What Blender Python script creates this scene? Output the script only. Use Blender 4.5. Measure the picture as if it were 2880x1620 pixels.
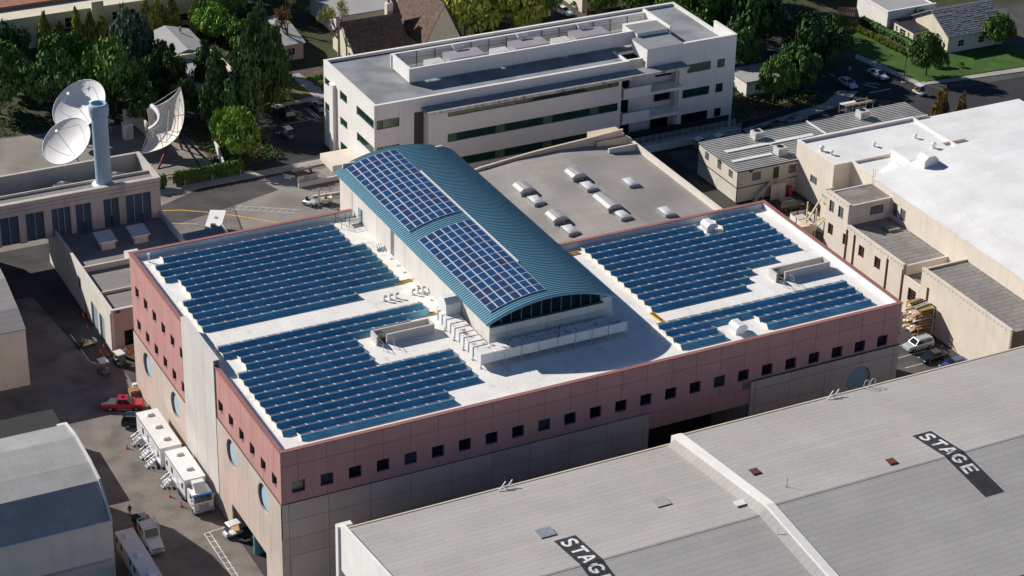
import bpy, math, random
from mathutils import Matrix, Vector
random.seed(7)
for o in list(bpy.data.objects): bpy.data.objects.remove(o, do_unlink=True)
scn = bpy.context.scene
C = scn.collection
# ---------------------------------------------------------------- camera
YAW, PITCH, ROLL = -0.4800637, 0.4922565, 0.0258819
def cam_basis():
    cy, sy, cp, sp = math.cos(YAW), math.sin(YAW), math.cos(PITCH), math.sin(PITCH)
    f = Vector((-sy*cp, cy*cp, -sp)); r = Vector((cy, sy, 0)); u = r.cross(f)
    cr, sr = math.cos(ROLL), math.sin(ROLL)
    return r*cr+u*sr, u*cr-r*sr, f
cr_, cu_, cf_ = cam_basis()
cd = bpy.data.cameras.new('camera'); cam = bpy.data.objects.new('camera', cd); C.objects.link(cam)
cam.matrix_world = Matrix(((cr_.x, cu_.x, -cf_.x, -78.08145), (cr_.y, cu_.y, -cf_.y, -208.41165), (cr_.z, cu_.z, -cf_.z, 163.47174), (0, 0, 0, 1)))
cd.sensor_fit = 'HORIZONTAL'; cd.sensor_width = 36; cd.lens = 6203.908/2880*36
cd.clip_start = 1; cd.clip_end = 6000
scn.camera = cam
# ---------------------------------------------------------------- light
SUN = Vector((-0.97, 1.38, 1.0)).normalized()
w = bpy.data.worlds.new('World'); scn.world = w; w.use_nodes = True
nt = w.node_tree; nt.nodes.clear()
sky = nt.nodes.new('ShaderNodeTexSky'); sky.sky_type = 'NISHITA'; sky.sun_disc = False
sky.sun_elevation = math.asin(SUN.z); sky.sun_rotation = math.atan2(SUN.x, SUN.y)
sky.air_density = 1.0; sky.dust_density = 0.0; sky.ozone_density = 6.0; sky.altitude = 1500
bg = nt.nodes.new('ShaderNodeBackground'); bg.inputs[1].default_value = 0.062
wo = nt.nodes.new('ShaderNodeOutputWorld')
nt.links.new(sky.outputs[0], bg.inputs[0]); nt.links.new(bg.outputs[0], wo.inputs[0])
sd = bpy.data.lights.new('sun', 'SUN'); sd.energy = 5.0; sd.angle = math.radians(0.5); sd.color = (1.0, 0.945, 0.87)
so = bpy.data.objects.new('sun', sd); C.objects.link(so); so.location = (-100, 140, 160)
so.rotation_euler = (-SUN).to_track_quat('-Z', 'Y').to_euler()
vs = scn.view_settings; vs.view_transform = 'Standard'; vs.look = 'None'; vs.gamma = 1; vs.exposure = 0.30; vs.use_curve_mapping = False
scn.render.engine = 'CYCLES'
scn.cycles.diffuse_bounces = 6; scn.cycles.max_bounces = 10; scn.cycles.use_denoising = True
# ---------------------------------------------------------------- materials
def lin(c): return tuple((x/12.92 if x <= .04045 else ((x+.055)/1.055)**2.4) for x in c)
def s255(r, g, b): return lin((r/255, g/255, b/255))
MATS = {}
def N(nt, t, **k):
    n = nt.nodes.new(t)
    for a, b in k.items(): setattr(n, a, b)
    return n
def M(name, col, rough=.8, metal=0., var=.10, scale=.35, fine=6., fvar=.06, rand=0., bump=0., lines=None, spec=.3, col2=None, mix_scale=.15, streak=0., coat=0., brickc=.6, blotch=None):
    """procedural material: world-space mottling, optional joints (lines=(w,h,offset,mortar,axis)), per-piece variation"""
    m = bpy.data.materials.new(name); m.use_nodes = True; t = m.node_tree; L = t.links
    b = t.nodes['Principled BSDF']
    b.inputs['Roughness'].default_value = rough; b.inputs['Metallic'].default_value = metal
    b.inputs['Specular IOR Level'].default_value = spec
    if coat: b.inputs['Coat Weight'].default_value = coat; b.inputs['Coat Roughness'].default_value = .05
    g = N(t, 'ShaderNodeNewGeometry')
    n1 = N(t, 'ShaderNodeTexNoise'); n1.inputs['Scale'].default_value = scale; n1.inputs['Detail'].default_value = 5
    n2 = N(t, 'ShaderNodeTexNoise'); n2.inputs['Scale'].default_value = fine; n2.inputs['Detail'].default_value = 3
    L.new(g.outputs['Position'], n1.inputs['Vector']); L.new(g.outputs['Position'], n2.inputs['Vector'])
    a1 = N(t, 'ShaderNodeMapRange'); a1.inputs[1].default_value = .3; a1.inputs[2].default_value = .7
    a1.inputs[3].default_value = 1-var; a1.inputs[4].default_value = 1+var
    L.new(n1.outputs[0], a1.inputs[0])
    a2 = N(t, 'ShaderNodeMapRange'); a2.inputs[1].default_value = .3; a2.inputs[2].default_value = .7
    a2.inputs[3].default_value = 1-fvar; a2.inputs[4].default_value = 1+fvar
    L.new(n2.outputs[0], a2.inputs[0])
    mu = N(t, 'ShaderNodeMath', operation='MULTIPLY'); L.new(a1.outputs[0], mu.inputs[0]); L.new(a2.outputs[0], mu.inputs[1])
    val = mu.outputs[0]
    if rand:
        oi = N(t, 'ShaderNodeObjectInfo'); a3 = N(t, 'ShaderNodeMapRange'); a3.inputs[3].default_value = 1-rand; a3.inputs[4].default_value = 1+rand
        L.new(oi.outputs['Random'], a3.inputs[0])
        mm = N(t, 'ShaderNodeMath', operation='MULTIPLY'); L.new(val, mm.inputs[0]); L.new(a3.outputs[0], mm.inputs[1]); val = mm.outputs[0]
    if streak:
        mp = N(t, 'ShaderNodeMapping'); mp.inputs['Scale'].default_value = (1.6, 1.6, .06)
        n3 = N(t, 'ShaderNodeTexNoise'); n3.inputs['Scale'].default_value = 1.; n3.inputs['Detail'].default_value = 6
        L.new(g.outputs['Position'], mp.inputs['Vector']); L.new(mp.outputs[0], n3.inputs['Vector'])
        a4 = N(t, 'ShaderNodeMapRange'); a4.inputs[1].default_value = .5; a4.inputs[2].default_value = .75; a4.inputs[3].default_value = 1.; a4.inputs[4].default_value = 1-streak
        L.new(n3.outputs[0], a4.inputs[0])
        mm = N(t, 'ShaderNodeMath', operation='MULTIPLY'); L.new(val, mm.inputs[0]); L.new(a4.outputs[0], mm.inputs[1]); val = mm.outputs[0]
    if lines:
        wd, ht, off, mort, ax = lines
        sx = N(t, 'ShaderNodeSeparateXYZ'); cx = N(t, 'ShaderNodeCombineXYZ'); L.new(g.outputs['Position'], sx.inputs[0])
        L.new(sx.outputs[ax[0]], cx.inputs[0]); L.new(sx.outputs[ax[1]], cx.inputs[1])
        br = N(t, 'ShaderNodeTexBrick'); br.offset = off; br.inputs['Scale'].default_value = 1
        br.inputs['Brick Width'].default_value = wd; br.inputs['Row Height'].default_value = ht; br.inputs['Mortar Size'].default_value = mort
        br.inputs['Mortar Smooth'].default_value = .2; br.inputs['Bias'].default_value = 0
        br.inputs['Color1'].default_value = (1, 1, 1, 1); br.inputs['Color2'].default_value = (.93, .93, .93, 1); br.inputs['Mortar'].default_value = (brickc,)*3+(1,)
        L.new(cx.outputs[0], br.inputs['Vector'])
        mm = N(t, 'ShaderNodeMath', operation='MULTIPLY'); L.new(val, mm.inputs[0]); L.new(br.outputs[0], mm.inputs[1]); val = mm.outputs[0]
    base = None
    if col2:
        n4 = N(t, 'ShaderNodeTexNoise'); n4.inputs['Scale'].default_value = mix_scale; n4.inputs['Detail'].default_value = 6
        L.new(g.outputs['Position'], n4.inputs['Vector'])
        a5 = N(t, 'ShaderNodeMapRange'); a5.inputs[1].default_value = .45; a5.inputs[2].default_value = .62
        if blotch: a5.inputs[1].default_value, a5.inputs[2].default_value = blotch
        L.new(n4.outputs[0], a5.inputs[0])
        mx = N(t, 'ShaderNodeMix', data_type='RGBA'); mx.inputs[6].default_value = (*col, 1); mx.inputs[7].default_value = (*col2, 1)
        L.new(a5.outputs[0], mx.inputs[0]); base = mx.outputs[2]
    vm = N(t, 'ShaderNodeVectorMath', operation='SCALE')
    if base: L.new(base, vm.inputs[0])
    else: vm.inputs[0].default_value = col
    L.new(val, vm.inputs['Scale']); L.new(vm.outputs[0], b.inputs['Base Color'])
    if bump:
        bp = N(t, 'ShaderNodeBump'); bp.inputs['Strength'].default_value = bump; bp.inputs['Distance'].default_value = .05
        L.new(n2.outputs[0], bp.inputs['Height']); L.new(bp.outputs[0], b.inputs['Normal'])
    MATS[name] = m
    return m
# ---------------------------------------------------------------- mesh builder
class MB:
    def __init__(s): s.v = []; s.f = []; s.sm = []
    def add(s, vs, fs, smooth=False):
        o = len(s.v); s.v += [tuple(x) for x in vs]; s.f += [tuple(i+o for i in f) for f in fs]; s.sm += [smooth]*len(fs); return s
    def box(s, x0, y0, z0, x1, y1, z1):
        return s.add([(x0,y0,z0),(x1,y0,z0),(x1,y1,z0),(x0,y1,z0),(x0,y0,z1),(x1,y0,z1),(x1,y1,z1),(x0,y1,z1)],
                     [(3,2,1,0),(4,5,6,7),(0,1,5,4),(1,2,6,5),(2,3,7,6),(3,0,4,7)])
    def cbox(s, c, d): return s.box(c[0]-d[0]/2, c[1]-d[1]/2, c[2]-d[2]/2, c[0]+d[0]/2, c[1]+d[1]/2, c[2]+d[2]/2)
    def prism(s, poly, ax, lo, hi, smooth=False):
        n = len(poly)
        def P(a, b, h): return {'z': (a, b, h), 'x': (h, a, b), 'y': (a, h, b)}[ax]
        vs = [P(a, b, lo) for a, b in poly]+[P(a, b, hi) for a, b in poly]
        s.add(vs, [tuple(range(n))[::-1], tuple(range(n, 2*n))])
        o = len(s.v)-2*n
        for i in range(n):
            j = (i+1) % n; s.f.append((o+i, o+j, o+n+j, o+n+i)); s.sm.append(smooth)
        return s
    def bar(s, a, b, r, n=6, r2=None, smooth=True):
        a = Vector(a); b = Vector(b); r2 = r if r2 is None else r2
        d = (b-a).normalized(); q = d.orthogonal().normalized(); e = d.cross(q)
        vs = []
        for P, R in ((a, r), (b, r2)):
            for i in range(n):
                t = 2*math.pi*i/n; vs.append(P+q*(R*math.cos(t))+e*(R*math.sin(t)))
        fs = [(i, (i+1) % n, n+(i+1) % n, n+i) for i in range(n)]
        s.add(vs, fs, smooth); s.add(vs[:n], [tuple(range(n))[::-1]]); s.add(vs[n:], [tuple(range(n))])
        return s
    def cyl(s, x, y, z0, z1, r, n=16, r2=None): return s.bar((x, y, z0), (x, y, z1), r, n, r2)
    def sbar(s, a, b, w_):     # square bar
        a = Vector(a); b = Vector(b); d = (b-a).normalized(); up = Vector((0, 0, 1)) if abs(d.z) < .95 else Vector((1, 0, 0))
        q = d.cross(up).normalized()*(w_/2); e = d.cross(q).normalized()*(w_/2)
        vs = [P+q*i+e*j for P in (a, b) for i, j in ((-1,-1),(1,-1),(1,1),(-1,1))]
        return s.add(vs, [(3,2,1,0),(4,5,6,7),(0,1,5,4),(1,2,6,5),(2,3,7,6),(3,0,4,7)])
    def quad(s, *p): return s.add(p, [tuple(range(len(p)))])
    def grid(s, fn, nu, nv, smooth=True):
        vs = [fn(i/nu, j/nv) for j in range(nv+1) for i in range(nu+1)]
        fs = [(j*(nu+1)+i, j*(nu+1)+i+1, (j+1)*(nu+1)+i+1, (j+1)*(nu+1)+i) for j in range(nv) for i in range(nu)]
        return s.add(vs, fs, smooth)
    def blob(s, c, r, n=8, m=6):   # ellipsoid, r tuple
        def fn(u, v):
            a = u*2*math.pi; b = (v-.5)*math.pi
            return (c[0]+r[0]*math.cos(b)*math.cos(a), c[1]+r[1]*math.cos(b)*math.sin(a), c[2]+r[2]*math.sin(b))
        return s.grid(fn, n, m)
    def mesh(s, name):
        me = bpy.data.meshes.new(name); me.from_pydata(s.v, [], s.f)
        me.polygons.foreach_set('use_smooth', s.sm); me.update(); return me
    def build(s, name, mat, parent=None, **k):
        o = bpy.data.objects.new(name, s.mesh(name)); C.objects.link(o)
        o.data.materials.append(MATS[mat]); att(o, parent); tag(o, **k); return o
def att(o, parent):
    if parent is None: return
    o.parent = parent
    o.matrix_parent_inverse = PINV[parent.name].copy()
PINV = {}
def tag(o, label=None, cat=None, group=None, kind=None):
    if label: o['label'] = label
    if cat: o['category'] = cat
    if group: o['group'] = group
    if kind: o['kind'] = kind
    if o.name not in PINV: PINV[o.name] = Matrix.Identity(4)
def thing(name, label, cat, loc=(0, 0, 0), rz=None, group=None):
    """Empty at a thing's base; rz=None: parts are written in world coordinates, else in the thing's own"""
    o = bpy.data.objects.new(name, None); C.objects.link(o); o.location = loc; o.empty_display_size = .5
    PINV[o.name] = Matrix.Identity(4)
    if rz is None: PINV[o.name] = Matrix.Translation(loc).inverted()
    else: o.rotation_euler = (0, 0, rz)
    tag(o, label, cat, group); return o
def struct(name, mb, mat): return mb.build(name, mat, kind='structure')
def inst(src, parent=None, loc=None, name=None):
    c = src.copy(); C.objects.link(c)
    if parent is not None: c.parent = parent; c.matrix_parent_inverse = src.matrix_parent_inverse.copy() if parent is src.parent else PINV[parent.name].copy()
    if loc is not None: c.location = loc
    PINV[c.name] = Matrix.Identity(4); return c
def piece(mesh, name, parent, loc=(0, 0, 0), mat=None, rot=None):
    """one more piece that shares mesh data"""
    o = bpy.data.objects.new(name, mesh); C.objects.link(o); o.location = loc
    if rot: o.rotation_euler = rot
    if mat and not mesh.materials: mesh.materials.append(MATS[mat])
    if parent is not None: o.parent = parent; o.matrix_parent_inverse = PINV[parent.name].copy()
    return o
def dup(root, loc, rz=0, label=None, group=None):
    r = root.copy(); C.objects.link(r); r.location = loc; r.rotation_euler = (0, 0, rz); PINV[r.name] = Matrix.Identity(4)
    if label: r['label'] = label
    if group: r['group'] = group
    for ch in list(root.children):
        c = ch.copy(); C.objects.link(c); c.parent = r
        for g in list(ch.children):
            d = g.copy(); C.objects.link(d); d.parent = c
    return r
def recolour(root, partname, mat):
    for o in [root]+list(root.children):
        if o.type == 'MESH' and o.name.split('.')[0] == partname:
            o.data = o.data.copy(); o.data.materials[0] = MATS[mat]
# wall with rectangular openings; F maps (u, depth, z) to world
def wall(mb, F, u0, u1, z0, z1, holes, th=.4, d0=0.):
    us = sorted({u0, u1}|{h[0] for h in holes}|{h[1] for h in holes}); zs = sorted({z0, z1}|{h[2] for h in holes}|{h[3] for h in holes})
    us = [u for u in us if u0 <= u <= u1]; zs = [z for z in zs if z0 <= z <= z1]
    for j in range(len(zs)-1):
        i = 0
        while i < len(us)-1:
            def hit(i): 
                a, b = (us[i]+us[i+1])/2, (zs[j]+zs[j+1])/2
                return any(h[0] < a < h[1] and h[2] < b < h[3] for h in holes)
            if hit(i): i += 1; continue
            k = i
            while k < len(us)-1 and not hit(k): k += 1
            fbox(mb, F, us[i], us[k], d0, d0+th, zs[j], zs[j+1]); i = k
    return mb
def fbox(mb, F, u0, u1, d0, d1, z0, z1):
    vs = [F(u, d, z) for z in (z0, z1) for u, d in ((u0, d0), (u1, d0), (u1, d1), (u0, d1))]
    return mb.add(vs, [(3,2,1,0),(4,5,6,7),(0,1,5,4),(1,2,6,5),(2,3,7,6),(3,0,4,7)])
def front(y): return lambda u, d, z: (u, y+d, z)      # faces -Y
def left(x): return lambda u, d, z: (x+d, u, z)       # faces -X
def fpoly(mb, F, poly, d0, d1):
    n = len(poly); vs = [F(u, d0, z) for u, z in poly]+[F(u, d1, z) for u, z in poly]
    mb.add(vs, [tuple(range(n)), tuple(range(n, 2*n))[::-1]]+[(i, (i+1) % n, n+(i+1) % n, n+i) for i in range(n)]); return mb
def window(parent, F, u0, u1, z0, z1, nu=1, nz=1, fm='frame_dark', gm='glass_dark', dep=.25, fw=.07, mull=.05, sill=None, name='window'):
    """frame > panes"""
    mb = MB()
    fbox(mb, F, u0, u0+fw, dep-.06, dep+.06, z0, z1); fbox(mb, F, u1-fw, u1, dep-.06, dep+.06, z0, z1)
    fbox(mb, F, u0+fw, u1-fw, dep-.06, dep+.06, z0, z0+fw); fbox(mb, F, u0+fw, u1-fw, dep-.06, dep+.06, z1-fw, z1)
    for i in range(1, nu): u = u0+(u1-u0)*i/nu; fbox(mb, F, u-mull/2, u+mull/2, dep-.04, dep+.04, z0+fw, z1-fw)
    for i in range(1, nz): z = z0+(z1-z0)*i/nz; fbox(mb, F, u0+fw, u1-fw, dep-.035, dep+.035, z-mull/2, z+mull/2)
    if sill: fbox(mb, F, u0-.05, u1+.05, -.12, dep-.07, z0-.1, z0-.003)
    w_ = mb.build(name, fm, parent)
    for i in range(nu):
        p = MB(); a = u0+fw+(u1-u0-2*fw)*i/nu; b = u0+fw+(u1-u0-2*fw)*(i+1)/nu
        fbox(p, F, a, b-.004, dep-.012, dep+.012, z0+fw-.01, z1-fw+.01)
        o = p.build('pane', gm if not callable(gm) else gm(i)); o.parent = w_; o.matrix_parent_inverse = Matrix.Identity(4)
    return w_
# ---------------------------------------------------------------- palette
M('red_concrete', (.49, .255, .23), .9, var=.07, scale=.25, fine=9, rand=.035, streak=.10)
M('beige_concrete', (.53, .445, .385), .9, var=.08, scale=.2, fine=8, rand=.05, streak=.12, col2=(.54, .42, .36), mix_scale=.09)
M('grey_concrete_panel', (.58, .545, .51), .9, var=.06, scale=.2, fine=8, rand=.03, streak=.10)
M('joint', (.20, .14, .125), .9)
M('coping_red', (.30, .13, .115), .7, var=.1)
M('roof_white', (.78, .755, .715), .85, var=.06, scale=.3, fine=3, lines=(7., 1.5, .5, .018, (1, 0)), brickc=.86, col2=(.62, .585, .535), mix_scale=.5, blotch=(.58, .74))
M('parapet_white', (.74, .74, .735), .85, var=.06, streak=.08)
M('stucco_white', (.74, .72, .685), .9, var=.05, scale=.4, fine=10, streak=.07)
M('stucco_cream', (.70, .625, .53), .9, var=.06, scale=.4, fine=10, streak=.09)
M('stucco_wall', (.66, .62, .565), .9, var=.05, scale=.3, fine=8, streak=.09)
M('office_white', (.74, .715, .675), .9, var=.04, scale=.3, fine=10, streak=.07, rand=.015)
M('glass_dark', (.004, .006, .008), .06, spec=.45, var=.2)
M('glass_green', (.010, .045, .032), .05, spec=.6, var=.25, scale=.8)
M('glass_green_pale', (.10, .15, .085), .1, spec=.6, var=.2)
M('glass_blind', (.13, .13, .08), .2, spec=.5)
M('glass_grey', (.16, .19, .21), .08, spec=.6, var=.25, scale=1.)
M('glass_clear', (.03, .045, .06), .06, spec=.6)
M('frame_dark', (.035, .035, .04), .5)
M('frame_navy', (.05, .06, .10), .5)
M('frame_brown', (.22, .09, .06), .6)
M('frame_white', (.62, .62, .60), .6)
M('louvre_blue', (.27, .36, .42), .55, metal=.1, var=.06)
M('teal_roof', (.14, .33, .43), .36, metal=.3, var=.05, scale=.15, fine=2., fvar=.03)
M('teal_seam', (.15, .27, .32), .42, metal=.25, var=.05)
M('teal_frame', (.08, .15, .18), .5)
M('alu', (.62, .64, .66), .35, metal=.7, var=.05)
M('white_metal', (.74, .74, .73), .5, var=.05, streak=.05)
M('galv', (.42, .44, .45), .45, metal=.5, var=.12, scale=2)
M('galv_light', (.60, .60, .57), .55, metal=.2, var=.1, scale=1.5)
M('dark_metal', (.05, .05, .055), .5, var=.1)
M('black', (.012, .012, .013), .6)
M('yellow', (.70, .42, .03), .6)
M('yellow_paint', (.62, .36, .05), .8, var=.25, scale=1.5)
M('white_paint', (.62, .62, .60), .8, var=.22, scale=1.2)
M('blue_paint', (.20, .42, .52), .8, var=.3, scale=1.2)
M('rust_stain', (.20, .12, .07), .9, var=.3)
M('brown_dirt', (.10, .075, .055), .95, var=.3, scale=1.2)
M('duct_top', (.70, .68, .65), .7, var=.1, col2=(.20, .12, .075), mix_scale=.9, blotch=(.53, .68))
def pv_mat(name, c1, c2, cell, rough=.12):
    m = M(name, c1, rough, var=.05, spec=.45, coat=0)
    t = m.node_tree; L = t.links; b = t.nodes['Principled BSDF']
    oi = N(t, 'ShaderNodeObjectInfo'); rp = N(t, 'ShaderNodeValToRGB'); L.new(oi.outputs['Random'], rp.inputs[0])
    rp.color_ramp.elements[0].color = (*c1, 1); rp.color_ramp.elements[1].color = (*c2, 1); rp.color_ramp.elements[0].position = .55; rp.color_ramp.elements[1].position = .98
    e = rp.color_ramp.elements.new(.0); e.color = (c1[0]*.8, c1[1]*1.25, c1[2]*1.3, 1)
    tc = N(t, 'ShaderNodeTexCoord'); br = N(t, 'ShaderNodeTexBrick'); br.offset = 0
    br.inputs['Scale'].default_value = 1; br.inputs['Brick Width'].default_value = cell; br.inputs['Row Height'].default_value = cell; br.inputs['Mortar Size'].default_value = .008
    br.inputs['Color1'].default_value = (1, 1, 1, 1); br.inputs['Color2'].default_value = (.9, .9, .9, 1); br.inputs['Mortar'].default_value = (1.7, 1.7, 1.7, 1)
    L.new(tc.outputs['Object'], br.inputs['Vector'])
    mx = N(t, 'ShaderNodeMix', data_type='RGBA', blend_type='MULTIPLY'); mx.inputs[0].default_value = 1
    L.new(rp.outputs[0], mx.inputs[6]); L.new(br.outputs[0], mx.inputs[7])
    for l in list(b.inputs['Base Color'].links): L.remove(l)
    L.new(mx.outputs[2], b.inputs['Base Color']); return m
pv_mat('pv_blue', (.014, .042, .112), (.024, .036, .092), .17, .13)
pv_mat('pv_row', (.060, .070, .112), (.066, .070, .10), .17, .28)  # base colour lifted to imitate sky glancing off the module glass
M('deflector', (.13, .46, .62), .30, metal=.55, var=.10, scale=.12, rand=.14, fine=2.)  # blue base colour stands in for sky mirrored in galvanised metal
M('end_cap', (.70, .67, .58), .6, var=.06)

H = 22.0; R = 21.1; W = 56.86; W2 = 34.63; LX = 90.0
mainb = thing('production_building', 'large flat-roofed production building with red and beige concrete panel walls', 'building')
# ---- core walls with window openings, then panels
S = 3.70; WO = 1.39; WW = 1.68; WZ0, WZ1 = 15.85, 17.52
fwin = [(WO+S*k, WO+S*k+WW, WZ0, WZ1) for k in range(24)]
fopen = (51.05, 66.35, 0, 12.0)
mb = MB(); F0 = front(0.05)
wall(mb, F0, .05, LX-.05, 0, H-.25, fwin+[fopen], .5)
core = mb.build('wall', 'joint', mainb)
nearw = [(3.02-1.65+3.72*k, 3.02+3.72*k, 16.0, 17.65) for k in range(6)]
farw = [(36.42-1.6+3.72*k, 36.42+3.72*k, 16.05, 17.7) for k in range(6)]
farw2 = [(a, b, 10.8, 12.45) for a, b, _, _ in farw]
circ = [(51.0, 6.95), (39.3, 6.95), (17.0, 12.12), (5.9, 12.12)]
csq = [(y-1.95, y+1.95, z-1.95, z+1.95) for y, z in circ]
lopen = [(5.6, 17.7, 0, 4.0)]
mb = MB(); FL = left(0.05)
wall(mb, FL, .56, W-.05, 0, H-.25, nearw+farw+farw2+lopen+csq, .5)
mb.build('wall', 'joint', mainb)
for q in ((.6, W-.45, 33.0, W-.05), (51, W2-.45, LX-.56, W2-.05), (LX-.45, .56, LX-.05, W2-.05)): MB().box(q[0], q[1], 0, q[2], q[3], H-.3).build('wall', 'red_concrete', mainb)
def panel(F, poly, mat, d0=0., d1=.05, parent=mainb):
    return fpoly(MB(), F, poly, d0, d1).build('panel', mat, parent)
G = .03
def rect(a, b, z0, z1): return [(a+G, z0+G), (b-G, z0+G), (b-G, z1-G), (a+G, z1-G)]
def notch(a, b, z0, z1, la, lb, w0, w1):
    p = [(a+G, z0+G), (b-G, z0+G)]
    if lb: p += [(b-G, w0), (b-lb, w0), (b-lb, w1), (b-G, w1)]
    p += [(b-G, z1-G), (a+G, z1-G)]
    if la: p += [(a+G, w1), (a+la, w1), (a+la, w0), (a+G, w0)]
    return p
Ff = front(0.0)
js = [0]+[WO+WW/2+S*k for k in range(24)]+[LX]
hw = WW/2
for i in range(25):
    a, b = js[i], js[i+1]
    panel(Ff, rect(a, b, 19.85, 21.85), 'red_concrete')
    zb = 14.55 if b < 52 else (14.4 if b < 67.5 else 15.58)
    if zb > 15 or True: panel(Ff, notch(a, b, zb, 19.85, hw if i > 0 else 0, hw if i < 24 else 0, WZ0, WZ1), 'red_concrete')
cs = [51.05, 52.9, 56.6, 60.3, 64.0, 66.35]
for a, b in zip(cs, cs[1:]): panel(Ff, rect(a, b, 12.0, 14.4), 'red_concrete')
bx = [0, .9]+[.55+5.53*k for k in range(1, 10)]+[51.05]
zr = [0, 1.56, 4.16, 6.76, 9.36, 11.96, 14.55]
for a, b in zip(bx, bx[1:]):
    if b-a < .3: continue
    for z0, z1 in zip(zr[3:], zr[4:]): panel(Ff, rect(a, b, z0, z1), 'beige_concrete')
for a, b in zip(bx, bx[1:]): panel(Ff, rect(a, b, 0, 6.76), 'beige_concrete')
Fr = front(-.22)
def hole_panel(F, u0, u1, z0, z1, cu, cz, r, mat, d0, d1, n=40):
    mb = MB(); circ_ = [(cu+r*math.cos(2*math.pi*i/n), cz+r*math.sin(2*math.pi*i/n)) for i in range(n)]
    out = []
    for i in range(n):
        t = 2*math.pi*i/n; dx, dz = math.cos(t), math.sin(t); s_ = min(((u1-cu) if dx > 0 else (cu-u0))/max(abs(dx), 1e-6), ((z1-cz) if dz > 0 else (cz-z0))/max(abs(dz), 1e-6))
        out.append((cu+dx*s_, cz+dz*s_))
    for i in range(n):
        j = (i+1) % n
        mb.add([F(*x) for x in [(circ_[i][0], d0, circ_[i][1]), (circ_[j][0], d0, circ_[j][1]), (out[j][0], d0, out[j][1]), (out[i][0], d0, out[i][1])]], [(0, 1, 2, 3)])
        mb.add([F(*x) for x in [(circ_[i][0], d0, circ_[i][1]), (circ_[j][0], d0, circ_[j][1]), (circ_[j][0], d1, circ_[j][1]), (circ_[i][0], d1, circ_[i][1])]], [(0, 1, 2, 3)])
        a, b = out[i], out[j]
    # corners
    for cu_, cz_ in ((u0, z0), (u1, z0), (u1, z1), (u0, z1)):
        k = [(math.hypot(o[0]-cu_, o[1]-cz_), o) for o in out]; k.sort(key=lambda q: q[0]); a, b = k[0][1], k[1][1]
        mb.add([F(a[0], d0, a[1]), F(cu_, d0, cz_), F(b[0], d0, b[1])], [(0, 1, 2)])
    return mb.build('panel', mat, mainb)
def louvre(F, cu, cz, r, dep, mat):
    """round louvre: ring > slats"""
    n = 40; mb = MB()
    for i in range(n):
        t, t2 = 2*math.pi*i/n, 2*math.pi*(i+1)/n
        q = lambda rr, tt, d: F(cu+rr*math.cos(tt), d, cz+rr*math.sin(tt))
        mb.add([q(r, t, dep-.05), q(r, t2, dep-.05), q(r-.1, t2, dep-.05), q(r-.1, t, dep-.05)], [(0, 1, 2, 3)])
    ring = mb.build('round_louvre', 'frame_dark', mainb)
    sl = MB(); k = 20
    for i in range(k):
        z = cz-r+.05+(2*r-.1)*(i+.5)/k; h = math.sqrt(max(.02, (r-.05)**2-(z-cz)**2)); s_ = (2*r-.1)/k
        sl.add([F(cu-h, dep-.02, z-s_*.55), F(cu+h, dep-.02, z-s_*.55), F(cu+h, dep+.09, z+s_*.5), F(cu-h, dep+.09, z+s_*.5)], [(0, 1, 2, 3)])
    o = sl.build('slats', mat); o.parent = ring; o['kind'] = 'stuff'
rx = [66.35, 67.1, 72.6, 78.24, 83.86, 89.3, 90.2]
for a, b in zip(rx, rx[1:]):
    for z0, z1 in ((0, 8.6), (8.6, 11.4), (11.4, 14.2), (14.2, 15.52)):
        if a > 78 and b < 90 and 8.5 < z0 < 14: continue
        panel(Fr, rect(a, b, z0, z1), 'beige_concrete', 0, .25)
hole_panel(Fr, 78.27, 89.27, 8.63, 14.17, 83.85, 11.7, 1.9, 'beige_concrete', 0, .25)
louvre(Fr, 83.85, 11.7, 1.9, .12, 'louvre_blue')
MB().box(66.38, -.215, 15.45, 90.2, .04, 15.56).build('ledge', 'frame_navy', mainb)
MB().box(0, -.08, 14.50, 51.0, -.002, 14.585).build('ledge', 'frame_navy', mainb)
for k, h in enumerate(fwin):
    window(mainb, Ff, h[0], h[1], h[2], h[3], gm={0: 'glass_blind', 1: 'glass_clear', 4: 'glass_clear', 9: 'glass_clear', 16: 'glass_clear'}.get(k, 'glass_dark'), fm='frame_navy', dep=.42, fw=.06)
    MB().box(h[0]+.003, .055, h[2]+.003, h[1]-.003, .35, h[2]+.14).build('sill', 'frame_navy', mainb)
# ---- left face
Fl = left(0.0)
jn = [0]+[2.2+3.72*k for k in range(6)]+[22.4]
for i in range(7):
    a, b = jn[i], jn[i+1]
    panel(Fl, rect(a, b, 19.85, 21.85), 'red_concrete')
    panel(Fl, notch(a, b, 14.6, 19.85, .83 if i > 0 else 0, .83 if i < 6 else 0, 16.0, 17.65), 'red_concrete')
jf = [34.75]+[35.62+3.72*k for k in range(6)]+[W]
for i in range(7):
    a, b = jf[i], jf[i+1]; la, lb = (.8 if i > 0 else 0), (.8 if i < 6 else 0)
    panel(Fl, rect(a, b, 19.85, 21.85), 'red_concrete')
    panel(Fl, notch(a, b, 14.5, 19.85, la, lb, 16.05, 17.7), 'red_concrete')
    panel(Fl, notch(a, b, 9.65, 14.5, la, lb, 10.8, 12.45), 'red_concrete')
for h in nearw+farw+farw2:
    window(mainb, Fl, h[0], h[1], h[2], h[3], fm='frame_navy', dep=.45, fw=.06)
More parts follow.
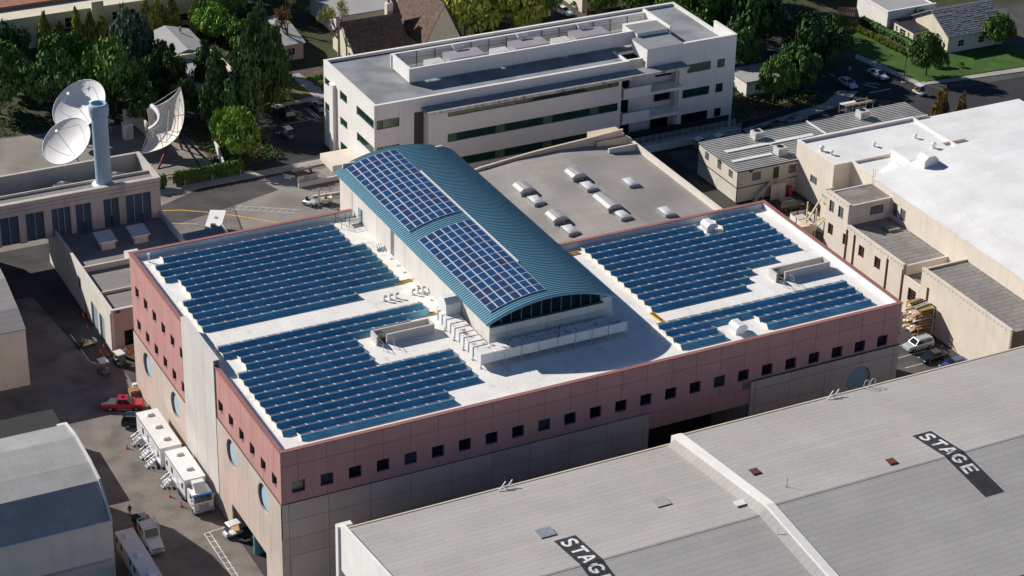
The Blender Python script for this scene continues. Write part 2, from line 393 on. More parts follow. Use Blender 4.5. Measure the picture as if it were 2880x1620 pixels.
# light grey stair tower
Ft = left(-.18)
for y0, y1 in ((22.4, 26.5), (26.5, 30.6), (30.6, 34.75)):
    for z0, z1 in zip((0, 2.6, 5.2, 7.8, 10.4, 13, 15.6, 18.2, 20.6), (2.6, 5.2, 7.8, 10.4, 13, 15.6, 18.2, 20.6, 22.8)): panel(Ft, rect(y0, y1, z0, z1), 'grey_concrete_panel', 0, .23)
MB().box(.06, 22.4, H-.2, .55, 34.75, 22.78).build('wall', 'joint', mainb)
MB().box(-.2, 22.3, 22.805, .62, 34.85, 22.9).build('coping', 'grey_concrete_panel', mainb)
Fb = left(-.12)
def bpan(y0, y1, z0, z1, m='beige_concrete'): panel(Fb, rect(y0, y1, z0, z1), m, 0, .17)
for y0, y1 in ((34.75, 45.15), (45.15, W+.1)):
    cc = 39.3 if y0 < 40 else 51.0
    hole_panel(Fb, y0+G, y1-G, 4.2, 9.62, cc, 6.95, 1.9, 'beige_concrete', 0, .3)
    louvre(Fb, cc, 6.95, 1.9, .32, 'louvre_blue')
for y0, y1 in ((34.75, 37.8), (37.8, 41.5), (41.5, 45.15), (45.15, 48.9), (48.9, 52.6), (52.6, W+.1)):
    bpan(y0, y1, 0, 1.6); bpan(y0, y1, 1.6, 4.2)
for y0, y1, cc in ((0, 11.4, 5.9), (11.4, 22.4, 17.0)):
    hole_panel(Fb, y0+G, y1-G, 9.4, 14.52, cc, 12.12, 1.9, 'beige_concrete', 0, .3)
    louvre(Fb, cc, 12.12, 1.9, .32, 'louvre_blue')
for y0, y1 in ((0, 3.7), (3.7, 7.4), (7.4, 11.4), (11.4, 15.), (15., 18.7), (18.7, 22.4)):
    bpan(y0, y1, 6.8, 9.4); bpan(y0, y1, 4.03, 6.8)
bpan(17.73, 22.4, 0, 4.03); bpan(0, 5.57, 0, 4.03)
# entrance recess on the left face: soffit, back wall, blue round column
MB().box(.56, 5.6, 4.05, 7, 17.7, 4.3).build('soffit', 'beige_concrete', mainb)
MB().box(5.5, 5.6, 0, 5.8, 17.7, 4.04).build('recess_wall', 'beige_concrete', mainb)
MB().box(.56, 17.72, 0, 5.49, 18.0, 4.04).build('recess_wall', 'beige_concrete', mainb); MB().box(.56, 5.3, 0, 5.49, 5.58, 4.04).build('recess_wall', 'beige_concrete', mainb)
M('column_blue', (.10, .25, .31), .5)
MB().cyl(1.0, 11.6, .02, 4.04, .62, 20).build('column', 'column_blue', mainb)
# loading opening on the front
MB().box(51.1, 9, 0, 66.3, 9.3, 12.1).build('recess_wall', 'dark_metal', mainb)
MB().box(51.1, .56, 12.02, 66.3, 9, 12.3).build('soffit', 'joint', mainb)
MB().box(50.8, .56, 0, 51.04, 9, 12.0).build('recess_wall', 'beige_concrete', mainb); MB().box(66.36, .56, 0, 66.6, 9, 12).build('recess_wall', 'beige_concrete', mainb)
# ---- roof, parapets, coping
mb = MB(); mb.box(.55, .55, R-.4, 33.6, W-.55, R); mb.box(33.603, .55, R-.4, LX-.55, W2-.55, R-.003)
mb.build('roof', 'roof_white', mainb)
pm = MB(); t_ = .45
for b in ((.02, .6, t_+.14, 22.3), (.02, 34.85, t_+.14, W-.1)): pm.box(b[0]+.06, b[1], R-.3, b[2], b[3], H-.12)
pm.box(.62, .12, R-.3, LX-.6, .59, H-.26).box(.62, W-.53, R-.3, 33.4, W-.12, H-.12).box(51.1, W2-.53, R-.3, LX-.6, W2-.12, H-.12).box(LX-.53, .62, R-.3, LX-.12, W2-.12, H-.12)
pm.box(.12, 22.45, R-.3, .59, 34.7, 22.76)
pm.build('parapet', 'parapet_white', mainb)
cp = MB(); c0, c1 = -.1, .5
cp.box(c0, c0, H-.1, LX+.1, c1, H); cp.box(c0, c1+.003, H-.1, c1, 22.35, H+.002); cp.box(c0, 34.8, H-.1, c1, W-.503, H+.002)
cp.box(c0, W-.5, H-.1, 33.45, W+.1, H); cp.box(50.95, W2-.5, H-.1, LX+.1, W2+.1, H); cp.box(LX-.5, .503, H-.1, LX+.1, W2-.503, H+.002)
cp.build('coping', 'coping_red', mainb)
# cricket strip (blue shaded gutter edge) and white kerb
MB().box(.56, .56, R+.004, 1.3, 22.2, R+.10).box(.56, 35, R+.004, 1.3, W-.6, R+.1).build('roof_edge_strip', 'parapet_white', mainb)
# ---------------------------------------------------------------- barrel vault on the roof
vault = thing('barrel_vault_penthouse', 'long teal barrel-vaulted penthouse with standing seams on the white roof', 'penthouse', (42.4, 36.6, 21.1))
VX0, VX1, VZ, RISE, VY0, VY1 = 32.85, 51.9, 25.95, 2.2, 11.4, 61.9
vh = (VX1-VX0)/2; VR = (vh*vh+RISE*RISE)/2/RISE; VC = (VX0+VX1)/2; VCZ = VZ+RISE-VR; VA = math.asin(vh/VR)
def vp(s_, y, off=0): a = s_/VR; return (VC+(VR+off)*math.sin(a), y, VCZ+(VR+off)*math.cos(a))
SA = VR*VA; NA = 28
mb = MB()
def arcsh(off): return [vp(-SA+2*SA*i/NA, 0, off) for i in range(NA+1)]
top = arcsh(0); bot = arcsh(-.32)
poly = [(p[0], p[2]) for p in top]+[(p[0], p[2]) for p in bot[::-1]]
n = len(poly); mb.prism(poly, 'y', VY0, VY1)
mb.build('roof', 'teal_roof', vault)
# standing seams, one per joint
seam = MB()
for i in range(NA):
    a, b = -SA+2*SA*i/NA, -SA+2*SA*(i+1)/NA
    vs = [vp(a, -.035, .0), vp(b, -.035, .0), vp(b, -.035, .075), vp(a, -.035, .075), vp(a, .035, .0), vp(b, .035, .0), vp(b, .035, .075), vp(a, .035, .075)]
    seam.add(vs, [(0,1,2,3), (7,6,5,4), (3,2,6,7)])
sm_ = seam.mesh('seam'); ns = 106
for i in range(ns): piece(sm_, 'seam', vault, (0, VY0+.12+(VY1-VY0-.24)*i/(ns-1), 0), 'teal_seam')
# front fascia band, glazing, sill
mb = MB(); a2 = arcsh(-.33); a3 = arcsh(-.75)
BX0, BX1, BY0 = 33.6, 50.4, 12.0
F_ = [(p[0], p[2]) for p in a2 if BX0 < p[0] < BX1]
mb2 = MB().prism(F_+[(q[0], q[1]-.42) for q in F_[::-1]], 'y', 12.35, 12.6); mb2.build('arch_band', 'teal_frame', vault)
ng = 11; gx0, gx1 = 34.0, 50.0
def archz(x): return VCZ+math.sqrt((VR-.33)**2-(x-VC)**2)-.40
for i in range(ng):
    a, b = gx0+(gx1-gx0)*i/ng, gx0+(gx1-gx0)*(i+1)/ng
    k = [a+(b-a)*j/4 for j in range(5)]
    pl = [(a+.06, 25.06), (b-.06, 25.06)]+[(min(max(x, a+.06), b-.06), max(archz(x), 25.12)) for x in k[::-1]]
    MB().prism(pl, 'y', 12.5, 12.53).build('pane', 'glass_dark', vault)
for i in range(ng+1):
    x = gx0+(gx1-gx0)*i/ng
    MB().box(x-.06, 12.40, 25.03, x+.06, 12.62, max(archz(x), 25.2)).build('mullion', 'teal_frame', vault)
MB().box(BX0+.02, 12.02, 24.97, BX1-.02, 12.7, 25.05).build('sill', 'teal_frame', vault)
wb = MB().box(BX0+.05, BY0+.05, R-.3, BX1-.05, 33.5, 24.95).box(BX0+.05, 12.75, 24.95, BX0+.35, 61.4, 25.75).box(BX1-.35, 12.75, 24.95, BX1-.05, 61.4, 25.75)
wb.box(BX0+.05, 33.5, 0.1, BX1-.05, 61.4, 24.94); wb.box(BX0+.4, 61.1, 24.95, BX1-.4, 61.4, 27.2)
wb.build('wall', 'stucco_wall', vault)
# wall panels: front two rows, left bays
for i in range(7):
    a, b = BX0+(BX1-BX0)*i/7, BX0+(BX1-BX0)*(i+1)/7
    panel(front(BY0), rect(a, b, R, 23.9), 'stucco_wall', parent=vault); panel(front(BY0), rect(a, b, 23.9, 24.98), 'stucco_wall', parent=vault)
ly = [12.0, 14.2, 19, 24, 28.8, 33.6, 38.4, 43.2, 48, 52.8, 56.3]
for a, b in zip(ly, ly[1:]): panel(left(BX0), rect(a, b, R, 25.7), 'stucco_wall', parent=vault)
panel(left(BX0), rect(56.9, 61.4, .1, 25.7), 'stucco_wall', parent=vault)
MB().box(33.42, 53.3, R+.01, 33.59, 54.3, R+2.3).build('door', 'louvre_blue', vault)
for y in (42.2, 42.5, 42.8): MB().sbar((33.5, y, R+.2), (33.5, y, 25.4), .1).build('conduit', 'galv', vault)
# modules on the vault
M('module_frame', (.50, .53, .57), .45, metal=.2)
def varray(y0, y1, label):
    s0, s1 = -8.32, -.22; nc, nr = 7, 13
    t = thing('solar_array', label, 'solar array', vp((s0+s1)/2, (y0+y1)/2), group='solar arrays on the barrel vault')
    cw = (s1-s0)/nc; rl = (y1-y0)/nr
    fr = MB()
    fr.box(-cw/2+.008, -rl/2+.006, 0, cw/2-.008, rl/2-.006, .05); fm = fr.mesh('module_frame'); fm.materials.append(MATS['module_frame'])
    gl = MB().box(-cw/2+.085, -rl/2+.065, .051, cw/2-.085, rl/2-.065, .056).mesh('cells'); gl.materials.append(MATS['pv_blue'])
    for i in range(nc):
        sc = s0+cw*(i+.5); a = sc/VR
        for j in range(nr):
            o = piece(fm, 'solar_module', t, vp(sc, y0+rl*(j+.5), .16), rot=(0, a, 0))
            PINV[o.name] = Matrix.Identity(4); piece(gl, 'cells', o)
    for j in range(nr+1):
        yy = y0+rl*j
        b = MB()
        for q in range(8): b.sbar(vp(s0+(s1-s0)*q/8, yy, .08), vp(s0+(s1-s0)*(q+1)/8, yy, .08), .05)
        b.build('rail', 'alu', t)
varray(38.2, 60.45, 'upper grid of blue solar modules on the teal vault, farther from the arched window')
varray(13.0, 35.3, 'lower grid of blue solar modules on the teal vault, next to the arched window')
rail = MB()
for a, b in ((52.4, 36.9), (36.9, 21.4)): rail.sbar(vp(.05, a, .14), vp(.05, b, .14), .16)
rail.build('cable_tray', 'white_metal', label='thin white cable tray running along the crest of the teal vault', cat='cable tray')
# ---------------------------------------------------------------- tilted solar rows on the flat roof
def rows(name, label, spec, x0, mw, y0, pitch, grp='tilted solar arrays on the white roof'):
    xs = [q[0] for k in spec for q in spec[k]]
    t = thing('tilted_solar_array', label, 'solar array', (x0, y0, R), group=grp)
    HH, DY = .60, .42
    de = MB().add([(.01, 0, .07), (mw-.01, 0, .07), (mw-.01, DY, HH), (.01, DY, HH), (.01, .03, .05), (mw-.01, .03, .05), (mw-.01, DY+.03, HH-.02), (.01, DY+.03, HH-.02)],
                  [(0,1,2,3), (7,6,5,4), (0,4,5,1), (3,2,6,7), (0,3,7,4), (1,5,6,2)]).mesh('wind_deflector'); de.materials.append(MATS['deflector'])
    y1, z1, y2, z2 = DY+.035, HH+.0, pitch-.38, .22
    mo = MB().add([(.02, y1, z1), (mw-.02, y1, z1), (mw-.02, y2, z2), (.02, y2, z2), (.02, y1, z1-.05), (mw-.02, y1, z1-.05), (mw-.02, y2, z2-.05), (.02, y2, z2-.05)],
                  [(0,1,2,3), (7,6,5,4), (0,4,5,1), (1,5,6,2), (2,6,7,3), (3,7,4,0)]).mesh('solar_module'); mo.materials.append(MATS['pv_row'])
    gp = MB().add([(-.05, y1, z1+.012), (.05, y1, z1+.012), (.05, y2, z2+.012), (-.05, y2, z2+.012), (-.05, y1, z1-.04), (.05, y1, z1-.04), (.05, y2, z2-.04), (-.05, y2, z2-.04)],
                  [(0,1,2,3), (0,4,5,1), (1,5,6,2), (2,6,7,3), (3,7,4,0)]).mesh('clamp_strip'); gp.materials.append(MATS['white_metal'])
    ec = MB().prism([(-.02, .02), (DY+.03, HH+.03), (pitch-.1, .25), (pitch-.1, .02)], 'x', -.06, 0).mesh('end_cap'); ec.materials.append(MATS['end_cap'])
    ec2 = MB().prism([(-.02, .02), (DY+.03, HH+.03), (pitch-.1, .25), (pitch-.1, .02)], 'x', 0, .06).mesh('end_plate'); ec2.materials.append(MATS['galv'])
    for k, segs in spec.items():
        y = y0+pitch*k
        for a, b in segs:
            for i in range(a, b):
                x = x0+mw*i
                piece(de, 'wind_deflector', t, (x, y, R)); piece(mo, 'solar_module', t, (x, y, R))
                if i > a: piece(gp, 'clamp_strip', t, (x, y, R))
            MB().sbar((x0+mw*a, y+DY+.01, R+HH+.03), (x0+mw*b, y+DY+.01, R+HH+.03), .05).build('top_rail', 'alu', t)  # added pale bar, imitates the highlight along the deflector's top edge
            piece(ec, 'end_cap', t, (x0+mw*a-.005, y, R)); piece(ec2, 'end_plate', t, (x0+mw*b+.005, y, R))
    return t
sp = {0: [(0, 13)]}
for k in (1, 2, 3, 4): sp[k] = [(0, 17)]
for k in (5, 6, 7): sp[k] = [(1, 17)]
for k in (8, 9, 10): sp[k] = [(0, 16)]
sp[11] = [(1, 16)]
rows('a', 'twelve-row tilted solar array in the far left quarter of the white roof', sp, 2.2, 1.70, 32.7, 1.88)
sp = {0: [(1, 13)], 1: [(0, 13)]}
for k in range(2, 7): sp[k] = [(0, 16)]
for k in range(7, 10): sp[k] = [(0, 10)]
sp[10] = [(1, 10)]; sp[11] = [(1, 15)]; sp[12] = [(0, 17)]; sp[13] = [(0, 17)]
rows('b', 'fourteen-row tilted solar array on the near left of the white roof', sp, 2.2, 1.70, 2.6, 1.86)
sp = {0: [(0, 9)], 1: [(0, 10)], 2: [(0, 11)], 3: [(0, 14)]}
for k in range(4, 9): sp[k] = [(0, 17)]
sp[9] = [(0, 11), (13, 17)]; sp[10] = [(0, 11), (13, 17)]
rows('c', 'eleven-row tilted solar array on the right wing of the white roof', sp, 58.6, 1.662, 13.05, 1.87)
rows('d', 'four-row tilted solar array along the front edge right of the vault', {3: [(0, 18)], 2: [(0, 18)], 1: [(0, 4), (8, 18)], 0: [(0, 4), (8, 18)]}, 57.0, 1.662, 2.6, 1.92)
# ---------------------------------------------------------------- ground, streets
M('asphalt', (.056, .054, .052), .92, var=.25, scale=.3, fine=5, fvar=.12, col2=(.085, .08, .075), mix_scale=.05)
M('asphalt_dark', (.035, .036, .038), .9, var=.18, scale=.15, fine=5, fvar=.12)
M('concrete_paving', (.27, .245, .215), .9, var=.14, scale=.18, fine=4, fvar=.07, lines=(4.6, 4.6, 0, .02, (0, 1)), brickc=.72, col2=(.21, .19, .17), mix_scale=.12)
M('sidewalk', (.37, .345, .31), .9, var=.12, scale=.3, fine=4, lines=(1.5, 1.5, 0, .02, (0, 1)), brickc=.75)
M('alley_paving', (.20, .178, .16), .92, var=.16, scale=.35, fine=4, fvar=.12, lines=(11., 6., .5, .02, (0, 1)), brickc=.8, col2=(.12, .108, .10), mix_scale=.22, blotch=(.48, .7))
M('garden_soil', (.05, .052, .026), .95, var=.35, scale=.4, fine=3, fvar=.3, col2=(.035, .05, .015), mix_scale=.2)
M('grass', (.075, .10, .022), .95, var=.2, scale=.25, fine=5, fvar=.25, col2=(.14, .125, .04), mix_scale=.12)
M('grass_green', (.045, .10, .016), .95, var=.2, scale=.3, fine=5, fvar=.25)
M('soil', (.12, .075, .05), .95, var=.3, scale=.5, fine=4, fvar=.25)
struct('ground', MB().box(-1500, -1500, -.6, 1500, 1500, 0), 'asphalt')
def sheet(name, poly, z, mat, kind='structure', h=None):
    mb = MB(); mb.prism(poly, 'z', (z-.004 if h is None else z-h), z); return mb.build(name, mat, kind=kind)
sheet('street', [(18, 118.6), (57, 118.6), (57, 98), (70, 98), (70, 116), (132, 98), (132, 90), (175, 90), (175, 101), (128, 101), (128, 126), (57, 160), (50, 150), (18, 150)], .005, 'asphalt_dark') if False else None
sheet('road', [(38, 118.5), (58, 119.5), (66, 142.4), (52, 142.4)], .006, 'asphalt_dark')
sheet('road', [(104, 87), (110.6, 87), (110.6, 96), (160, 96), (173, 99), (166, 118), (160, 175), (150, 175), (155, 112), (128.5, 101), (104, 100.1)], .006, 'asphalt_dark')
sheet('road', [(168, 75), (300, 60), (300, 95), (173, 99), (160, 95.9)], .008, 'asphalt_dark')
sheet('paved_yard', [(33.4, 107.2), (42.4, 109.8), (41, 115), (56.7, 115.6), (56.7, 62), (33, 57), (18, 57), (18, 66), (31, 95)], .008, 'concrete_paving')
sheet('paved_yard', [(18, 95), (30.6, 95.2), (33.2, 107.1), (22, 104.4), (18, 104)], .008, 'alley_paving')
sheet('alley', [(-60, -60), (4, -60), (4, -1), (-.2, -1), (-.2, 67), (-4, 67), (-6, 90), (-60, 90)], .006, 'alley_paving')
sheet('road', [(-60, 60), (-4.2, 60), (-4.2, 64), (-1, 63), (-.25, 57), (-.25, 45), (-60, 20)], .010, 'asphalt_dark') if False else None
sheet('yard', [(90.3, -4), (113.9, 0), (113.9, 56), (122.9, 60), (122.9, 73), (97.8, 73), (97.8, 35), (90.3, 35)], .008, 'asphalt')
# pavements are real steps
sheet('pavement', [(22.6, 115.7), (56, 116.3), (56, 118.3), (22.6, 117.8)], .13, 'sidewalk', h=.13)
sheet('pavement', [(55.3, 142.8), (66, 142.6), (66, 144.2), (64.6, 155.8), (62.6, 155.6), (63, 144.3), (55.2, 143.6)], .13, 'sidewalk', h=.13)
sheet('pavement', [(168.6, 121), (166.9, 119), (170.6, 102.6), (200, 99.6), (200, 101.6), (172.6, 103.6)], .13, 'sidewalk', h=.13)
sheet('pavement', [(128.4, 96.4), (152, 101), (158, 105), (155, 107), (149, 103), (128.4, 99)], .13, 'sidewalk', h=.13)
sheet('lawn', [(52, 144), (62.9, 144.6), (62.3, 156), (52, 157)], .14, 'grass', h=.14)
sheet('lawn', [(171.6, 104), (200, 101.9), (200, 112), (179.5, 114), (177, 140), (170.5, 138), (168.9, 121.5)], .16, 'grass_green', h=.16)
sheet('planting_bed', [(65.1, 144.3), (75, 142), (80, 156), (64.9, 156)], .12, 'soil', h=.12)
sheet('planting_bed', [(128.4, 101.5), (148, 104), (150, 118), (129, 122)], .12, 'soil', h=.12)
sheet('planting_bed', [(38.3, 119.2), (46, 125), (50, 132), (47, 141), (36, 139), (36, 120)], .12, 'soil', h=.12)
sheet('lawn', [(-40, 150), (20, 150), (52, 158), (76, 158), (76, 250), (-40, 260)], .03, 'garden_soil', h=.02)
sheet('lawn', [(160.5, 126), (168, 126), (170.4, 142), (176.6, 142), (260, 120), (320, 300), (150, 300)], .03, 'garden_soil', h=.02)
sheet('garden_ground', [(76.5, 157), (122, 148), (122, 260), (76.5, 260)], .03, 'garden_soil', h=.02)
sheet('path', [(160, 128), (163, 128), (170, 150), (167, 150)], .05, 'sidewalk', h=.02)
# painted markings
def stripe(pts, wd, mat, z=.016, label=None, cat='marking', name='painted_line'):
    mb = MB()
    for a, b in zip(pts, pts[1:]):
        d = Vector((b[0]-a[0], b[1]-a[1], 0)).normalized(); q = Vector((-d.y, d.x, 0))*(wd/2); A = Vector((*a, z)); B = Vector((*b, z)); A = A-d*wd*.3; B = B+d*wd*.3
        mb.quad(A-q, B-q, B+q, A+q); z += .0006
    return mb.build(name, mat, kind='structure')
stripe([(22.0, 110.2), (24.6, 109.3), (27.8, 107.2), (30.7, 105.0), (33.9, 102.1), (37.2, 98.7), (40, 95)], .28, 'yellow_paint')
stripe([(20, 104.6), (22.2, 105.0), (25.5, 103.2)], .14, 'white_paint')
for a, b in (((60.03, 140.08), (60.31, 135.02)), ((59.5, 140.1), (59.8, 135.1)), ((57.09, 137.18), (57.41, 135.08)), ((56.6, 137.2), (56.9, 135.1))): stripe([a, b], .12, 'white_paint')
stripe([(53, 134.9), (61, 134.8)], .1, 'white_paint')
stripe([(159.8, 103.75), (164.5, 103.77)], .3, 'white_paint'); stripe([(161.1, 107.6), (162.6, 105.1)], .25, 'white_paint'); stripe([(162, 108), (164, 106.4)], .25, 'white_paint')
stripe([(-3.82, 18.43), (-3.82, 4), (-3.2, 4), (-3.06, 18.59), (-3.82, 18.43)], .12, 'white_paint'); stripe([(-3.06, 18.59), (-.9, 18.7)], .12, 'white_paint')
for k in range(11): stripe([(-3.75, 17.6-1.28*k), (-2.95, 17.5-1.28*k)], .1, 'white_paint', z=.02)
stripe([(-4.1, 76), (-4.03, 72.6), (-4.02, 69.6), (-3.9, 67.2), (-3.3, 66.05), (-1.5, 65.6)], .14, 'white_paint')
stripe([(101.5, 78), (105.5, 83.5)], .25, 'white_paint'); stripe([(103, 88.5), (107, 88.8)], .18, 'yellow_paint')
stripe([(43.2, 114.6), (43.6, 108.5)], .1, 'blue_paint'); stripe([(45.2, 114.6), (45.6, 108.5)], .1, 'blue_paint')
for k in range(4): stripe([(43.3, 113.4-1.6*k), (45.3, 113.4-1.6*k)], .09, 'blue_paint', z=.02)
for k in range(5): stripe([(45.5+1.1*k, 99.3+.1*k), (46.2+1.1*k, 100.6+.1*k)], .1, 'blue_paint', z=.02)
stripe([(32.6, 106.2), (42, 100.2)], .1, 'white_paint'); stripe([(33.8, 107.0), (43, 101.2)], .1, 'white_paint')
for k in range(9): stripe([(33.2+1.0*k, 105.8-.62*k), (34.3+1.0*k, 106.5-.62*k)], .07, 'white_paint', z=.021)
for k in range(5): stripe([(112+2*k, 64+.4*k), (116+2*k, 69)], .12, 'yellow_paint', z=.02)
for k in range(4): stripe([(104.5, 12.6+2.9*k), (110.5, 12.7+2.9*k)], .12, 'white_paint', z=.02)
# ---------------------------------------------------------------- white office block
off = thing('office_block', 'white four-storey office block with ribbon windows and roof screen', 'office building', (92, 113, 0))
OX0, OX1, OY0, OY1 = 56.8, 127.5, 102.0, 124.0
M('office_roof', (.27, .285, .30), .85, var=.12, scale=.15, fine=3, lines=(9, 1.0, .5, .02, (0, 1)), brickc=.86, col2=(.20, .205, .21), mix_scale=.2)
M('canopy_grey', (.24, .25, .26), .7, var=.08)
M('stained_fascia', (.60, .56, .50), .9, var=.1, streak=.75)
lw = [(109.5-7.3, 109.5, 11.62, 13.3), (113.64, 116.8, 11.62, 13.25), (109.5-7.3, 109.5, 6.8, 8.38), (113.64, 116.8, 6.85, 8.35), (104, 109.5, 2, 3.6), (113.64, 116.8, 2, 3.6), (120.9, 123.6, 11.8, 13.1), (120.9, 123.6, 7, 8.4)]
wl = MB(); FOl = left(OX0)
wall(wl, FOl, OY0, OY1, 0, 16.0, lw, .4); wl.build('wall', 'office_white', off)
for h in lw: window(off, FOl, h[0] if h[0] > 103 else 102.03, h[1], h[2], h[3], nu=4 if h[1]-h[0] > 5 else 1, gm='glass_green', dep=.2)
cornerw = [(57.22, 61.42, 11.62, 13.3), (57.22, 61.42, 6.8, 8.38)]
wl = MB(); FO = front(OY0); wall(wl, FO, OX0+.41, 64.1, 0, 16.0, cornerw, .4); wall(wl, FO, 66.0, 105.7, 13.9, 16.0, [], .4); wl.build('wall', 'office_white', off)
for h in cornerw: window(off, FO, h[0]-.3, h[1], h[2], h[3], nu=3, gm=lambda i: 'glass_green_pale' if i else 'glass_green', dep=.2)
MB().box(64.11, OY0+.25, 0, 65.99, OY0+.4, 15.9).build('recess_strip', 'dark_metal', off); MB().box(64.1, OY0+.003, 13.6, 66.0, OY0+.24, 15.99).build('wall', 'office_white', off)
CY = 100.3; cb = [(69.6, 102.7, 12.5, 13.36), (69.6, 102.7, 7.78, 9.32), (69.6, 102.7, 3.0, 4.6)]
wl = MB(); FC = front(CY); wall(wl, FC, 66.0, 103.3, 0, 13.9, cb, .4); wl.box(66.0, CY+.4, 0, 66.4, OY0+.39, 13.9); wl.build('wall', 'office_white', off)
for q, h in enumerate(cb):
    window(off, FC, h[0], h[1], h[2], h[3], nu=18, gm=(lambda i: 'glass_green_pale' if i < 7 else 'glass_green') if q == 0 else (lambda i: 'glass_green' if i % 5 else 'glass_green_pale'), dep=.22, mull=.06)
MB().box(65.4, 99.2, 13.93, 116.3, OY0-.003, 14.40).build('canopy', 'canopy_grey', off)
MB().box(65.4, 99.12, 13.90, 116.3, 99.197, 14.42).build('canopy_fascia', 'stained_fascia', off)
RY = 101.7
rw = [(117.5, 122.35, 11.86, 13.54), (123.73, 125.3, 11.86, 13.52), (116.8, 122.4, 7.06, 8.72), (123.73, 125.28, 7.03, 8.76), (116.8, 122.4, 2.12, 3.94), (123.8, 125.24, 2.23, 3.93)]
wl = MB(); FR = front(RY); wall(wl, FR, 115.9, 127.09, 2.2, 17.7, rw, .4); wall(wl, FR, 109.0, 115.9, 14.42, 17.7, [], .4)
wl.box(103.31, 103.6, 0, 115.89, 104, 15.5).box(115.5, RY+.41, 0, 115.9, 103.59, 15.0)
wl.build('wall', 'office_white', off)
MB().box(103.6, RY+.05, 0, 127.05, RY+.35, 2.19).build('plinth', 'frame_dark', off)
for q, h in enumerate(rw): window(off, FR, h[0], h[1], h[2], h[3], nu=2 if h[1]-h[0] > 3 else 1, gm='glass_green_pale' if q < 2 else ('glass_green' if q < 4 else 'glass_dark'), dep=.2)
for z, nm in ((9.8, 1), (5.05, 2)):       # balconies
    MB().box(103.7, 100.0, z, 115.8, 103.58, z+.55).build('balcony_slab', 'office_white', off)
    MB().box(103.7, 100.0, z+.551, 109.1, 100.2, z+2.0).box(103.7, 100.2, z+.551, 103.9, 101.6, z+2.0).build('balcony_parapet', 'office_white', off)
    ra = MB()
    for i in range(5): ra.sbar((109.1+6.6*i/4, 100.1, z+.5), (109.1+6.6*i/4, 100.1, z+1.75), .07)
    for i in range(6): ra.sbar((109.1, 100.1, z+.7+.2*i), (115.75, 100.1, z+.7+.2*i), .035)
    ra.build('balcony_railing', 'frame_white', off)
    for a, b in ((104.2, 106.6), (112, 115.2)): window(off, front(103.35), a, b, z+.6 if a < 110 else z+1.6, z+3.0, nu=2, gm='glass_dark', dep=.1)
window(off, front(103.35), 104.2, 107, .1, 3.2, nu=2, gm='glass_dark', dep=.1); window(off, front(103.35), 111.5, 115, 1.0, 3.4, nu=2, gm='glass_dark', dep=.1)
MB().box(OX1-.4, RY, 0, OX1, OY1, 16.0).box(OX1-.4, RY, 16.0, OX1, 109, 17.7).box(OX0+.41, OY1-.4, 0, OX1-.41, OY1, 16.0).build('wall', 'office_white', off)
wl = MB().box(105.3, OY0+.41, 13.9, 105.7, 107.5, 16.0); wl.build('wall', 'office_white', off)
MB().box(105.71, 106.6, 5, 109.2, 106.8, 15.4).build('stair_glass', 'glass_green', off); MB().box(105.71, 106.5, 15.41, 109.2, 106.95, 15.8).build('lintel', 'office_white', off)
MB().box(OX0+.4, OY0+.4, 15.2, 105.3, OY1-.4, 15.6).box(105.301, 107, 15.2, OX1-.4, OY1-.4, 15.597).box(116.5, RY+.4, 15.2, OX1-.4, 106.999, 15.597).build('roof', 'office_roof', off)
MB().box(109.2, RY+.41, 15.2, 116.49, 107.5, 17.6).build('stair_tower', 'office_white', off); MB().box(109.05, RY+.02, 17.702, 116.5, 107.6, 17.76).build('stair_tower_roof', 'canopy_grey', off)
for b in ((OX0-.06, OY0-.06, OX0+.5, OY1+.06, 16.0), (OX0+.503, OY0-.06, 105.8, OY0+.5, 16.0), (OX0+.503, OY1-.5, OX1-.5, OY1+.06, 16.0), (OX1-.497, 109.05, OX1+.06, OY1+.06, 16.0), (OX1-.5, RY-.06, OX1+.06, 109.04, 17.7), (116.55, RY-.06, OX1-.503, RY+.5, 17.7)):
    MB().box(b[0], b[1], b[4]+.002, b[2], b[3], b[4]+.1).build('coping', 'office_white', off)
# penthouse block and roof screen
MB().box(110.3, 107.61, 15.5, 116.6, 113, 18.4).build('penthouse', 'office_white', off); MB().box(110.2, 107.55, 18.402, 116.7, 112, 18.46).build('penthouse_roof', 'canopy_grey', off)
MB().box(116.72, 107.3, 15.6, 117.05, 117, 18.9).build('penthouse_wall', 'office_white', off)
sc_ = MB().box(66.4, 109.0, 15.95, 110.29, 109.3, 18.4).box(66.4, 109.303, 15.95, 66.7, 116.19, 18.4).box(66.2, 116.2, 15.95, 117.4, 116.5, 18.4); sc_.build('roof_screen', 'office_white', off)
MB().box(66.3, 108.92, 18.403, 110.28, 109.38, 18.48).box(66.3, 109.383, 18.403, 66.78, 116.1, 18.48).box(66.2, 116.13, 18.403, 117.4, 116.57, 18.48).build('screen_cap', 'stucco_white', off)
for i in range(13): MB().sbar((66.55+3.65*i if i < 12 else 110, 109.2, 15.6), (66.55+3.65*i if i < 12 else 110, 109.2, 16.0), .12).build('screen_post', 'galv', off)
for z in (17.2, 17.7): MB().sbar((67, 116.1, z), (116, 116.1, z), .14).build('pipe', 'alu', off)
for i in range(14): MB().sbar((67.5+3.5*i, 116.0, 15.7), (67.5+3.5*i, 116.0, 18.3), .1).build('screen_brace', 'dark_metal', off)
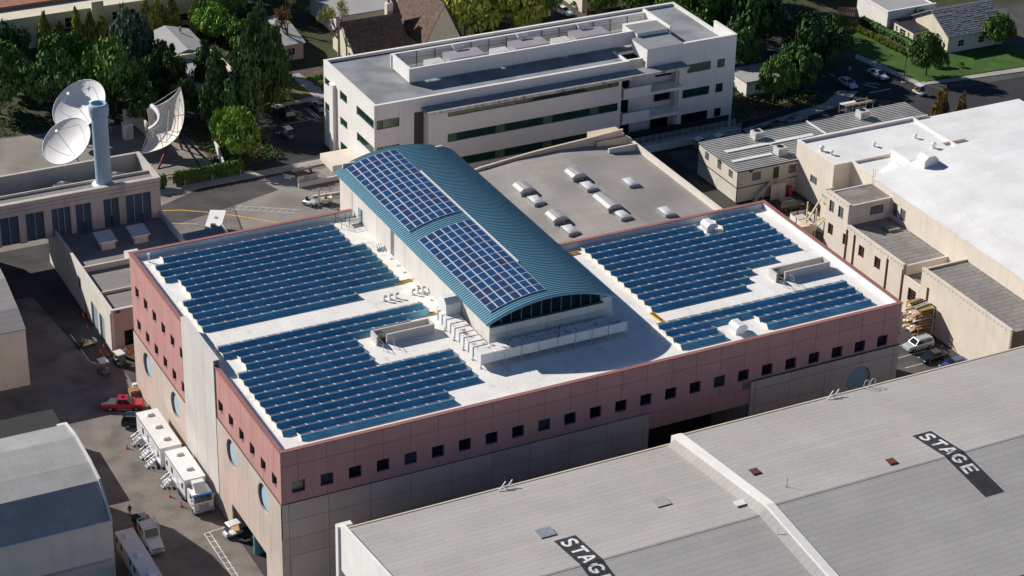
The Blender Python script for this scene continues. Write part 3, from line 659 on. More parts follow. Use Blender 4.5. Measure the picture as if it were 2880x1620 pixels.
# tall slab fin and walkway canopy at the left end
MB().box(56.2, 118.6, 0, 56.78, 120.2, 13.4).build('fin', 'office_white', off)
MB().box(50.8, 106.0, 3.3, 56.7, 111.6, 4.5).build('entrance_canopy', 'stucco_cream', off)
M('hvac_purple', (.33, .30, .32), .6, metal=.1, var=.08)
def hvac(x, label):
    t = thing('air_handler', label, 'air handler', (x+5, 112.3, 15.6), group='air handlers inside the office roof screen')
    MB().box(x+4.1, 110.7, 16.1, x+10.6, 114, 18.15).build('cabinet', 'hvac_purple', t)
    MB().box(x, 110.9, 16.2, x+3.1, 113.0, 17.9).build('condenser', 'galv_light', t)
    for k in range(3): MB().box(x+.4+.8*k, 110.84, 16.5, x+.9+.8*k, 110.897, 17.6).build('coil', 'dark_metal', t)
    MB().box(x+3.12, 111.2, 16.3, x+4.08, 112.8, 17.6).build('duct', 'galv', t)
    pp = MB()
    for k in range(3): pp.bar((x+6.5+.5*k, 114.3, 17.0), (x+6.5+.5*k, 114.3, 19.0), .12); 
    pp.build('pipe', 'alu', t); p2 = MB()
    for k in range(3): p2.bar((x+6.2, 114.05+.3*k, 18.7+.15*k), (x+8.2, 114.05+.3*k, 18.7+.15*k), .15, 8)
    p2.build('pipe', 'white_metal', t)
    MB().box(x+4.0, 110.6, 18.153, x+10.7, 114.1, 18.2).build('lid', 'hvac_purple', t)
    for k in range(3): MB().box(x+4.2+.15, 110.62, 15.62, x+4.5, 113.9, 16.08).build('skid', 'dark_metal', t) if k == 0 else None
hvac(70.9, 'purple-grey air handler with white pipes, nearest the left end of the roof screen')
hvac(83.5, 'purple-grey air handler in the middle of the office roof screen')
hvac(95.6, 'purple-grey air handler nearest the office stair tower')
# ramp with railing in front of the office
rmp = thing('access_ramp', 'white access ramp with railings along the front of the office block', 'ramp', (115, 98, 0))
MB().box(104.6, 97.2, 0, 127, 97.5, 1.3).build('wall', 'office_white', rmp); MB().box(104.6, 97.51, 0, 127, 99.4, .9).build('ramp_slab', 'sidewalk', rmp)
for yy in (97.35, 99.3):
    ra = MB()
    for i in range(17): ra.sbar((105+1.37*i, yy, .9), (105+1.37*i, yy, 2.3), .06)
    for i in range(6): ra.sbar((105, yy, 1.45+.16*i), (127, yy, 1.45+.16*i), .035)
    ra.build('railing', 'frame_white', rmp)
# ---------------------------------------------------------------- grey faceted-roof hall with skylights
M('roof_grey_roll', (.33, .305, .28), .9, var=.10, scale=.2, fine=5, fvar=.12, lines=(14., .95, .5, .012, (0, 1)), brickc=.80, col2=(.24, .225, .21), mix_scale=.1)
M('hall_tan', (.60, .50, .38), .9, var=.08)
hall = thing('low_hall', 'low hall with a faceted grey roll roof between the vault and the office', 'hall', (82, 65, 0))
prof = [(50.5, 5.6), (60, 6.9), (68, 7.9), (76, 8.75), (84, 9.0), (91, 8.6), (97.2, 8.0)]
HY0, HY1 = 34.7, 87.5
def hz(x):
    for (a, za), (b, zb) in zip(prof, prof[1:]):
        if a <= x <= b: return za+(zb-za)*(x-a)/(b-a)
    return 8
for (a, za), (b, zb) in zip(prof, prof[1:]):
    MB().add([(a, HY0, za), (b, HY0, zb), (b, HY1, zb), (a, HY1, za), (a, HY0, za-.3), (b, HY0, zb-.3), (b, HY1, zb-.3), (a, HY1, za-.3)], [(0,1,2,3), (7,6,5,4), (0,4,5,1), (2,6,7,3), (1,5,6,2), (3,7,4,0)]).build('roof_facet', 'roof_grey_roll', hall)
MB().prism([(50.5, 0)]+[(a, b-.31) for a, b in prof]+[(97.2, 0)][:1], 'y', HY0, HY1-.01).build('wall', 'stucco_cream', hall)
MB().box(97.2, HY0, 0, 97.5, HY1, 9.0).build('parapet', 'stucco_wall', hall); MB().box(97.1, HY0, 9.003, 97.62, HY1+.1, 9.08).build('coping', 'stucco_cream', hall)
MB().box(91.8, 83.9, 8, 97.18, 84.2, 9.3).build('parapet', 'stucco_wall', hall)
MB().prism([(64, 7.6), (70, 8.6), (80, 9.6), (91, 10.2), (96.5, 10.6), (96.5, 5), (64, 5)], 'y', HY1+.02, HY1+.4).build('back_wall', 'hall_tan', hall)
MB().box(91.5, HY1+.41, 6, 97, HY1+3.5, 9.6).build('back_bay', 'hall_tan', hall); MB().box(91.2, 87.0, 7.8, 97.18, 87.4, 9.4).build('parapet', 'hall_tan', hall)
M('skylight_dome', (.56, .57, .585), .35, var=.03)
M('vent_ribbed', (.50, .49, .47), .5, metal=.3, var=.06)
def skylight(x, y, label):
    z = hz(x+1.2); t = thing('skylight', label, 'skylight', (x, y, z), group='domed skylights on the grey hall roof')
    MB().box(x, y, z-.2, x+1.9, y+2.9, z+.5).build('curb', 'galv', t)
    def f(u, v):
        return (x+.08+1.74*u, y+.08+2.74*v, z+.52+.30*(max(0, math.sin(math.pi*u))*max(0, math.sin(math.pi*v)))**.5)
    MB().grid(f, 8, 8).build('dome', 'skylight_dome', t)
def ribvent(x, y, ln, label):
    z = hz(x+1.2); t = thing('roof_vent', label, 'roof vent', (x, y, z), group='ribbed vents on the grey hall roof')
    MB().box(x+.3, y+.3, z-.2, x+2.3, y+ln-.3, z+.7).build('curb', 'galv', t)
    pf = [(x, z+.7), (x, z+.95), (x+.55, z+1.3), (x+1.3, z+1.42), (x+2.05, z+1.3), (x+2.6, z+.95), (x+2.6, z+.7)]
    MB().prism(pf, 'y', y, y+ln).build('hood', 'vent_ribbed', t)
    n = int(ln/.42)
    for i in range(n):
        yy = y+.15+(ln-.3)*i/(n-1); pf2 = [(x-.04, z+.72), (x-.04, z+.97), (x+.53, z+1.36), (x+1.3, z+1.48), (x+2.07, z+1.36), (x+2.64, z+.97), (x+2.64, z+.72)]
        MB().prism(pf2, 'y', yy-.05, yy+.05).build('rib', 'white_metal', t)
for x, y, l in ((80.8, 71.3, 'domed skylight in the back middle of the grey hall roof'), (88.0, 70.2, 'domed skylight at the back right of the grey hall roof, apart from the vents'), (87.9, 58.4, 'domed skylight at the front right of the grey hall roof'), (80.7, 59.9, 'domed skylight in front of the longest ribbed vent'), (71.2, 59.6, 'domed skylight at the front left of the grey hall roof'), (71.2, 71.2, 'domed skylight at the back left of the grey hall roof')): skylight(x, y, l)
for x, y, n, l in ((80.3, 75.4, 3.0, 'ribbed metal vent farthest back on the grey hall roof, near the tan wall'), (80.0, 63.0, 5.2, 'longest ribbed metal vent on the grey hall roof'), (70.7, 63.8, 3.0, 'ribbed metal vent at the front left of the grey hall roof, close to the vault'), (70.7, 75.2, 3.0, 'ribbed metal vent at the back left of the grey hall roof')): ribvent(x, y, n, l)
# ---------------------------------------------------------------- two-storey modular office on the right
M('module_wall', (.60, .55, .45), .85, var=.06, lines=(.4, 50, 0, .012, (0, 2)), brickc=.85)
M('module_wall_side', (.64, .59, .49), .85, var=.06, lines=(.4, 50, 0, .012, (1, 2)), brickc=.85)
M('module_roof', (.40, .395, .375), .55, metal=.15, var=.15, scale=.3, fine=2, col2=(.48, .47, .44), mix_scale=.25)
M('trim_dark', (.05, .055, .065), .6); M('rib_grey', (.13, .13, .13), .6)
mod = thing('modular_office', 'two-storey cream modular office with grey ribbed metal roof', 'modular office', (132, 80, 0))
MX0, MX1, MY0, MY1 = 111.0, 154.4, 73.3, 86.0
FMl, FMf = left(MX0), front(MY0)
mlw = [(74.9, 76.2, 4.0, 5.3), (78.6, 79.8, 4.0, 5.4), (82.6, 83.9, 4.0, 5.4)]
wl = MB(); wall(wl, FMl, MY0, MY1, .15, 5.9, mlw, .25); wl.build('wall', 'module_wall_side', mod)
for h in mlw: window(mod, FMl, *h, nu=2, fm='trim_dark', gm='glass_grey', dep=.06)
mfw = [(113.9, 115.6, 3.7, 5.2), (121.2, 122.7, 3.7, 5.2)]; mdoor = (118.1, 119.3, 3.1, 5.4)
wl = MB(); wall(wl, FMf, MX0+.26, MX1, .15, 5.9, mfw+[mdoor], .25); wl.build('wall', 'module_wall', mod)
for h in mfw: window(mod, FMf, *h, nu=2, fm='trim_dark', gm='glass_grey', dep=.06)
d_ = MB(); fbox(d_, FMf, 118.15, 119.25, .1, .15, 3.12, 5.35); d_.build('door', 'trim_dark', mod)
d_ = MB(); fbox(d_, FMl, 79.6, 80.6, -.03, -.003, .2, 2.2); d_.build('door', 'module_wall_side', mod)
d_ = MB(); fbox(d_, FMl, MY0, MY1, -.04, -.003, 2.75, 2.93); fbox(d_, FMl, MY0, MY1, -.06, -.003, 5.75, 6.0); d_.build('trim', 'trim_dark', mod)
d_ = MB(); fbox(d_, FMf, MX0, 123, -.04, -.003, 2.75, 2.93); fbox(d_, FMf, MX0, MX1, -.06, -.003, 5.75, 6.0); d_.build('trim', 'trim_dark', mod)
MB().sbar((MX0-.03, MY0-.03, .1), (MX0-.03, MY0-.03, 6.0), .14).build('trim', 'trim_dark', mod)
MB().box(MX0-.1, MY0-.1, 6.0, MX1+.1, MY1+.1, 6.08).build('roof', 'module_roof', mod)
for i in range(20):
    y = MY0+.3+(MY1-MY0-.6)*i/19
    MB().box(MX0-.1, y-.05, 6.083, MX1+.1, y+.05, 6.15).build('roof_rib', 'rib_grey', mod)
for y0, y1, x0, x1 in ((80.3, 81.2, 113, 131), (76.5, 77.3, 112, 120)): MB().box(x0, y0, 6.176, x1, y1, 6.18).build('roof_patch', 'white_metal', mod)
MB().sbar((133, 86, 6.25), (133.1, 79.9, 6.25), .2).build('conduit', 'white_metal', mod); MB().sbar((121, 83, 6.22), (123, 74, 6.22), .08).build('conduit', 'white_metal', mod)
MB().box(111.5, MY0-.05, 2.95+.25, 112.3, MY0-.01, 3.65).build('number_sign', 'frame_white', mod)
for x, z in ((113.2, 5.45),): MB().box(x, MY0-.25, z, x+.6, MY0-.065, z+.25).build('lamp', 'dark_metal', mod)
MB().box(MX0-.3, 78.9, 5.45, MX0-.065, 79.5, 5.7).build('lamp', 'dark_metal', mod)
def text_mesh(txt, size, bold=0):
    cu = bpy.data.curves.new('t', 'FONT'); cu.body = txt; cu.size = size; cu.offset = bold; cu.resolution_u = 2; cu.extrude = .004
    o = bpy.data.objects.new('t', cu); C.objects.link(o); dg = bpy.context.evaluated_depsgraph_get(); me = bpy.data.meshes.new_from_object(o.evaluated_get(dg)); bpy.data.objects.remove(o); return me
tm = text_mesh('795', .36, .01); o = piece(tm, 'number', mod, (111.56, MY0-.056, 3.28), 'frame_dark'); o.rotation_euler = (math.pi/2, 0, 0)
st = thing('outside_stair', 'cream steel stair with railings up to the modular office door', 'stair', (116, 71.5, 0))
for i in range(10): MB().box(114.0+.3*i, 71.9, .3*i+.12, 114.34+.3*i, 73.0, .3*i+.2).build('tread', 'galv', st)
MB().box(117.1, 71.9, 2.95, 119.8, 73.1, 3.07).build('landing', 'galv', st)
for yy in (71.85,):
    r_ = MB()
    for k in range(3): r_.sbar((113.9, yy, .45+.3*k), (117.0, yy, 3.45+.3*k), .06); r_.sbar((117.0, yy, 3.45+.3*k), (119.9, yy, 3.45+.3*k), .06)
    for x, z0, z1 in ((113.9, 0, 1.2), (115.4, 0, 2.6), (117, 0, 4.1), (118.4, 0, 4.1), (119.9, 0, 4.1)): r_.sbar((x, yy, z0), (x, yy, z1), .09)
    r_.build('railing', 'stucco_cream', st)
MB().box(117, 71.9, .05, 119.85, 71.97, 2.9).build('skirt', 'module_wall', st)
def acunit(x, y, z, label, s_=1.9, h=1.3):
    t = thing('rooftop_ac_unit', label, 'ac unit', (x, y, z), group='ac units on the ribbed roof')
    MB().box(x, y, z, x+s_, y+s_*.9, z+h).build('cabinet', 'galv_light', t)
    MB().cyl(x+s_/2, y+s_*.55, z+h, z+h+.06, s_*.3, 16).build('fan', 'black', t); MB().box(x+.15, y-.03, z+.3, x+s_*.45, y-.003, z+h-.3).build('grille', 'galv', t)
    MB().cyl(x+s_/2, y+s_*.55, z+h-.02, z+h+.03, s_*.36, 16).build('fan_ring', 'galv', t)
acunit(142.3, 82.6, 6.17, 'boxy ac unit farthest right on the ribbed roof, by the white conduit')
acunit(120.2, 82.6, 6.17, 'boxy ac unit on the far edge of the ribbed roof, nearest the office')
acunit(120.3, 75.4, 6.17, 'boxy ac unit near the front edge of the ribbed roof, above the stair')
# ---------------------------------------------------------------- cream studio buildings on the right
M('roof_bright', (.76, .755, .74), .8, var=.03, scale=.2, fine=3, lines=(8., 1.8, .5, .02, (0, 1)), brickc=.9, col2=(.69, .68, .66), mix_scale=.12)
M('roof_brown', (.20, .175, .155), .9, var=.2, scale=.3, fine=4, lines=(9, .95, .5, .03, (0, 1)), brickc=.7, col2=(.28, .26, .24), mix_scale=.25)
M('roof_grey_patch', (.25, .235, .22), .9, var=.15, scale=.3, fine=4, lines=(2.6, 1.0, .37, .05, (0, 1)), brickc=.35)
r1 = thing('white_roof_hall', 'cream hall with a bright white flat roof beside the modular office', 'hall', (135, 66, 0))
FA = left(123.0)
wl = MB(); wall(wl, FA, 62.9, 74.0, 0, 9.3, [(67.3, 69.3, 3.6, 5.0)], .35); wl.box(123.36, 62.9, 0, 150, 63.2, 9.3).box(123.36, 73.7, 0, 150, 74, 9.3).box(126.5, 52, 0, 126.8, 62.89, 9.3)
wl.build('wall', 'stucco_cream', r1)
window(r1, FA, 67.3, 69.3, 3.6, 5.0, nu=3, nz=3, fm='frame_dark', gm='glass_grey', dep=.15)
MB().box(123.3, 63.2, 8.5, 170, 73.7, 8.9).box(126.8, 51.3, 8.5, 170, 63.2, 8.897).build('roof', 'roof_bright', r1)
MB().box(122.92, 62.82, 9.303, 123.45, 74.08, 9.4).box(123.453, 62.82, 9.303, 126.4, 63.28, 9.4).box(123.453, 73.62, 9.303, 147, 74.08, 9.4).box(126.42, 51.3, 9.303, 126.9, 63.28, 9.4).box(146.6, 56, 8.9, 147, 73.6, 9.38).build('coping', 'stucco_white', r1)
MB().box(134, 57, 8.9, 143, 62.4, 10.6).build('penthouse', 'stucco_white', r1); MB().box(133.9, 56.9, 10.603, 143.1, 62.5, 10.66).build('penthouse_roof', 'roof_bright', r1)
MB().prism([(129, 8.9), (133.9, 8.9), (131.5, 10.4)], 'y', 55.5, 58.5).build('ridge_hood', 'roof_bright', r1)
def mush(x, y, z, label, r_=.35, h=.9):
    t = thing('roof_ventilator', label, 'ventilator', (x, y, z), group='ventilators on the bright white roof')
    MB().cyl(x, y, z, z+h*.6, r_*.6, 10).build('stem', 'galv_light', t); MB().cyl(x, y, z+h*.6, z+h*.82, r_, 12, r_*.95).build('cap', 'white_metal', t); MB().cyl(x, y, z+h*.82, z+h, r_*.7, 12, r_*.2).build('cap', 'white_metal', t)
mush(124.8, 69.3, 8.9, 'larger white ventilator near the left edge of the bright white roof', .5, 1.1); mush(125.5, 67.4, 8.9, 'small white ventilator near the left edge of the bright white roof'); mush(134.1, 67.3, 8.9, 'ventilator alone in the middle of the bright white roof'); mush(142.6, 67.2, 8.9, 'ventilator at the right end of the bright white roof')
mush(140.5, 59.5, 10.66, 'turbine ventilator on the raised white block of the roof', .5, 1.1)
# roof terrace with table and chairs
ter = thing('roof_terrace', 'small shaded roof terrace with cream parapet between the cream buildings', 'terrace', (124.7, 60, 0))
MB().box(121, 52.3, 4.1, 126.49, 62.89, 4.5).build('deck', 'louvre_blue', ter); MB().box(121, 56.5, 4.5, 121.2, 62.5, 5.5).box(121.2, 62.3, 4.5, 122.9, 62.5, 5.5).build('parapet', 'stucco_cream', ter)
MB().box(121, 52.3, 0, 121.3, 62.8, 4.09).build('wall', 'stucco_cream', ter)
tb = thing('terrace_table', 'round white table on the roof terrace', 'table', (124.6, 58.6, 4.5)); MB().cyl(124.6, 58.6, 5.9, 5.96, 1.1, 20).build('tabletop', 'white_metal', tb); MB().cyl(124.6, 58.6, 4.5, 5.9, .06, 8).build('leg', 'dark_metal', tb)
M('green_chair', (.02, .09, .07), .6)
def patio_chair(x, y, label):
    t = thing('patio_chair', label, 'chair', (x, y, 4.5), group='green chairs on the roof terrace')
    MB().box(x-.25, y-.25, 4.92, x+.25, y+.25, 4.97).build('seat', 'green_chair', t); MB().box(x-.25, y+.2, 4.97, x+.25, y+.25, 5.45).build('backrest', 'green_chair', t)
    for a in (-.22, .22):
        for b in (-.22, .22): MB().sbar((x+a, y+b, 4.5), (x+a, y+b, 4.92), .04).build('leg', 'green_chair', t)
patio_chair(123.2, 60.2, 'green patio chair behind the round table, left of it'); patio_chair(123.9, 61.2, 'green patio chair farthest back on the roof terrace'); patio_chair(123.1, 57.6, 'green patio chair in front of the round table')
r2 = thing('cream_studio', 'long cream studio building with steel windows and stepped roofs', 'studio building', (118, 40, 0))
FB = left(114.3)
rw2 = [(50.1, 51.4, 7.85, 9.9), (47.5, 48.9, 7.95, 9.95), (49.8, 51.2, 3.95, 5.9), (45.6, 47.0, 3.95, 5.9), (41.1, 42.6, 3.95, 5.9), (36.7, 38.3, 3.95, 5.95), (27.2, 29.2, 2.6, 4.8), (22, 23.6, 2.6, 4.8)]
wl = MB(); wall(wl, FB, 46.2, 52.1, 0, 11.1, rw2, .35); wall(wl, FB, 31.0, 46.199, 0, 7.7, rw2, .35); wall(wl, FB, 26.4, 30.99, 0, 6.2, rw2, .35); wall(wl, FB, 5, 26.399, 0, 9.4, rw2, .35)
wl.box(114.66, 46.2, 0, 122.5, 46.5, 10.9).box(114.66, 51.8, 0, 122.5, 52.1, 10.9).box(114.66, 26.1, 0, 122.5, 26.398, 9.3).box(114.66, 30.7, 0, 122.5, 30.99, 7.6)
wl.build('wall', 'stucco_cream', r2)
for i, h in enumerate(rw2): window(r2, FB, *h, nu=2, nz=4, fm='frame_dark' if i < 2 else 'frame_brown', gm='glass_grey' if i < 2 else 'glass_dark', dep=.2)
MB().add([(114.66, 46.5, 10.75), (122.5, 46.5, 10.9), (122.5, 51.8, 10.9), (114.66, 51.8, 10.75)], [(0,1,2,3)]).build('roof', 'roof_brown', r2)
MB().box(114.66, 31, 7.0, 122.5, 46.19, 7.4).build('roof', 'roof_grey_patch', r2); MB().box(114.66, 26.4, 5.6, 122.5, 30.69, 5.9).build('roof', 'roof_brown', r2); MB().box(114.66, 5, 8.6, 122.5, 26.09, 9.0).build('roof', 'roof_grey_patch', r2)
MB().box(114.2, 31, 7.703, 114.72, 46.19, 7.8).box(114.2, 46.15, 11.103, 114.72, 52.2, 11.2).box(114.2, 5, 9.403, 114.72, 26.45, 9.5).build('coping', 'stucco_cream', r2)
MB().box(119.2, 41.5, 7.4, 121.2, 43.6, 7.8).build('roof_hatch', 'roof_brown', r2)
for y in (46.0, 43.9, 35.0, 30.9, 24.5): MB().sbar((114.2, y, .2), (114.2, y, 7.0), .16).build('downpipe', 'frame_brown', r2)
window(r2, front(46.2), 118.6, 121.0, 8.6, 10.0, nu=2, fm='frame_dark', gm='glass_grey', dep=-.05)
sl = MB()
for y0, y1, z in ((46.5, 52, 10.75), (31.3, 46, 7.35), (6, 26, 9.05)):
    y = y0
    while y < y1: sl.box(114.24, y, z-.03, 114.296, y+.3, z+.03); y += .9
o = sl.build('scuppers', 'brown_dirt', r2); o['kind'] = 'stuff'
r3 = thing('curved_white_roof_stage', 'tall cream stage with a gently curved bright white roof', 'stage building', (138, 40, 0))
FD = left(122.52); rw3 = [(42.2, 43.6, 8.3, 10.2), (44.4, 45.6, 8.2, 10.4)]
wl = MB(); wall(wl, FD, 0, 51.2, 0, 12.2, rw3, .35); wl.box(122.9, 50.8, 0, 175, 51.2, 12.2); wl.build('wall', 'stucco_cream', r3)
for h in rw3: window(r3, FD, *h, nu=2, nz=3, fm='frame_dark', gm='glass_grey', dep=.15)
pf = [(122.45, 12.25)]+[(122.45+52*i/14, 12.25+3.2*math.sin(math.pi*i/14)**.9) for i in range(1, 14)]+[(174.45, 12.25), (174.45, 11.9), (122.45, 11.9)]
mb = MB().prism(pf, 'y', 0, 51.25); mb.build('roof', 'roof_bright', r3)
MB().box(129.8, 48, 13.2, 132.5, 50.3, 15.0).prism([(129.8, 15.0), (132.5, 15.0), (131.8, 15.7), (130.5, 15.7)], 'y', 48, 50.3).build('roof_hood', 'stucco_white', r3)
MB().sbar((126.6, 51.6, 9.2), (150, 51.8, 10.2), .5).build('pipe_run', 'galv', r3)
lad = thing('roof_ladder', 'thin steel roof ladder rising beside the terrace', 'ladder', (126.4, 56.3, 4.5))
for yy in (56.0, 56.6): MB().sbar((126.35, yy, 4.5), (126.35, yy, 10.9), .09).build('rail', 'galv_light', lad)
for k in range(16): MB().sbar((126.35, 56.0, 4.8+.35*k), (126.35, 56.6, 4.8+.35*k), .05).build('rung', 'galv_light', lad)
# wooden exterior stair tower behind the studio
M('timber_cream', (.62, .52, .36), .85, var=.1)
wt = thing('timber_stair', 'cream timber exterior stair and landing behind the cream studio', 'stair', (114, 55, 0))
MB().box(110.6, 54.2, 3.0, 114.2, 57.2, 3.15).build('landing', 'timber_cream', wt)
MB().box(110.6, 54.15, 3.15, 114.2, 54.2, 4.2).box(110.55, 54.2, 3.15, 110.6, 57.2, 4.2).build('guard', 'timber_cream', wt)
for x, y in ((110.8, 54.4), (114.1, 54.4), (110.8, 57), (114.1, 57)): MB().sbar((x, y, 0), (x, y, 3.0 if x < 112 else 7), .18).build('post', 'timber_cream', wt)
MB().sbar((114.1, 54.4, 3.2), (116.5, 53, 7), .2).sbar((114.1, 57, 3.2), (116.5, 57, 7), .2).build('brace', 'timber_cream', wt)
for k in range(10): MB().box(114.2+.3*k, 54.5, 3.2+.3*k, 114.5+.3*k, 55.6, 3.28+.3*k).build('tread', 'timber_cream', wt)
MB().box(117, 54, 6.1, 121, 57, 6.25).build('landing', 'timber_cream', wt); MB().box(117, 53.95, 6.25, 121, 54, 7.4).box(116.95, 54, 6.25, 117, 57, 7.4).build('guard', 'timber_cream', wt)
# equipment compound
cpd = thing('equipment_enclosure', 'grey panel fence enclosure holding equipment beside the cream studio', 'enclosure', (116, 60, 0))
for a, b in (((114.4, 62.2), (117.4, 62.1)), ((114.4, 62.2), (114.0, 57.6)), ((117.4, 62.1), (118.2, 57.6))):
    n = max(2, int(math.dist(a, b)/2.2))
    for i in range(n):
        p0 = Vector((*a, 0)).lerp(Vector((*b, 0)), i/n); p1 = Vector((*a, 0)).lerp(Vector((*b, 0)), (i+1)/n); q = (p1-p0).normalized()
        MB().add([p0+q*.06+Vector((0, 0, .1)), p1-q*.06+Vector((0, 0, .1)), p1-q*.06+Vector((0, 0, 2.6)), p0+q*.06+Vector((0, 0, 2.6))], [(0,1,2,3)]).build('panel', 'office_white', cpd)
        MB().sbar(p0, p0+Vector((0, 0, 2.65)), .14).build('post', 'dark_metal', cpd)
def crate(x, y, sx, sy, sz, label, nm='equipment_box'):
    t = thing(nm, label, 'container', (x, y, 0)); MB().box(x, y, .1, x+sx, y+sy, sz).build('body', 'galv_light', t)
    for k in range(4): MB().box(x+.02, y+sy*(k+.15)/4, sz+.002, x+sx-.02, y+sy*(k+.85)/4, sz+.05).build('roof_panel', 'stucco_cream', t)
    MB().box(x-.01, y-.03, sz-.25, x+sx+.01, y-.002, sz).build('edge', 'galv', t)
crate(114.6, 57.6, 1.5, 2.0, 2.3, 'cream metal container inside the grey panel enclosure'); crate(114.8, 60.0, 1.8, 1.6, 2.2, 'white equipment box inside the grey panel enclosure, behind the container')
# ---------------------------------------------------------------- roof equipment on the production building
dct = thing('rooftop_duct', 'large white L-shaped roof duct with flanges wrapping the near end of the vault', 'duct', (31, 9, R))
def dseg(x0, y0, x1, y1):
    MB().box(x0, y0, 21.9, x1, y1, 23.25).build('duct_section', 'white_metal', dct); MB().box(x0+.01, y0+.01, 23.253, x1-.01, y1-.01, 23.27).build('duct_top', 'duct_top', dct)
ys = [9.0, 10.1, 11.2, 12.5, 13.9, 15.2, 16.6, 17.9, 19.2, 20.5, 21.8]
for a, b in zip(ys[2:], ys[3:]): dseg(30.9, a+.03, 33.0, b-.03)
xs = [30.9]+[33.0+1.93*k for k in range(11)]
for a, b in zip(xs, xs[1:]): dseg(a+.02, 9.0, b-.02, 11.15)
for y in ys[2:]: MB().box(30.82, y-.04, 21.85, 33.06, y+.04, 23.33).build('flange', 'galv', dct)
for x in xs[1:]: MB().box(x-.035, 8.93, 21.85, x+.035, 11.2, 23.32).build('flange', 'white_metal', dct)
for y in (9.3, 11.7, 14.5, 17.3, 20.1): MB().sbar((31.1, y, R), (31.1, y, 21.9), .1).cbox((31.1, y, R+.04), (.35, .35, .08)).build('support', 'galv', dct)
for x in (34.3, 36.7, 39.2, 42.0, 44.6, 47, 49.5, 52.2): MB().sbar((x, 8.9, R), (x, 8.9, 23.4), .08).cbox((x, 8.9, R+.04), (.35, .35, .08)).build('support', 'alu', dct)
MB().prism([(20.2, 21.9), (22.6, 21.9), (22.6, 24.9), (21.9, 25.5), (20.9, 25.5), (20.2, 24.8)], 'x', 31.3, 33.55).build('riser', 'white_metal', dct)
MB().prism([(12.6, 22.0), (15.0, 22.0), (15.0, 24.6), (13.2, 25.0)], 'x', 50.5, 52.2).build('riser', 'white_metal', dct)
MB().cyl(42, 8.8, 23.4, 24.6, .06, 6).cyl(42, 8.8, 24.6, 25.0, .12, 8).build('floodlight_mast', 'dark_metal', dct)
def stairbox(x0, x1, y0, y1, label):
    t = thing('roof_stair_enclosure', label, 'stair enclosure', (x0, y0, R), group='open concrete stair enclosures on the roof')
    for b in ((x0+1.45, y0, x1, y0+.22), (x0, y1-.22, x1, y1), (x1-.22, y0+.223, x1-.003, y1-.223), (x0, y0, x0+.25, y1-.223)): MB().box(b[0], b[1], R-.05, b[2], b[3], R+1.35).build('wall', 'grey_concrete_panel', t)
    MB().box(x0+.26, y0+.23, R+.005, x1-.23, y1-.23, R+.02).build('stair_floor', 'brown_dirt', t); MB().box(x0+.26, y1-.6, R+.02, x0+1.4, y1-.24, R+1.0).build('door', 'galv', t)
    r_ = MB()
    for xx in (x0+.3, x0+1.9):
        for yy in (y0-1.6, y0-.15): r_.sbar((xx, yy, R), (xx, yy, R+1.1), .05)
        for z in (.55, 1.08): r_.sbar((xx, y0-1.6, R+z), (xx, y0-.15, R+z), .045)
    r_.build('railing', 'galv', t)
stairbox(21.3, 29.6, 20.1, 22.0, 'open concrete stair enclosure with railings amid the left solar rows'); stairbox(78.4, 87.3, 13.4, 15.3, 'open concrete stair enclosure with railings on the right wing of the roof')
def hood(x, y, label):
    t = thing('roof_hood_vent', label, 'roof vent', (x, y, R), group='white ribbed hood vents on the white roof')
    MB().box(x-.7, y-.6, R, x+.7, y+.6, R+.7).build('base', 'white_metal', t)
    for k in range(4):
        yy = y-.95+.5*k
        pf = [(x-.9, R+.7), (x-.9, R+1.1), (x-.45, R+1.5), (x+.45, R+1.5), (x+.9, R+1.1), (x+.9, R+.7)]
        MB().prism(pf, 'y', yy, yy+.42).build('hood_segment', 'white_metal', t)
        if k < 3: MB().prism([(a if a < x else a, b-.06) for a, b in pf], 'y', yy+.421, yy+.499).build('rib', 'galv', t)
hood(78.3, 31.0, 'white ribbed hood vent at the back of the right roof wing'); hood(66.2, 3.7, 'white ribbed hood vent near the front edge of the right roof wing')
def goose(x, y, label):
    t = thing('gooseneck_vent', label, 'vent pipe', (x, y, R), group='short gooseneck vents beside the vault')
    MB().bar((x, y, R), (x, y, R+.75), .13, 8).build('pipe', 'white_metal', t); MB().bar((x, y, R+.7), (x+.35, y-.2, R+.72), .15, 8, .2).build('mouth', 'galv', t); MB().cyl(x, y, R, R+.12, .32, 10).build('flashing', 'roof_white', t)
for x, y, l in ((27.16, 30.9, 'gooseneck vent at the left end of the left trio'), (28.06, 30.96, 'gooseneck vent in the middle of the left trio'), (28.95, 30.95, 'gooseneck vent at the right end of the left trio'), (31.39, 31.0, 'gooseneck vent at the left end of the trio nearer the vault'), (32.24, 31.08, 'gooseneck vent in the middle of the trio nearer the vault'), (33.0, 31.13, 'gooseneck vent closest to the vault wall')): goose(x, y, l)
def yramp(a, b, wd, label):
    t = thing('cable_crossover', label, 'cable ramp', (*a, R), group='yellow cable crossovers on the roof')
    A = Vector((*a, R)); B = Vector((*b, R)); d = (B-A).normalized(); q = Vector((-d.y, d.x, 0))*wd/2; up = Vector((0, 0, .18))
    MB().add([A-q, B-q, B+q, A+q, A-q+up, B-q+up, B+q+up, A+q+up], [(4,5,6,7), (0,1,5,4), (1,2,6,5), (2,3,7,6), (3,0,4,7)]).build('ramp', 'yellow', t)
    up = Vector((0, 0, .19)); q = q*.5; e = d*.15
    MB().quad(A-q+up+e, B-q+up-e, B+q+up-e, A+q+up+e).build('tread', 'dark_metal', t)
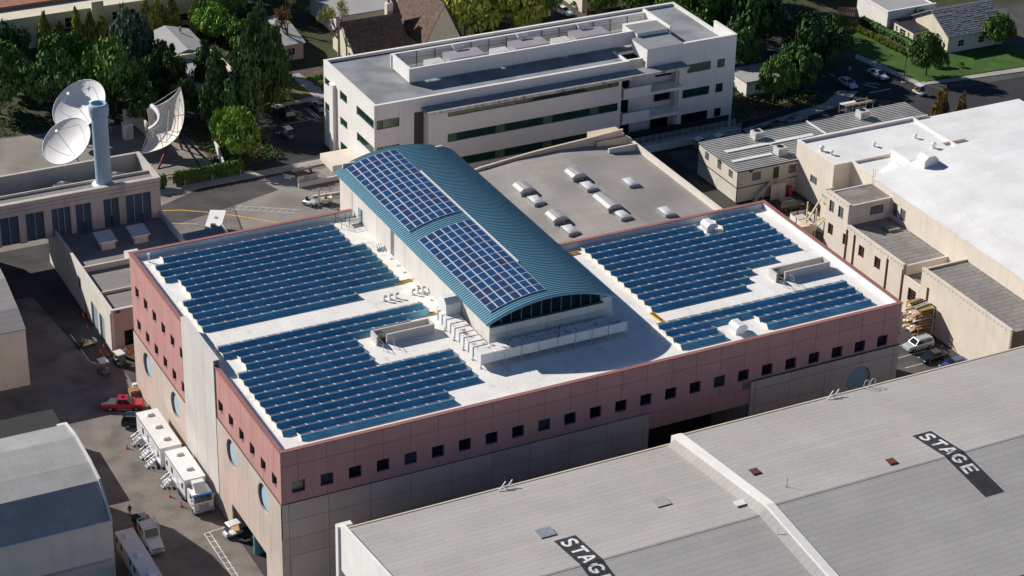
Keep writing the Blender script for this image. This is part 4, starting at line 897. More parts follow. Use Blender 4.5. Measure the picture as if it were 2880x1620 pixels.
yramp((30.3, 34.75), (32.9, 34.8), .5, 'yellow cable crossover between the rear left solar rows and the vault'); yramp((30.4, 25.3), (32.0, 24.9), .5, 'yellow cable crossover beside the flanged duct'); yramp((55.6, 32.5), (57.9, 32.5), .6, 'yellow cable crossover behind the vault on the right wing'); yramp((58.3, 12.9), (58.5, 10.1), .7, 'yellow cable crossover between the two right-wing arrays')
pst = thing('vent_post', 'single white vent post in the far left corner of the roof', 'vent pipe', (2.1, 54.6, R)); MB().cyl(2.1, 54.6, R, R+1.1, .1, 8).build('pipe', 'white_metal', pst); MB().cyl(2.1, 54.6, R+1.1, R+1.3, .2, 8).build('cap', 'white_metal', pst)
dr = thing('door_railing', 'dark steel landing and railing at the vault side door', 'railing', (31.5, 53.6, R))
MB().box(31.6, 53.2, R+.5, 33.4, 54.6, R+.56).build('landing', 'galv', dr)
for x, y in ((31.6, 53.2), (31.6, 54.6), (30.4, 53.2), (30.4, 55.4)): MB().sbar((x, y, R), (x, y, R+1.5), .06).build('post', 'dark_metal', dr)
for z in (1.0, 1.5): MB().sbar((30.4, 53.2, R+z), (33.4, 53.2, R+z), .05).build('rail', 'dark_metal', dr); MB().sbar((30.4, 55.4, R+z), (30.4, 53.2, R+z), .05).build('rail', 'dark_metal', dr)
cb = MB()
for a, b in (((33.2, 33), (33.1, 44)), ((33.3, 23), (33.2, 33))): cb.bar((*a, R+.1), (*b, R+.1), .05)
for k in range(9): cb.cbox((33.1, 24+2.2*k, R+.06), (.5, .18, .12))
cb.build('conduit_run', 'galv', label='thin conduit run on blocks along the foot of the vault wall', cat='conduit')
bf = thing('equipment_bundle', 'small bundle of grey pipe boxes at the foot of the vault wall', 'pipe bundle', (32.6, 45, R))
for k in range(3): MB().bar((32.2+.3*k, 44.6, R+.2+.1*k), (32.6+.3*k, 46.0, R+.25+.1*k), .14, 8).build('pipe', 'galv', bf)
# ---------------------------------------------------------------- two sound stages at the bottom right
M('stage_roof', (.375, .36, .34), .92, var=.06, scale=.12, fine=5, fvar=.08, lines=(13., .98, .37, .03, (0, 1)), brickc=.66, col2=(.39, .36, .34), mix_scale=.3)
M('stage_strip', (.03, .033, .037), .9, var=.35, scale=2.)
M('roof_letter', (.66, .66, .65), .85, var=.12, scale=1.5, col2=(.30, .30, .30), mix_scale=1.6, blotch=(.56, .72))
def stage(x0, x1, dz, label):
    t = thing('sound_stage', label, 'sound stage', ((x0+x1)/2, -30, 0))
    ye, yr, yf, ze, zr_ = -9.8, -30.7, -52.0, 16.0+dz, 18.45+dz
    for a, za, b, zb in ((ye, ze, yr, zr_), (yr, zr_, yf, ze)):
        MB().add([(x0, a, za), (x1, a, za), (x1, b, zb), (x0, b, zb), (x0, a, za-.4), (x1, a, za-.4), (x1, b, zb-.4), (x0, b, zb-.4)], [(0,1,2,3), (7,6,5,4), (0,4,5,1), (1,5,6,2), (2,6,7,3), (3,7,4,0)]).build('roof_slope', 'stage_roof', t)
    MB().prism([(ye-.1, 0), (yf+.1, 0), (yf+.1, ze-.41), (yr, zr_-.41), (ye-.1, ze-.41)], 'x', x0+.05, x1-.05).build('wall', 'stucco_white', t)
    MB().box(x0+.05, ye+.003, ze-.5, x1-.05, ye+.25, ze+.08).build('eave_kerb', 'hall_tan', t)
    MB().box(x0+.1, ye+.27, ze-.45, x1-.1, ye+.75, ze-.3).build('gutter', 'galv', t)
    MB().prism([(yr-.3, zr_+.0), (yr, zr_+.05), (yr+.3, zr_+.0)], 'x', x0, x1).build('ridge_cap', 'stage_roof', t)
    return t, (lambda y: ze+(zr_-ze)*((ye-y)/(ye-yr)) if y > yr else zr_-(zr_-ze)*((yr-y)/(yr-yf)))
sA, zA = stage(4.2, 48.7, 0, 'sound stage with grey gable roof and white end wall, nearest the camera'); sB, zB = stage(50.0, 135, .95, 'sound stage with grey gable roof to the right of the dividing wall')
def rake(x0, x1, h, zf, nm, mat, t):
    pts = [(-9.1, zf(-9.8)+h-.3), (-9.9, zf(-9.8)+h+.2), (-30.7, zf(-30.7)+h), (-52, zf(-52)+h)]
    poly = pts+[(-52, 10), (-9.1, 10)]
    MB().prism(poly, 'x', x0, x1).build(nm, mat, t)
rake(3.75, 4.15, .45, zA, 'end_parapet', 'stucco_white', sA)
MB().box(3.5, -9.05, 0, 5.4, -8.3, 16.0).build('corner_pier', 'stucco_white', sA)
dv = thing('fire_wall', 'white parapet wall dividing the two sound stage roofs', 'parapet wall', (49.35, -30, 0)); rake(48.75, 49.85, 1.15, zA, 'wall', 'stucco_white', dv)
MB().add([(47.8, -9.9, zA(-9.9)+.02), (48.74, -9.9, zA(-9.9)+.8), (48.74, -30.7, zA(-30.7)+.8), (47.8, -30.7, zA(-30.7)+.02), (48.74, -52, zA(-52)+.8), (47.8, -52, zA(-52)+.02)], [(0,1,2,3), (3,2,4,5)]).build('cant_strip', 'stage_roof', dv)
def strip(x0, x1, y0, y1, zf, t, off=.012):
    mb = MB(); n = 8
    ys_ = sorted({y0+(y1-y0)*i/n for i in range(n+1)}|({-30.7} if y1 < -30.7 < y0 else set()), reverse=True)
    for a, b in zip(ys_, ys_[1:]): mb.quad((x0, a, zf(a)+off+(.05 if abs(a+30.7) < .31 else 0)), (x1, a, zf(a)+off+(.05 if abs(a+30.7) < .31 else 0)), (x1, b, zf(b)+off+(.05 if abs(b+30.7) < .31 else 0)), (x0, b, zf(b)+off+(.05 if abs(b+30.7) < .31 else 0)))
    mb.build('sign_strip', 'stage_strip', t)
# stencil letters, u = reading direction, v = up, in a 1 x 1.25 cell
def stroke(pts, w_=.24):
    out = []
    for (a, b), (c_, d) in zip(pts, pts[1:]):
        L_ = math.hypot(c_-a, d-b) or 1; nx, ny = -(d-b)/L_*w_/2, (c_-a)/L_*w_/2
        out.append([(a+nx, b+ny), (c_+nx, d+ny), (c_-nx, d-ny), (a-nx, b-ny)])
    return out
def arcp(cx, cy, rx, ry, a0, a1, n=8): return [(cx+rx*math.cos(math.radians(a0+(a1-a0)*i/n)), cy+ry*math.sin(math.radians(a0+(a1-a0)*i/n))) for i in range(n+1)]
LET = {'S': stroke(arcp(.5, .92, .38, .24, 25, 265)+arcp(.5, .36, .38, .26, 85, -155)), 'T': stroke([(.0, 1.15), (1., 1.15)])+stroke([(.5, 1.0), (.5, .1)]),
       'A': stroke([(.06, .1), (.44, 1.25)])+stroke([(.56, 1.25), (.94, .1)])+stroke([(.26, .48), (.74, .48)], .2), 'G': stroke(arcp(.5, .66, .40, .5, 40, 345, 12))+stroke([(.52, .56), (.95, .56)], .2), 'E': stroke([(.14, .05), (.14, 1.27)])+stroke([(.3, 1.15), (.92, 1.15)])+stroke([(.3, .66), (.8, .66)])+stroke([(.3, .17), (.92, .17)])}
def lettering(word, x0, y0, zf, t, hgt_=1.62, pitch=2.02, wid=1.62):
    for i, ch in enumerate(word):
        mb = MB(); e = 0
        for q in LET[ch]:
            def pt(u, v):
                y = y0-pitch*i-u*wid; return (x0+v*hgt_, y, zf(y)+.02+(.055 if abs(y+30.7) < .5 else 0)+e)
            A, B, C_, D = [pt(*k) for k in q]; mb.quad(A, B, C_, D); e += .0009
        o = mb.build('letter', 'roof_letter', t); o['label'] = 'white stencil letter '+ch
strip(24.0, 26.85, -24.4, -39, zA, sA); lettering('STAGE', 24.4, -24.85, zA, sA, pitch=2.1)
strip(74.5, 77.35, -24.2, -39, zB, sB); lettering('STAGE', 74.9, -24.65, zB, sB, pitch=2.1)
def hatch(x, y, sx, sy, zf, mat, label, h=.28, grp='roof hatches on the sound stages'):
    t = thing('roof_hatch', label, 'roof hatch', (x, y, zf(y)), group=grp); z = min(zf(y-sy/2), zf(y+sy/2))-.02
    MB().box(x-sx/2, y-sy/2, z, x+sx/2, y+sy/2, z+h).build('curb', 'galv', t); MB().add([(x-sx/2-.07, y-sy/2-.07, z+h+.01), (x+sx/2+.07, y-sy/2-.07, z+h+.01), (x+sx/2+.07, y+sy/2+.07, z+h+.05), (x-sx/2-.07, y+sy/2+.07, z+h+.05), (x-sx/2-.07, y-sy/2-.07, z+h+.08), (x+sx/2+.07, y-sy/2-.07, z+h+.08), (x+sx/2+.07, y+sy/2+.07, z+h+.12), (x-sx/2-.07, y+sy/2+.07, z+h+.12)], [(4,5,6,7), (0,1,5,4), (1,2,6,5), (2,3,7,6), (3,0,4,7)]).build('lid', mat, t)
M('rust_red', (.15, .045, .03), .75, var=.15, scale=2)
hatch(24.0, -22.4, 1.9, 1.6, zA, 'galv', 'grey metal roof hatch just above the lettering on the nearer stage'); hatch(39.4, -22.6, 1.8, 1.5, zA, 'stage_roof', 'roof-coloured hatch in the middle of the nearer stage roof'); hatch(47.2, -27.5, 1.2, .9, zA, 'stucco_white', 'small white roof hatch beside the dividing wall', .3)
hatch(52.2, -22.9, 1.0, .9, zB, 'rust_red', 'small rust-red roof hatch beside the dividing wall'); hatch(67.9, -28.9, 1.0, .9, zB, 'rust_red', 'small rust-red roof hatch just behind the ridge of the right stage')
for x, y, zf, l in ((53.5, -27.9, zB, 'thin antenna mast on the right stage roof near the ridge'), (47.9, -34.7, zA, 'thin pale mast beside the dividing wall on the near slope')):
    t = thing('roof_mast', l, 'mast', (x, y, zf(y))); MB().cyl(x, y, zf(y)-.02, zf(y)+1.3, .035, 6).build('pole', 'dark_metal' if zf is zB else 'galv_light', t); MB().cyl(x, y, zf(y)-.02, zf(y)+.06, .15, 8).build('foot', 'galv', t)
for x, zf, l in ((25.0, zA, 'pair of white ladder posts at the eave of the nearer stage'), (72.4, zB, 'pair of white ladder posts at the eave of the right stage')):
    t = thing('eave_ladder_posts', l, 'ladder', (x, -10.0, zf(-10.0)))
    for k in range(2): MB().sbar((x-1.0+.9*k, -10.3, zf(-10.0)+.1), (x+.1+.9*k, -9.9, zf(-10.0)+.95), .12).build('post', 'frame_white', t)
    MB().sbar((x-.2, -10.1, zf(-10.0)+.4), (x+.9, -10.1, zf(-10.0)+.5), .1).build('rung', 'frame_white', t)
t = thing('roof_access_ladder', 'roof ladder with two hooped handrails in front of the round louvre', 'ladder', (78.2, -9.9, 16.9))
for x in (77.7, 78.7):
    mb = MB(); pr_ = [(x+.35*math.cos(a), -10.0, 17.9+.35*math.sin(a)) for a in [math.pi*i/6 for i in range(7)]]
    pts = [(x+.35, -10.0, 16.6)]+pr_+[(x-.35, -9.7, 16.6)]
    for a, b in zip(pts, pts[1:]): mb.bar(a, b, .05)
    mb.build('handrail', 'frame_white', t)
for k in range(2): MB().sbar((77.7, -9.65, 16.2+.3*k), (78.7, -9.65, 16.2+.3*k), .05).build('rung', 'frame_white', t)
# ---------------------------------------------------------------- left: low service buildings, plant house, chimney
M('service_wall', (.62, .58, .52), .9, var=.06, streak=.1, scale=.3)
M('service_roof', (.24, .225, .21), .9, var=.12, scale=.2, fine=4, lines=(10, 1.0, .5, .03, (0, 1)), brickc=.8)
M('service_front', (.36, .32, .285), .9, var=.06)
M('louvre_plant', (.10, .15, .19), .5)
M('plant_wall', (.52, .47, .42), .9, var=.08, streak=.15)
sv = thing('service_building', 'low cream service building with tall doors facing the alley', 'service building', (8, 75, 0))
FS = left(-.2); sdo = [(74.5, 77.8, .0, 4.1), (71.2, 73.7, .0, 4.15), (80.4, 81.4, 0, 2.1), (82.6, 84, 3.4, 5.4)]
wl = MB(); wall(wl, FS, 67.4, 100, 0, 7.4, sdo, .35); wl.build('wall', 'service_wall', sv)
for h in sdo[:3]:
    d_ = MB(); fbox(d_, FS, h[0]+.05, h[1]-.05, .25, .3, .02, h[3]-.05); d_.build('door', 'louvre_blue' if h[1]-h[0] > 2 else 'dark_metal', sv)
window(sv, FS, *sdo[3], nu=2, nz=3, fm='frame_dark', gm='glass_grey', dep=.15)
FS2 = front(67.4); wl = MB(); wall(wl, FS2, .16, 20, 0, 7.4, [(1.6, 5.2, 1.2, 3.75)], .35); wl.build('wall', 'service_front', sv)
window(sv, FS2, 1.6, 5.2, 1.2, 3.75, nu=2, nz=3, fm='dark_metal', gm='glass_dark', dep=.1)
MB().box(.16, 67.76, 6.2, 20, 82.0, 6.6).build('roof', 'service_roof', sv); MB().box(.16, 74.3, 6.6, 20, 74.5, 7.0).build('roof_step', 'service_wall', sv)
MB().box(-.26, 67.34, 7.403, .2, 100, 7.5).box(.203, 67.34, 7.403, 20, 67.8, 7.5).build('coping', 'service_wall', sv)
MB().box(.16, 82.1, 0, 16.9, 82.4, 7.5).box(16.9, 82.1, 0, 17.2, 95.9, 7.5).build('parapet', 'service_wall', sv); MB().box(.16, 82.41, 6.0, 16.89, 108, 6.4).build('roof', 'service_roof', sv)
MB().sbar((-.28, 67.5, .1), (-.28, 67.5, 7), .14).build('downpipe', 'galv', sv); MB().box(.5, 67.2, 7.0, 1.2, 67.36, 7.25).build('lamp', 'dark_metal', sv)
MB().prism([(82.0, 7.5), (85.2, 7.5), (83.4, 7.9)], 'x', 6.2, 10.5).build('skylight_block', 'stucco_white', sv) if False else MB().box(7.5, 82.6, 6.4, 9.6, 85, 7.4).build('roof_block', 'service_wall', sv)
def cowl(x, y, label):
    t = thing('air_intake_cowl', label, 'roof cowl', (x, y, 6.4), group='table-shaped intake cowls on the service roof')
    MB().box(x, y, 6.38, x+2.2, y+2.0, 7.7).build('body', 'plant_wall', t)
    MB().add([(x-.35, y-.3, 7.72), (x+2.5, y-.3, 7.72), (x+2.5, y+3.2, 8.0), (x-.35, y+3.2, 8.0), (x-.35, y-.3, 7.88), (x+2.5, y-.3, 7.88), (x+2.5, y+3.2, 8.16), (x-.35, y+3.2, 8.16)], [(3,2,1,0), (4,5,6,7), (0,1,5,4), (1,2,6,5), (2,3,7,6), (3,0,4,7)]).build('lid', 'galv_light', t)
    for k in range(2): MB().box(x-.002-.02, y+.1+.9*k, 6.45, x-.002, y+.3+.9*k, 7.6).build('fin', 'galv', t)
cowl(5.0, 88.3, 'table-shaped intake cowl on the service roof, left one'); cowl(10.3, 88.3, 'table-shaped intake cowl on the service roof, right one')
for x, y, l in ((4.6, 95.2, 'dark stub pipe at the foot of the plant house, left of three'), (9.0, 95.2, 'dark stub pipe at the foot of the plant house, middle of three'), (13.6, 94.2, 'dark stub pipe at the foot of the plant house, right of three')):
    t = thing('stub_pipe', l, 'pipe', (x, y, 6.4), group='dark stub pipes'); MB().cyl(x, y, 6.38, 8.2, .14, 8).build('pipe', 'dark_metal', t); MB().cyl(x, y, 8.2, 8.3, .22, 8).build('cap', 'dark_metal', t)
pl = thing('plant_house', 'cream plant house with tall blue louvred bays', 'plant house', (6, 101, 6.4))
PX0, PX1, PY0, PY1, PZ = -14.0, 17.2, 95.8, 106.3, 13.4
bays = [(-12.5, -9.6), (-8.5, -5.6), (-4.5, -1.6), (-.4, 2.6), (3.4, 5.9), (7.9, 10.4), (11.5, 15.6)]
FP = front(PY0); wl = MB(); wall(wl, FP, PX0, PX1, 6.3, PZ-1.7, [(a, b, 6.3, 11.2) for a, b in bays], .5); wl.box(PX0, PY0+.02, PZ-1.7, PX1, PY0+.55, PZ-.45); wl.box(PX1-.4, PY0+.56, 0, PX1-.02, PY1, PZ-.45).box(PX0, PY1-.4, 6.3, PX1-.41, PY1-.02, PZ-.45)
wl.build('wall', 'plant_wall', pl)
for z in (11.75, 12.35): MB().box(PX0, PY0-.12, z, PX1+.1, PY0+.017, z+.22).build('cornice', 'plant_wall', pl)
MB().box(PX0, PY0-.2, PZ-.446, PX1+.15, PY0+.6, PZ).box(PX1-.5, PY0+.603, PZ-.446, PX1+.15, PY1, PZ).box(PX0, PY1-.5, PZ-.446, PX1-.503, PY1, PZ).build('coping', 'plant_wall', pl)
MB().box(PX0, PY0+.56, 12.2, PX1-.41, PY0+4.2, 12.55).build('roof', 'service_roof', pl); MB().box(PX0, PY0+4.0, 12.56, PX1-.41, PY0+4.2, 12.95).build('kerb', 'service_wall', pl)
MB().box(PX0, PY0+4.21, 9.5, PX1-.41, PY1-.41, 9.8).build('pit_floor', 'service_roof', pl)
for a, b in bays:
    n = 2 if b-a < 3 else 3
    for i in range(n): 
        x0, x1 = a+(b-a)*i/n+.06, a+(b-a)*(i+1)/n-.06; sl = MB(); k = 17
        for j in range(k):
            z = 6.4+4.75*j/k; sl.add([(x0, PY0+.16, z), (x1, PY0+.16, z), (x1, PY0+.42, z+.22), (x0, PY0+.42, z+.22)], [(0,1,2,3)])
        o = sl.build('louvre_slats', 'louvre_plant', pl); o['kind'] = 'stuff'
        MB().box(x1, PY0+.12, 6.35, x1+.12, PY0+.3, 11.18).build('mullion', 'louvre_blue', pl)
    MB().box(a, PY0+.45, 6.35, b, PY0+.49, 11.18).build('louvre_back', 'dark_metal', pl)
for x in (6.6, 15.2): 
    t = thing('cooling_fan', 'round wire-guarded cooling fan in the plant house pit, %s' % ('left one behind the chimney' if x < 10 else 'right one'), 'cooling fan', (x-3, 103, 9.8), group='cooling fans in the plant house')
    MB().cyl(x-3, 103, 9.8, 11.6, 1.5, 24).build('fan_shroud', 'galv', t); MB().cyl(x-3, 103, 11.6, 11.66, 1.4, 24).build('fan_mouth', 'dark_metal', t)
    g_ = MB()
    for i in range(12): a = i*math.pi/6; g_.bar((x-3, 103, 12.1), (x-3+1.5*math.cos(a), 103+1.5*math.sin(a), 11.65), .025, 4)
    g_.build('wire_guard', 'galv_light', t)
ch = thing('chimney', 'tall pale blue round chimney on the plant house roof', 'chimney', (8.8, 97.9, 12.5)); M('chimney_blue', (.30, .42, .52), .6, var=.06, streak=.12)
def lathe(prof_, cx, cy, n=28):
    mb = MB(); return mb.grid(lambda u, v: (cx+prof_[int(round(v*(len(prof_)-1)))][0]*math.cos(2*math.pi*u), cy+prof_[int(round(v*(len(prof_)-1)))][0]*math.sin(2*math.pi*u), prof_[int(round(v*(len(prof_)-1)))][1]), n, len(prof_)-1)
lathe([(1.22, 12.9), (1.22, 24.0), (1.32, 24.3), (1.5, 24.7), (1.55, 25.0), (1.48, 25.1), (1.56, 25.25), (1.5, 25.4), (1.58, 25.6), (1.5, 26.3), (1.35, 26.6), (1.05, 26.65), (.95, 26.4), (.95, 23.0)], 8.8, 97.9).build('shaft', 'chimney_blue', ch)
MB().cyl(8.8, 97.9, 23.0, 23.1, .95, 20).build('flue', 'brown_dirt', ch)
MB().add([(7.2, 96.4, 12.55), (10.4, 96.4, 12.55), (10.4, 99.4, 12.55), (7.2, 99.4, 12.55), (7.6, 96.8, 13.2), (10.0, 96.8, 13.2), (10.0, 99.0, 13.2), (7.6, 99.0, 13.2)], [(0,1,5,4), (1,2,6,5), (2,3,7,6), (3,0,4,7), (4,5,6,7)]).build('base', 'stucco_white', ch)
lad = MB()
for dx in (-.15, .15): lad.sbar((10.1+dx*.3, 97.9+dx, 13.2), (10.1+dx*.3, 97.9+dx, 26.3), .05)
lad.build('ladder', 'galv_light', ch)
t = thing('plant_ladder', 'galvanised ladder with hooped rails on the plant house front', 'ladder', (10.9, 95.6, 6.4))
for x in (10.75, 11.25): MB().sbar((x, 95.5, 6.5), (x, 95.5, 14.3), .07).build('rail', 'galv', t)
for k in range(18): MB().sbar((10.75, 95.5, 6.8+.4*k), (11.25, 95.5, 6.8+.4*k), .05).build('rung', 'galv', t)
# ---------------------------------------------------------------- yard with satellite antennas
sheet('paved_yard', [(10, 106.5), (37.5, 119), (37.5, 132), (31, 146), (0, 150), (-30, 146), (-30, 106.5)], .009, 'concrete_paving')
M('dish_white', (.76, .745, .72), .6, var=.05, streak=.05)
M('dish_cream', (.66, .60, .53), .7, var=.08, streak=.1)
M('red_steel', (.20, .05, .045), .7, var=.15)
def orient(n_):
    n_ = Vector(n_).normalized(); a = n_.cross(Vector((0, 0, 1))).normalized(); b = a.cross(n_).normalized(); return a, -b, n_
def dish(cen, n_, r, dep, label, mat='dish_white'):
    t = thing('satellite_dish', label, 'satellite dish', (cen[0], cen[1], 0), group='round white satellite dishes')
    a, b, n_ = orient(n_); cen = Vector(cen)
    def P(rr, th, off=0): return cen+a*(rr*math.cos(th))+b*(rr*math.sin(th))+n_*(dep*(rr/r)**2-dep+off)
    MB().grid(lambda u, v: P(r*max(v, .001), u*2*math.pi), 36, 8).build('reflector', mat, t)
    MB().grid(lambda u, v: P(r*max(v, .001), u*2*math.pi, -.12), 36, 8).build('reflector_back', 'galv_light', t)
    rim = MB()
    for i in range(36): rim.bar(P(r, i*math.pi/18), P(r, (i+1)*math.pi/18), .07, 5)
    rim.build('rim', 'dish_white', t)
    f = cen+n_*(r*.75)
    for k in range(3): MB().bar(P(r*.8, k*2.094+.5), f, .05, 5).build('feed_strut', 'galv', t)
    MB().bar(f, f-n_*.6, .25, 10).build('feed_horn', 'galv_light', t)
    back = cen-n_*(dep+.4)
    MB().bar(cen-n_*(dep+.1), back, .9, 10).build('hub', 'galv_light', t)
    for k in range(3):
        an = k*2.094; MB().bar(back, (cen.x+2.2*math.cos(an), cen.y+2.2*math.sin(an), 0), .15, 6).build('leg', 'galv', t)
dish((18.0, 142.5, 7.0), (-.55, -.30, .78), 5.2, 1.3, 'big white round dish behind the chimney, upper one'); dish((12.5, 132.1, 5.4), (-.55, -.30, .78), 4.6, 1.2, 'big white round dish left of the chimney, lower one')
# multi-beam torus antenna
ta = thing('torus_antenna', 'cream rectangular multi-beam dish antenna with curved feed arc and red base', 'satellite antenna', (31, 127, 0))
TN = Vector((-.723, -.301, .622)).normalized(); TQ = [Vector(q) for q in ((33.4, 132.4, 11.7), (28.1, 135.4, 7.2), (24.9, 130.5, 1.3), (30.4, 126.3, 5.3))]
def TP(u, v, off=0):      # four rim corners, bowl pushed back along the axis
    uu, vv = (u-.5)*2, (v-.5)*2
    return TQ[0].lerp(TQ[3], u).lerp(TQ[1].lerp(TQ[2], u), v)-TN*(2.6*(1-.55*uu*uu-.45*vv*vv)-off)
MB().grid(lambda u, v: TP(u, v), 20, 14).build('reflector', 'dish_cream', ta); MB().grid(lambda u, v: TP(u, v, -.14), 20, 14).build('reflector_back', 'dish_cream', ta)
rim = MB()
for k in range(20):
    for v in (0, 1): rim.bar(TP(k/20, v), TP((k+1)/20, v), .08, 5)
for k in range(10):
    for u in (0, 1): rim.bar(TP(u, k/10), TP(u, (k+1)/10), .08, 5)
rim.build('rim', 'galv_light', ta)
fa = MB(); FQ = [Vector(q) for q in ((27.9, 132.0, 9.3), (28.2, 128.6, 8.2), (26.4, 129.2, 6.2))]
def FAp(t_): s_ = (t_+1)/2; return FQ[0]*((1-s_)*(1-2*s_))+FQ[1]*(4*s_*(1-s_))+FQ[2]*(s_*(2*s_-1))
for k in range(10): fa.bar(FAp(-1+.2*k), FAp(-.8+.2*k), .42, 10)
fa.build('feed_arc', 'dish_white', ta)
for u, v, s_ in ((0, 0, -1), (0, 1, -1), (1, 0, 1), (1, 1, 1), (.5, 0, 0), (.5, 1, 0), (0, .5, -.5), (1, .5, .5)): MB().bar(TP(u, v), FAp(s_), .06, 5).build('feed_strut', 'galv', ta)
bk = TP(.5, .5)-TN*1.2; ax_ = (TQ[3]-TQ[0]).normalized()
for q in ((26.5, 126), (33.5, 124.5), (35.4, 127.1), (33, 132)): MB().bar(bk, (*q, 0), .2, 6).build('leg', 'red_steel' if q[0] < 33.2 else 'dark_metal', ta)
for u in (.1, .35, .65, .9):
    for v in (.15, .85): MB().bar(TP(u, v, -.14), bk+ax_*((u-.5)*4), .09, 5).build('back_truss', 'red_steel', ta)
for v in (.15, .5, .85): MB().bar(TP(.05, v, -.3), TP(.95, v, -.5), .08, 5).build('back_truss', 'galv', ta)
cbt = thing('equipment_cabinet', 'tall white equipment cabinet in the antenna yard', 'cabinet', (25.5, 140, 0)); MB().box(25.0, 139.6, .1, 26.6, 141, 2.9).build('body', 'white_metal', cbt); MB().box(24.9, 139.5, 2.9, 26.7, 141.1, 3.0).build('top', 'white_metal', cbt)
MB().box(25.25, 139.57, .3, 26.35, 139.597, 2.7).build('door', 'galv_light', cbt)
yw = thing('yard_wall', 'curved cream screen wall in the antenna yard', 'wall', (28.7, 140, 0)); mb = MB()
pts = [(27.0, 146.5), (28.8, 145.2), (29.2, 142), (28.9, 138), (28.7, 134.5)]
for a, b in zip(pts, pts[1:]): d = (Vector(b)-Vector(a)).normalized(); q = Vector((-d.y, d.x))*.15; A = Vector(a); B = Vector(b); mb.add([(*(A-q), 0), (*(B-q), 0), (*(B+q), 0), (*(A+q), 0), (*(A-q), 3), (*(B-q), 3), (*(B+q), 3), (*(A+q), 3)], [(4,5,6,7), (0,1,5,4), (1,2,6,5), (2,3,7,6), (3,0,4,7)])
mb.build('wall', 'stucco_cream', yw)
bw = thing('yard_boundary_wall', 'long low cream wall along the road beside the antenna yard', 'wall', (37, 128, 0)); MB().add([(36.2, 120, 0), (36.5, 120, 0), (41, 141, 0), (40.7, 141, 0), (36.2, 120, 2), (36.5, 120, 2), (41, 141, 2), (40.7, 141, 2)], [(4,5,6,7), (0,1,5,4), (1,2,6,5), (2,3,7,6), (3,0,4,7)]).build('wall', 'stucco_wall', bw)
# entrance gate sign
gt = thing('gate', 'black pedestrian gate with a red and white notice in the ivy hedge', 'gate', (26, 118.3, 0))
for k in range(9): MB().sbar((25.2+.2*k, 118.4, .1), (25.2+.2*k, 118.4, 2.3), .04).build('bar', 'black', gt)
MB().sbar((25.1, 118.4, 2.3), (27, 118.4, 2.3), .08).build('top_rail', 'black', gt); M('sign_red', (.55, .05, .05), .6)
MB().box(25.7, 118.3, 1.3, 26.6, 118.34, 1.9).build('notice', 'frame_white', gt); MB().box(25.72, 118.295, 1.62, 26.58, 118.299, 1.88).build('notice_band', 'sign_red', gt)
# building at the bottom left corner: curved roof, near slope in its own shade
M('corner_roof', (.33, .325, .315), .85, var=.08, scale=.3, lines=(2.4, 1.3, .5, .03, (0, 1)), brickc=.75)
cbn = thing('corner_building', 'beige stage with curved membrane roof cut by the bottom left corner', 'sound stage', (-40, 24, 0))
KX = -17.2; kp = [(13.3, 9.0), (17.3, 12.4), (21, 13.0), (27, 13.3), (31.5, 12.6), (35.6, 10.0)]
MB().prism(kp+[(35.6, 0), (13.3, 0)], 'x', -75, KX).build('wall', 'stucco_cream', cbn)
for (a, za), (b, zb) in zip(kp, kp[1:]): MB().add([(-75, a, za+.02), (KX+.02, a, za+.02), (KX+.02, b, zb+.02), (-75, b, zb+.02), (-75, a, za+.2), (KX+.02, a, za+.2), (KX+.02, b, zb+.2), (-75, b, zb+.2)], [(4,5,6,7), (0,1,5,4), (1,2,6,5), (2,3,7,6), (3,0,4,7)]).build('roof_facet', 'corner_roof', cbn)
ed = MB()
for (a, za), (b, zb) in zip(kp, kp[1:]): ed.sbar((KX-.1, a, za+.3), (KX-.1, b, zb+.3), .3)
ed.build('verge', 'frame_white', cbn); MB().sbar((-75, 13.2, 9.1), (KX, 13.2, 9.1), .25).build('eave_trim', 'frame_white', cbn)
MB().box(-60, 12.7, 2.6, KX-.3, 13.29, 3.6).build('awning', 'plant_wall', cbn)
# ---------------------------------------------------------------- vehicles (own coordinates: +X forward)
def paint(n, c_, r_=.3): M(n, c_, r_, spec=.5, var=.03, fvar=.02, coat=.6)
paint('paint_red', (.45, .012, .025)); paint('paint_black', (.010, .012, .015)); paint('paint_silver', (.42, .45, .48)); paint('paint_white', (.74, .74, .73)); paint('paint_grey', (.16, .18, .19)); paint('paint_bronze', (.10, .085, .07)); paint('paint_paleblue', (.42, .52, .58)); paint('paint_navy', (.02, .05, .16)); paint('paint_green', (.02, .09, .05)); paint('paint_cream', (.62, .56, .42))
M('tyre', (.012, .012, .012), .8); M('rim', (.35, .36, .37), .35, metal=.7); M('car_glass', (.01, .015, .018), .04, spec=.7); M('lamp_red', (.30, .01, .01), .3); M('lamp_clear', (.7, .7, .66), .2); M('seat_tan', (.45, .30, .17), .7); M('seat_dark', (.05, .05, .05), .7); M('canvas', (.06, .075, .08), .8); M('orange', (.60, .07, .015), .6); M('skin', (.35, .2, .14), .6); M('cloth_dark', (.02, .022, .026), .9); M('cloth_blue', (.03, .05, .09), .9)
def wheel(t, x, y, r, w_=.22):
    s_ = 1 if y > 0 else -1
    o = MB().bar((x, y-s_*w_/2, r), (x, y+s_*w_/2, r), r, 18).build('wheel', 'tyre', t)
    m = MB().bar((x, y+s_*w_/2, r), (x, y+s_*(w_/2+.015), r), r*.62, 14).build('rim', 'rim'); m.parent = o
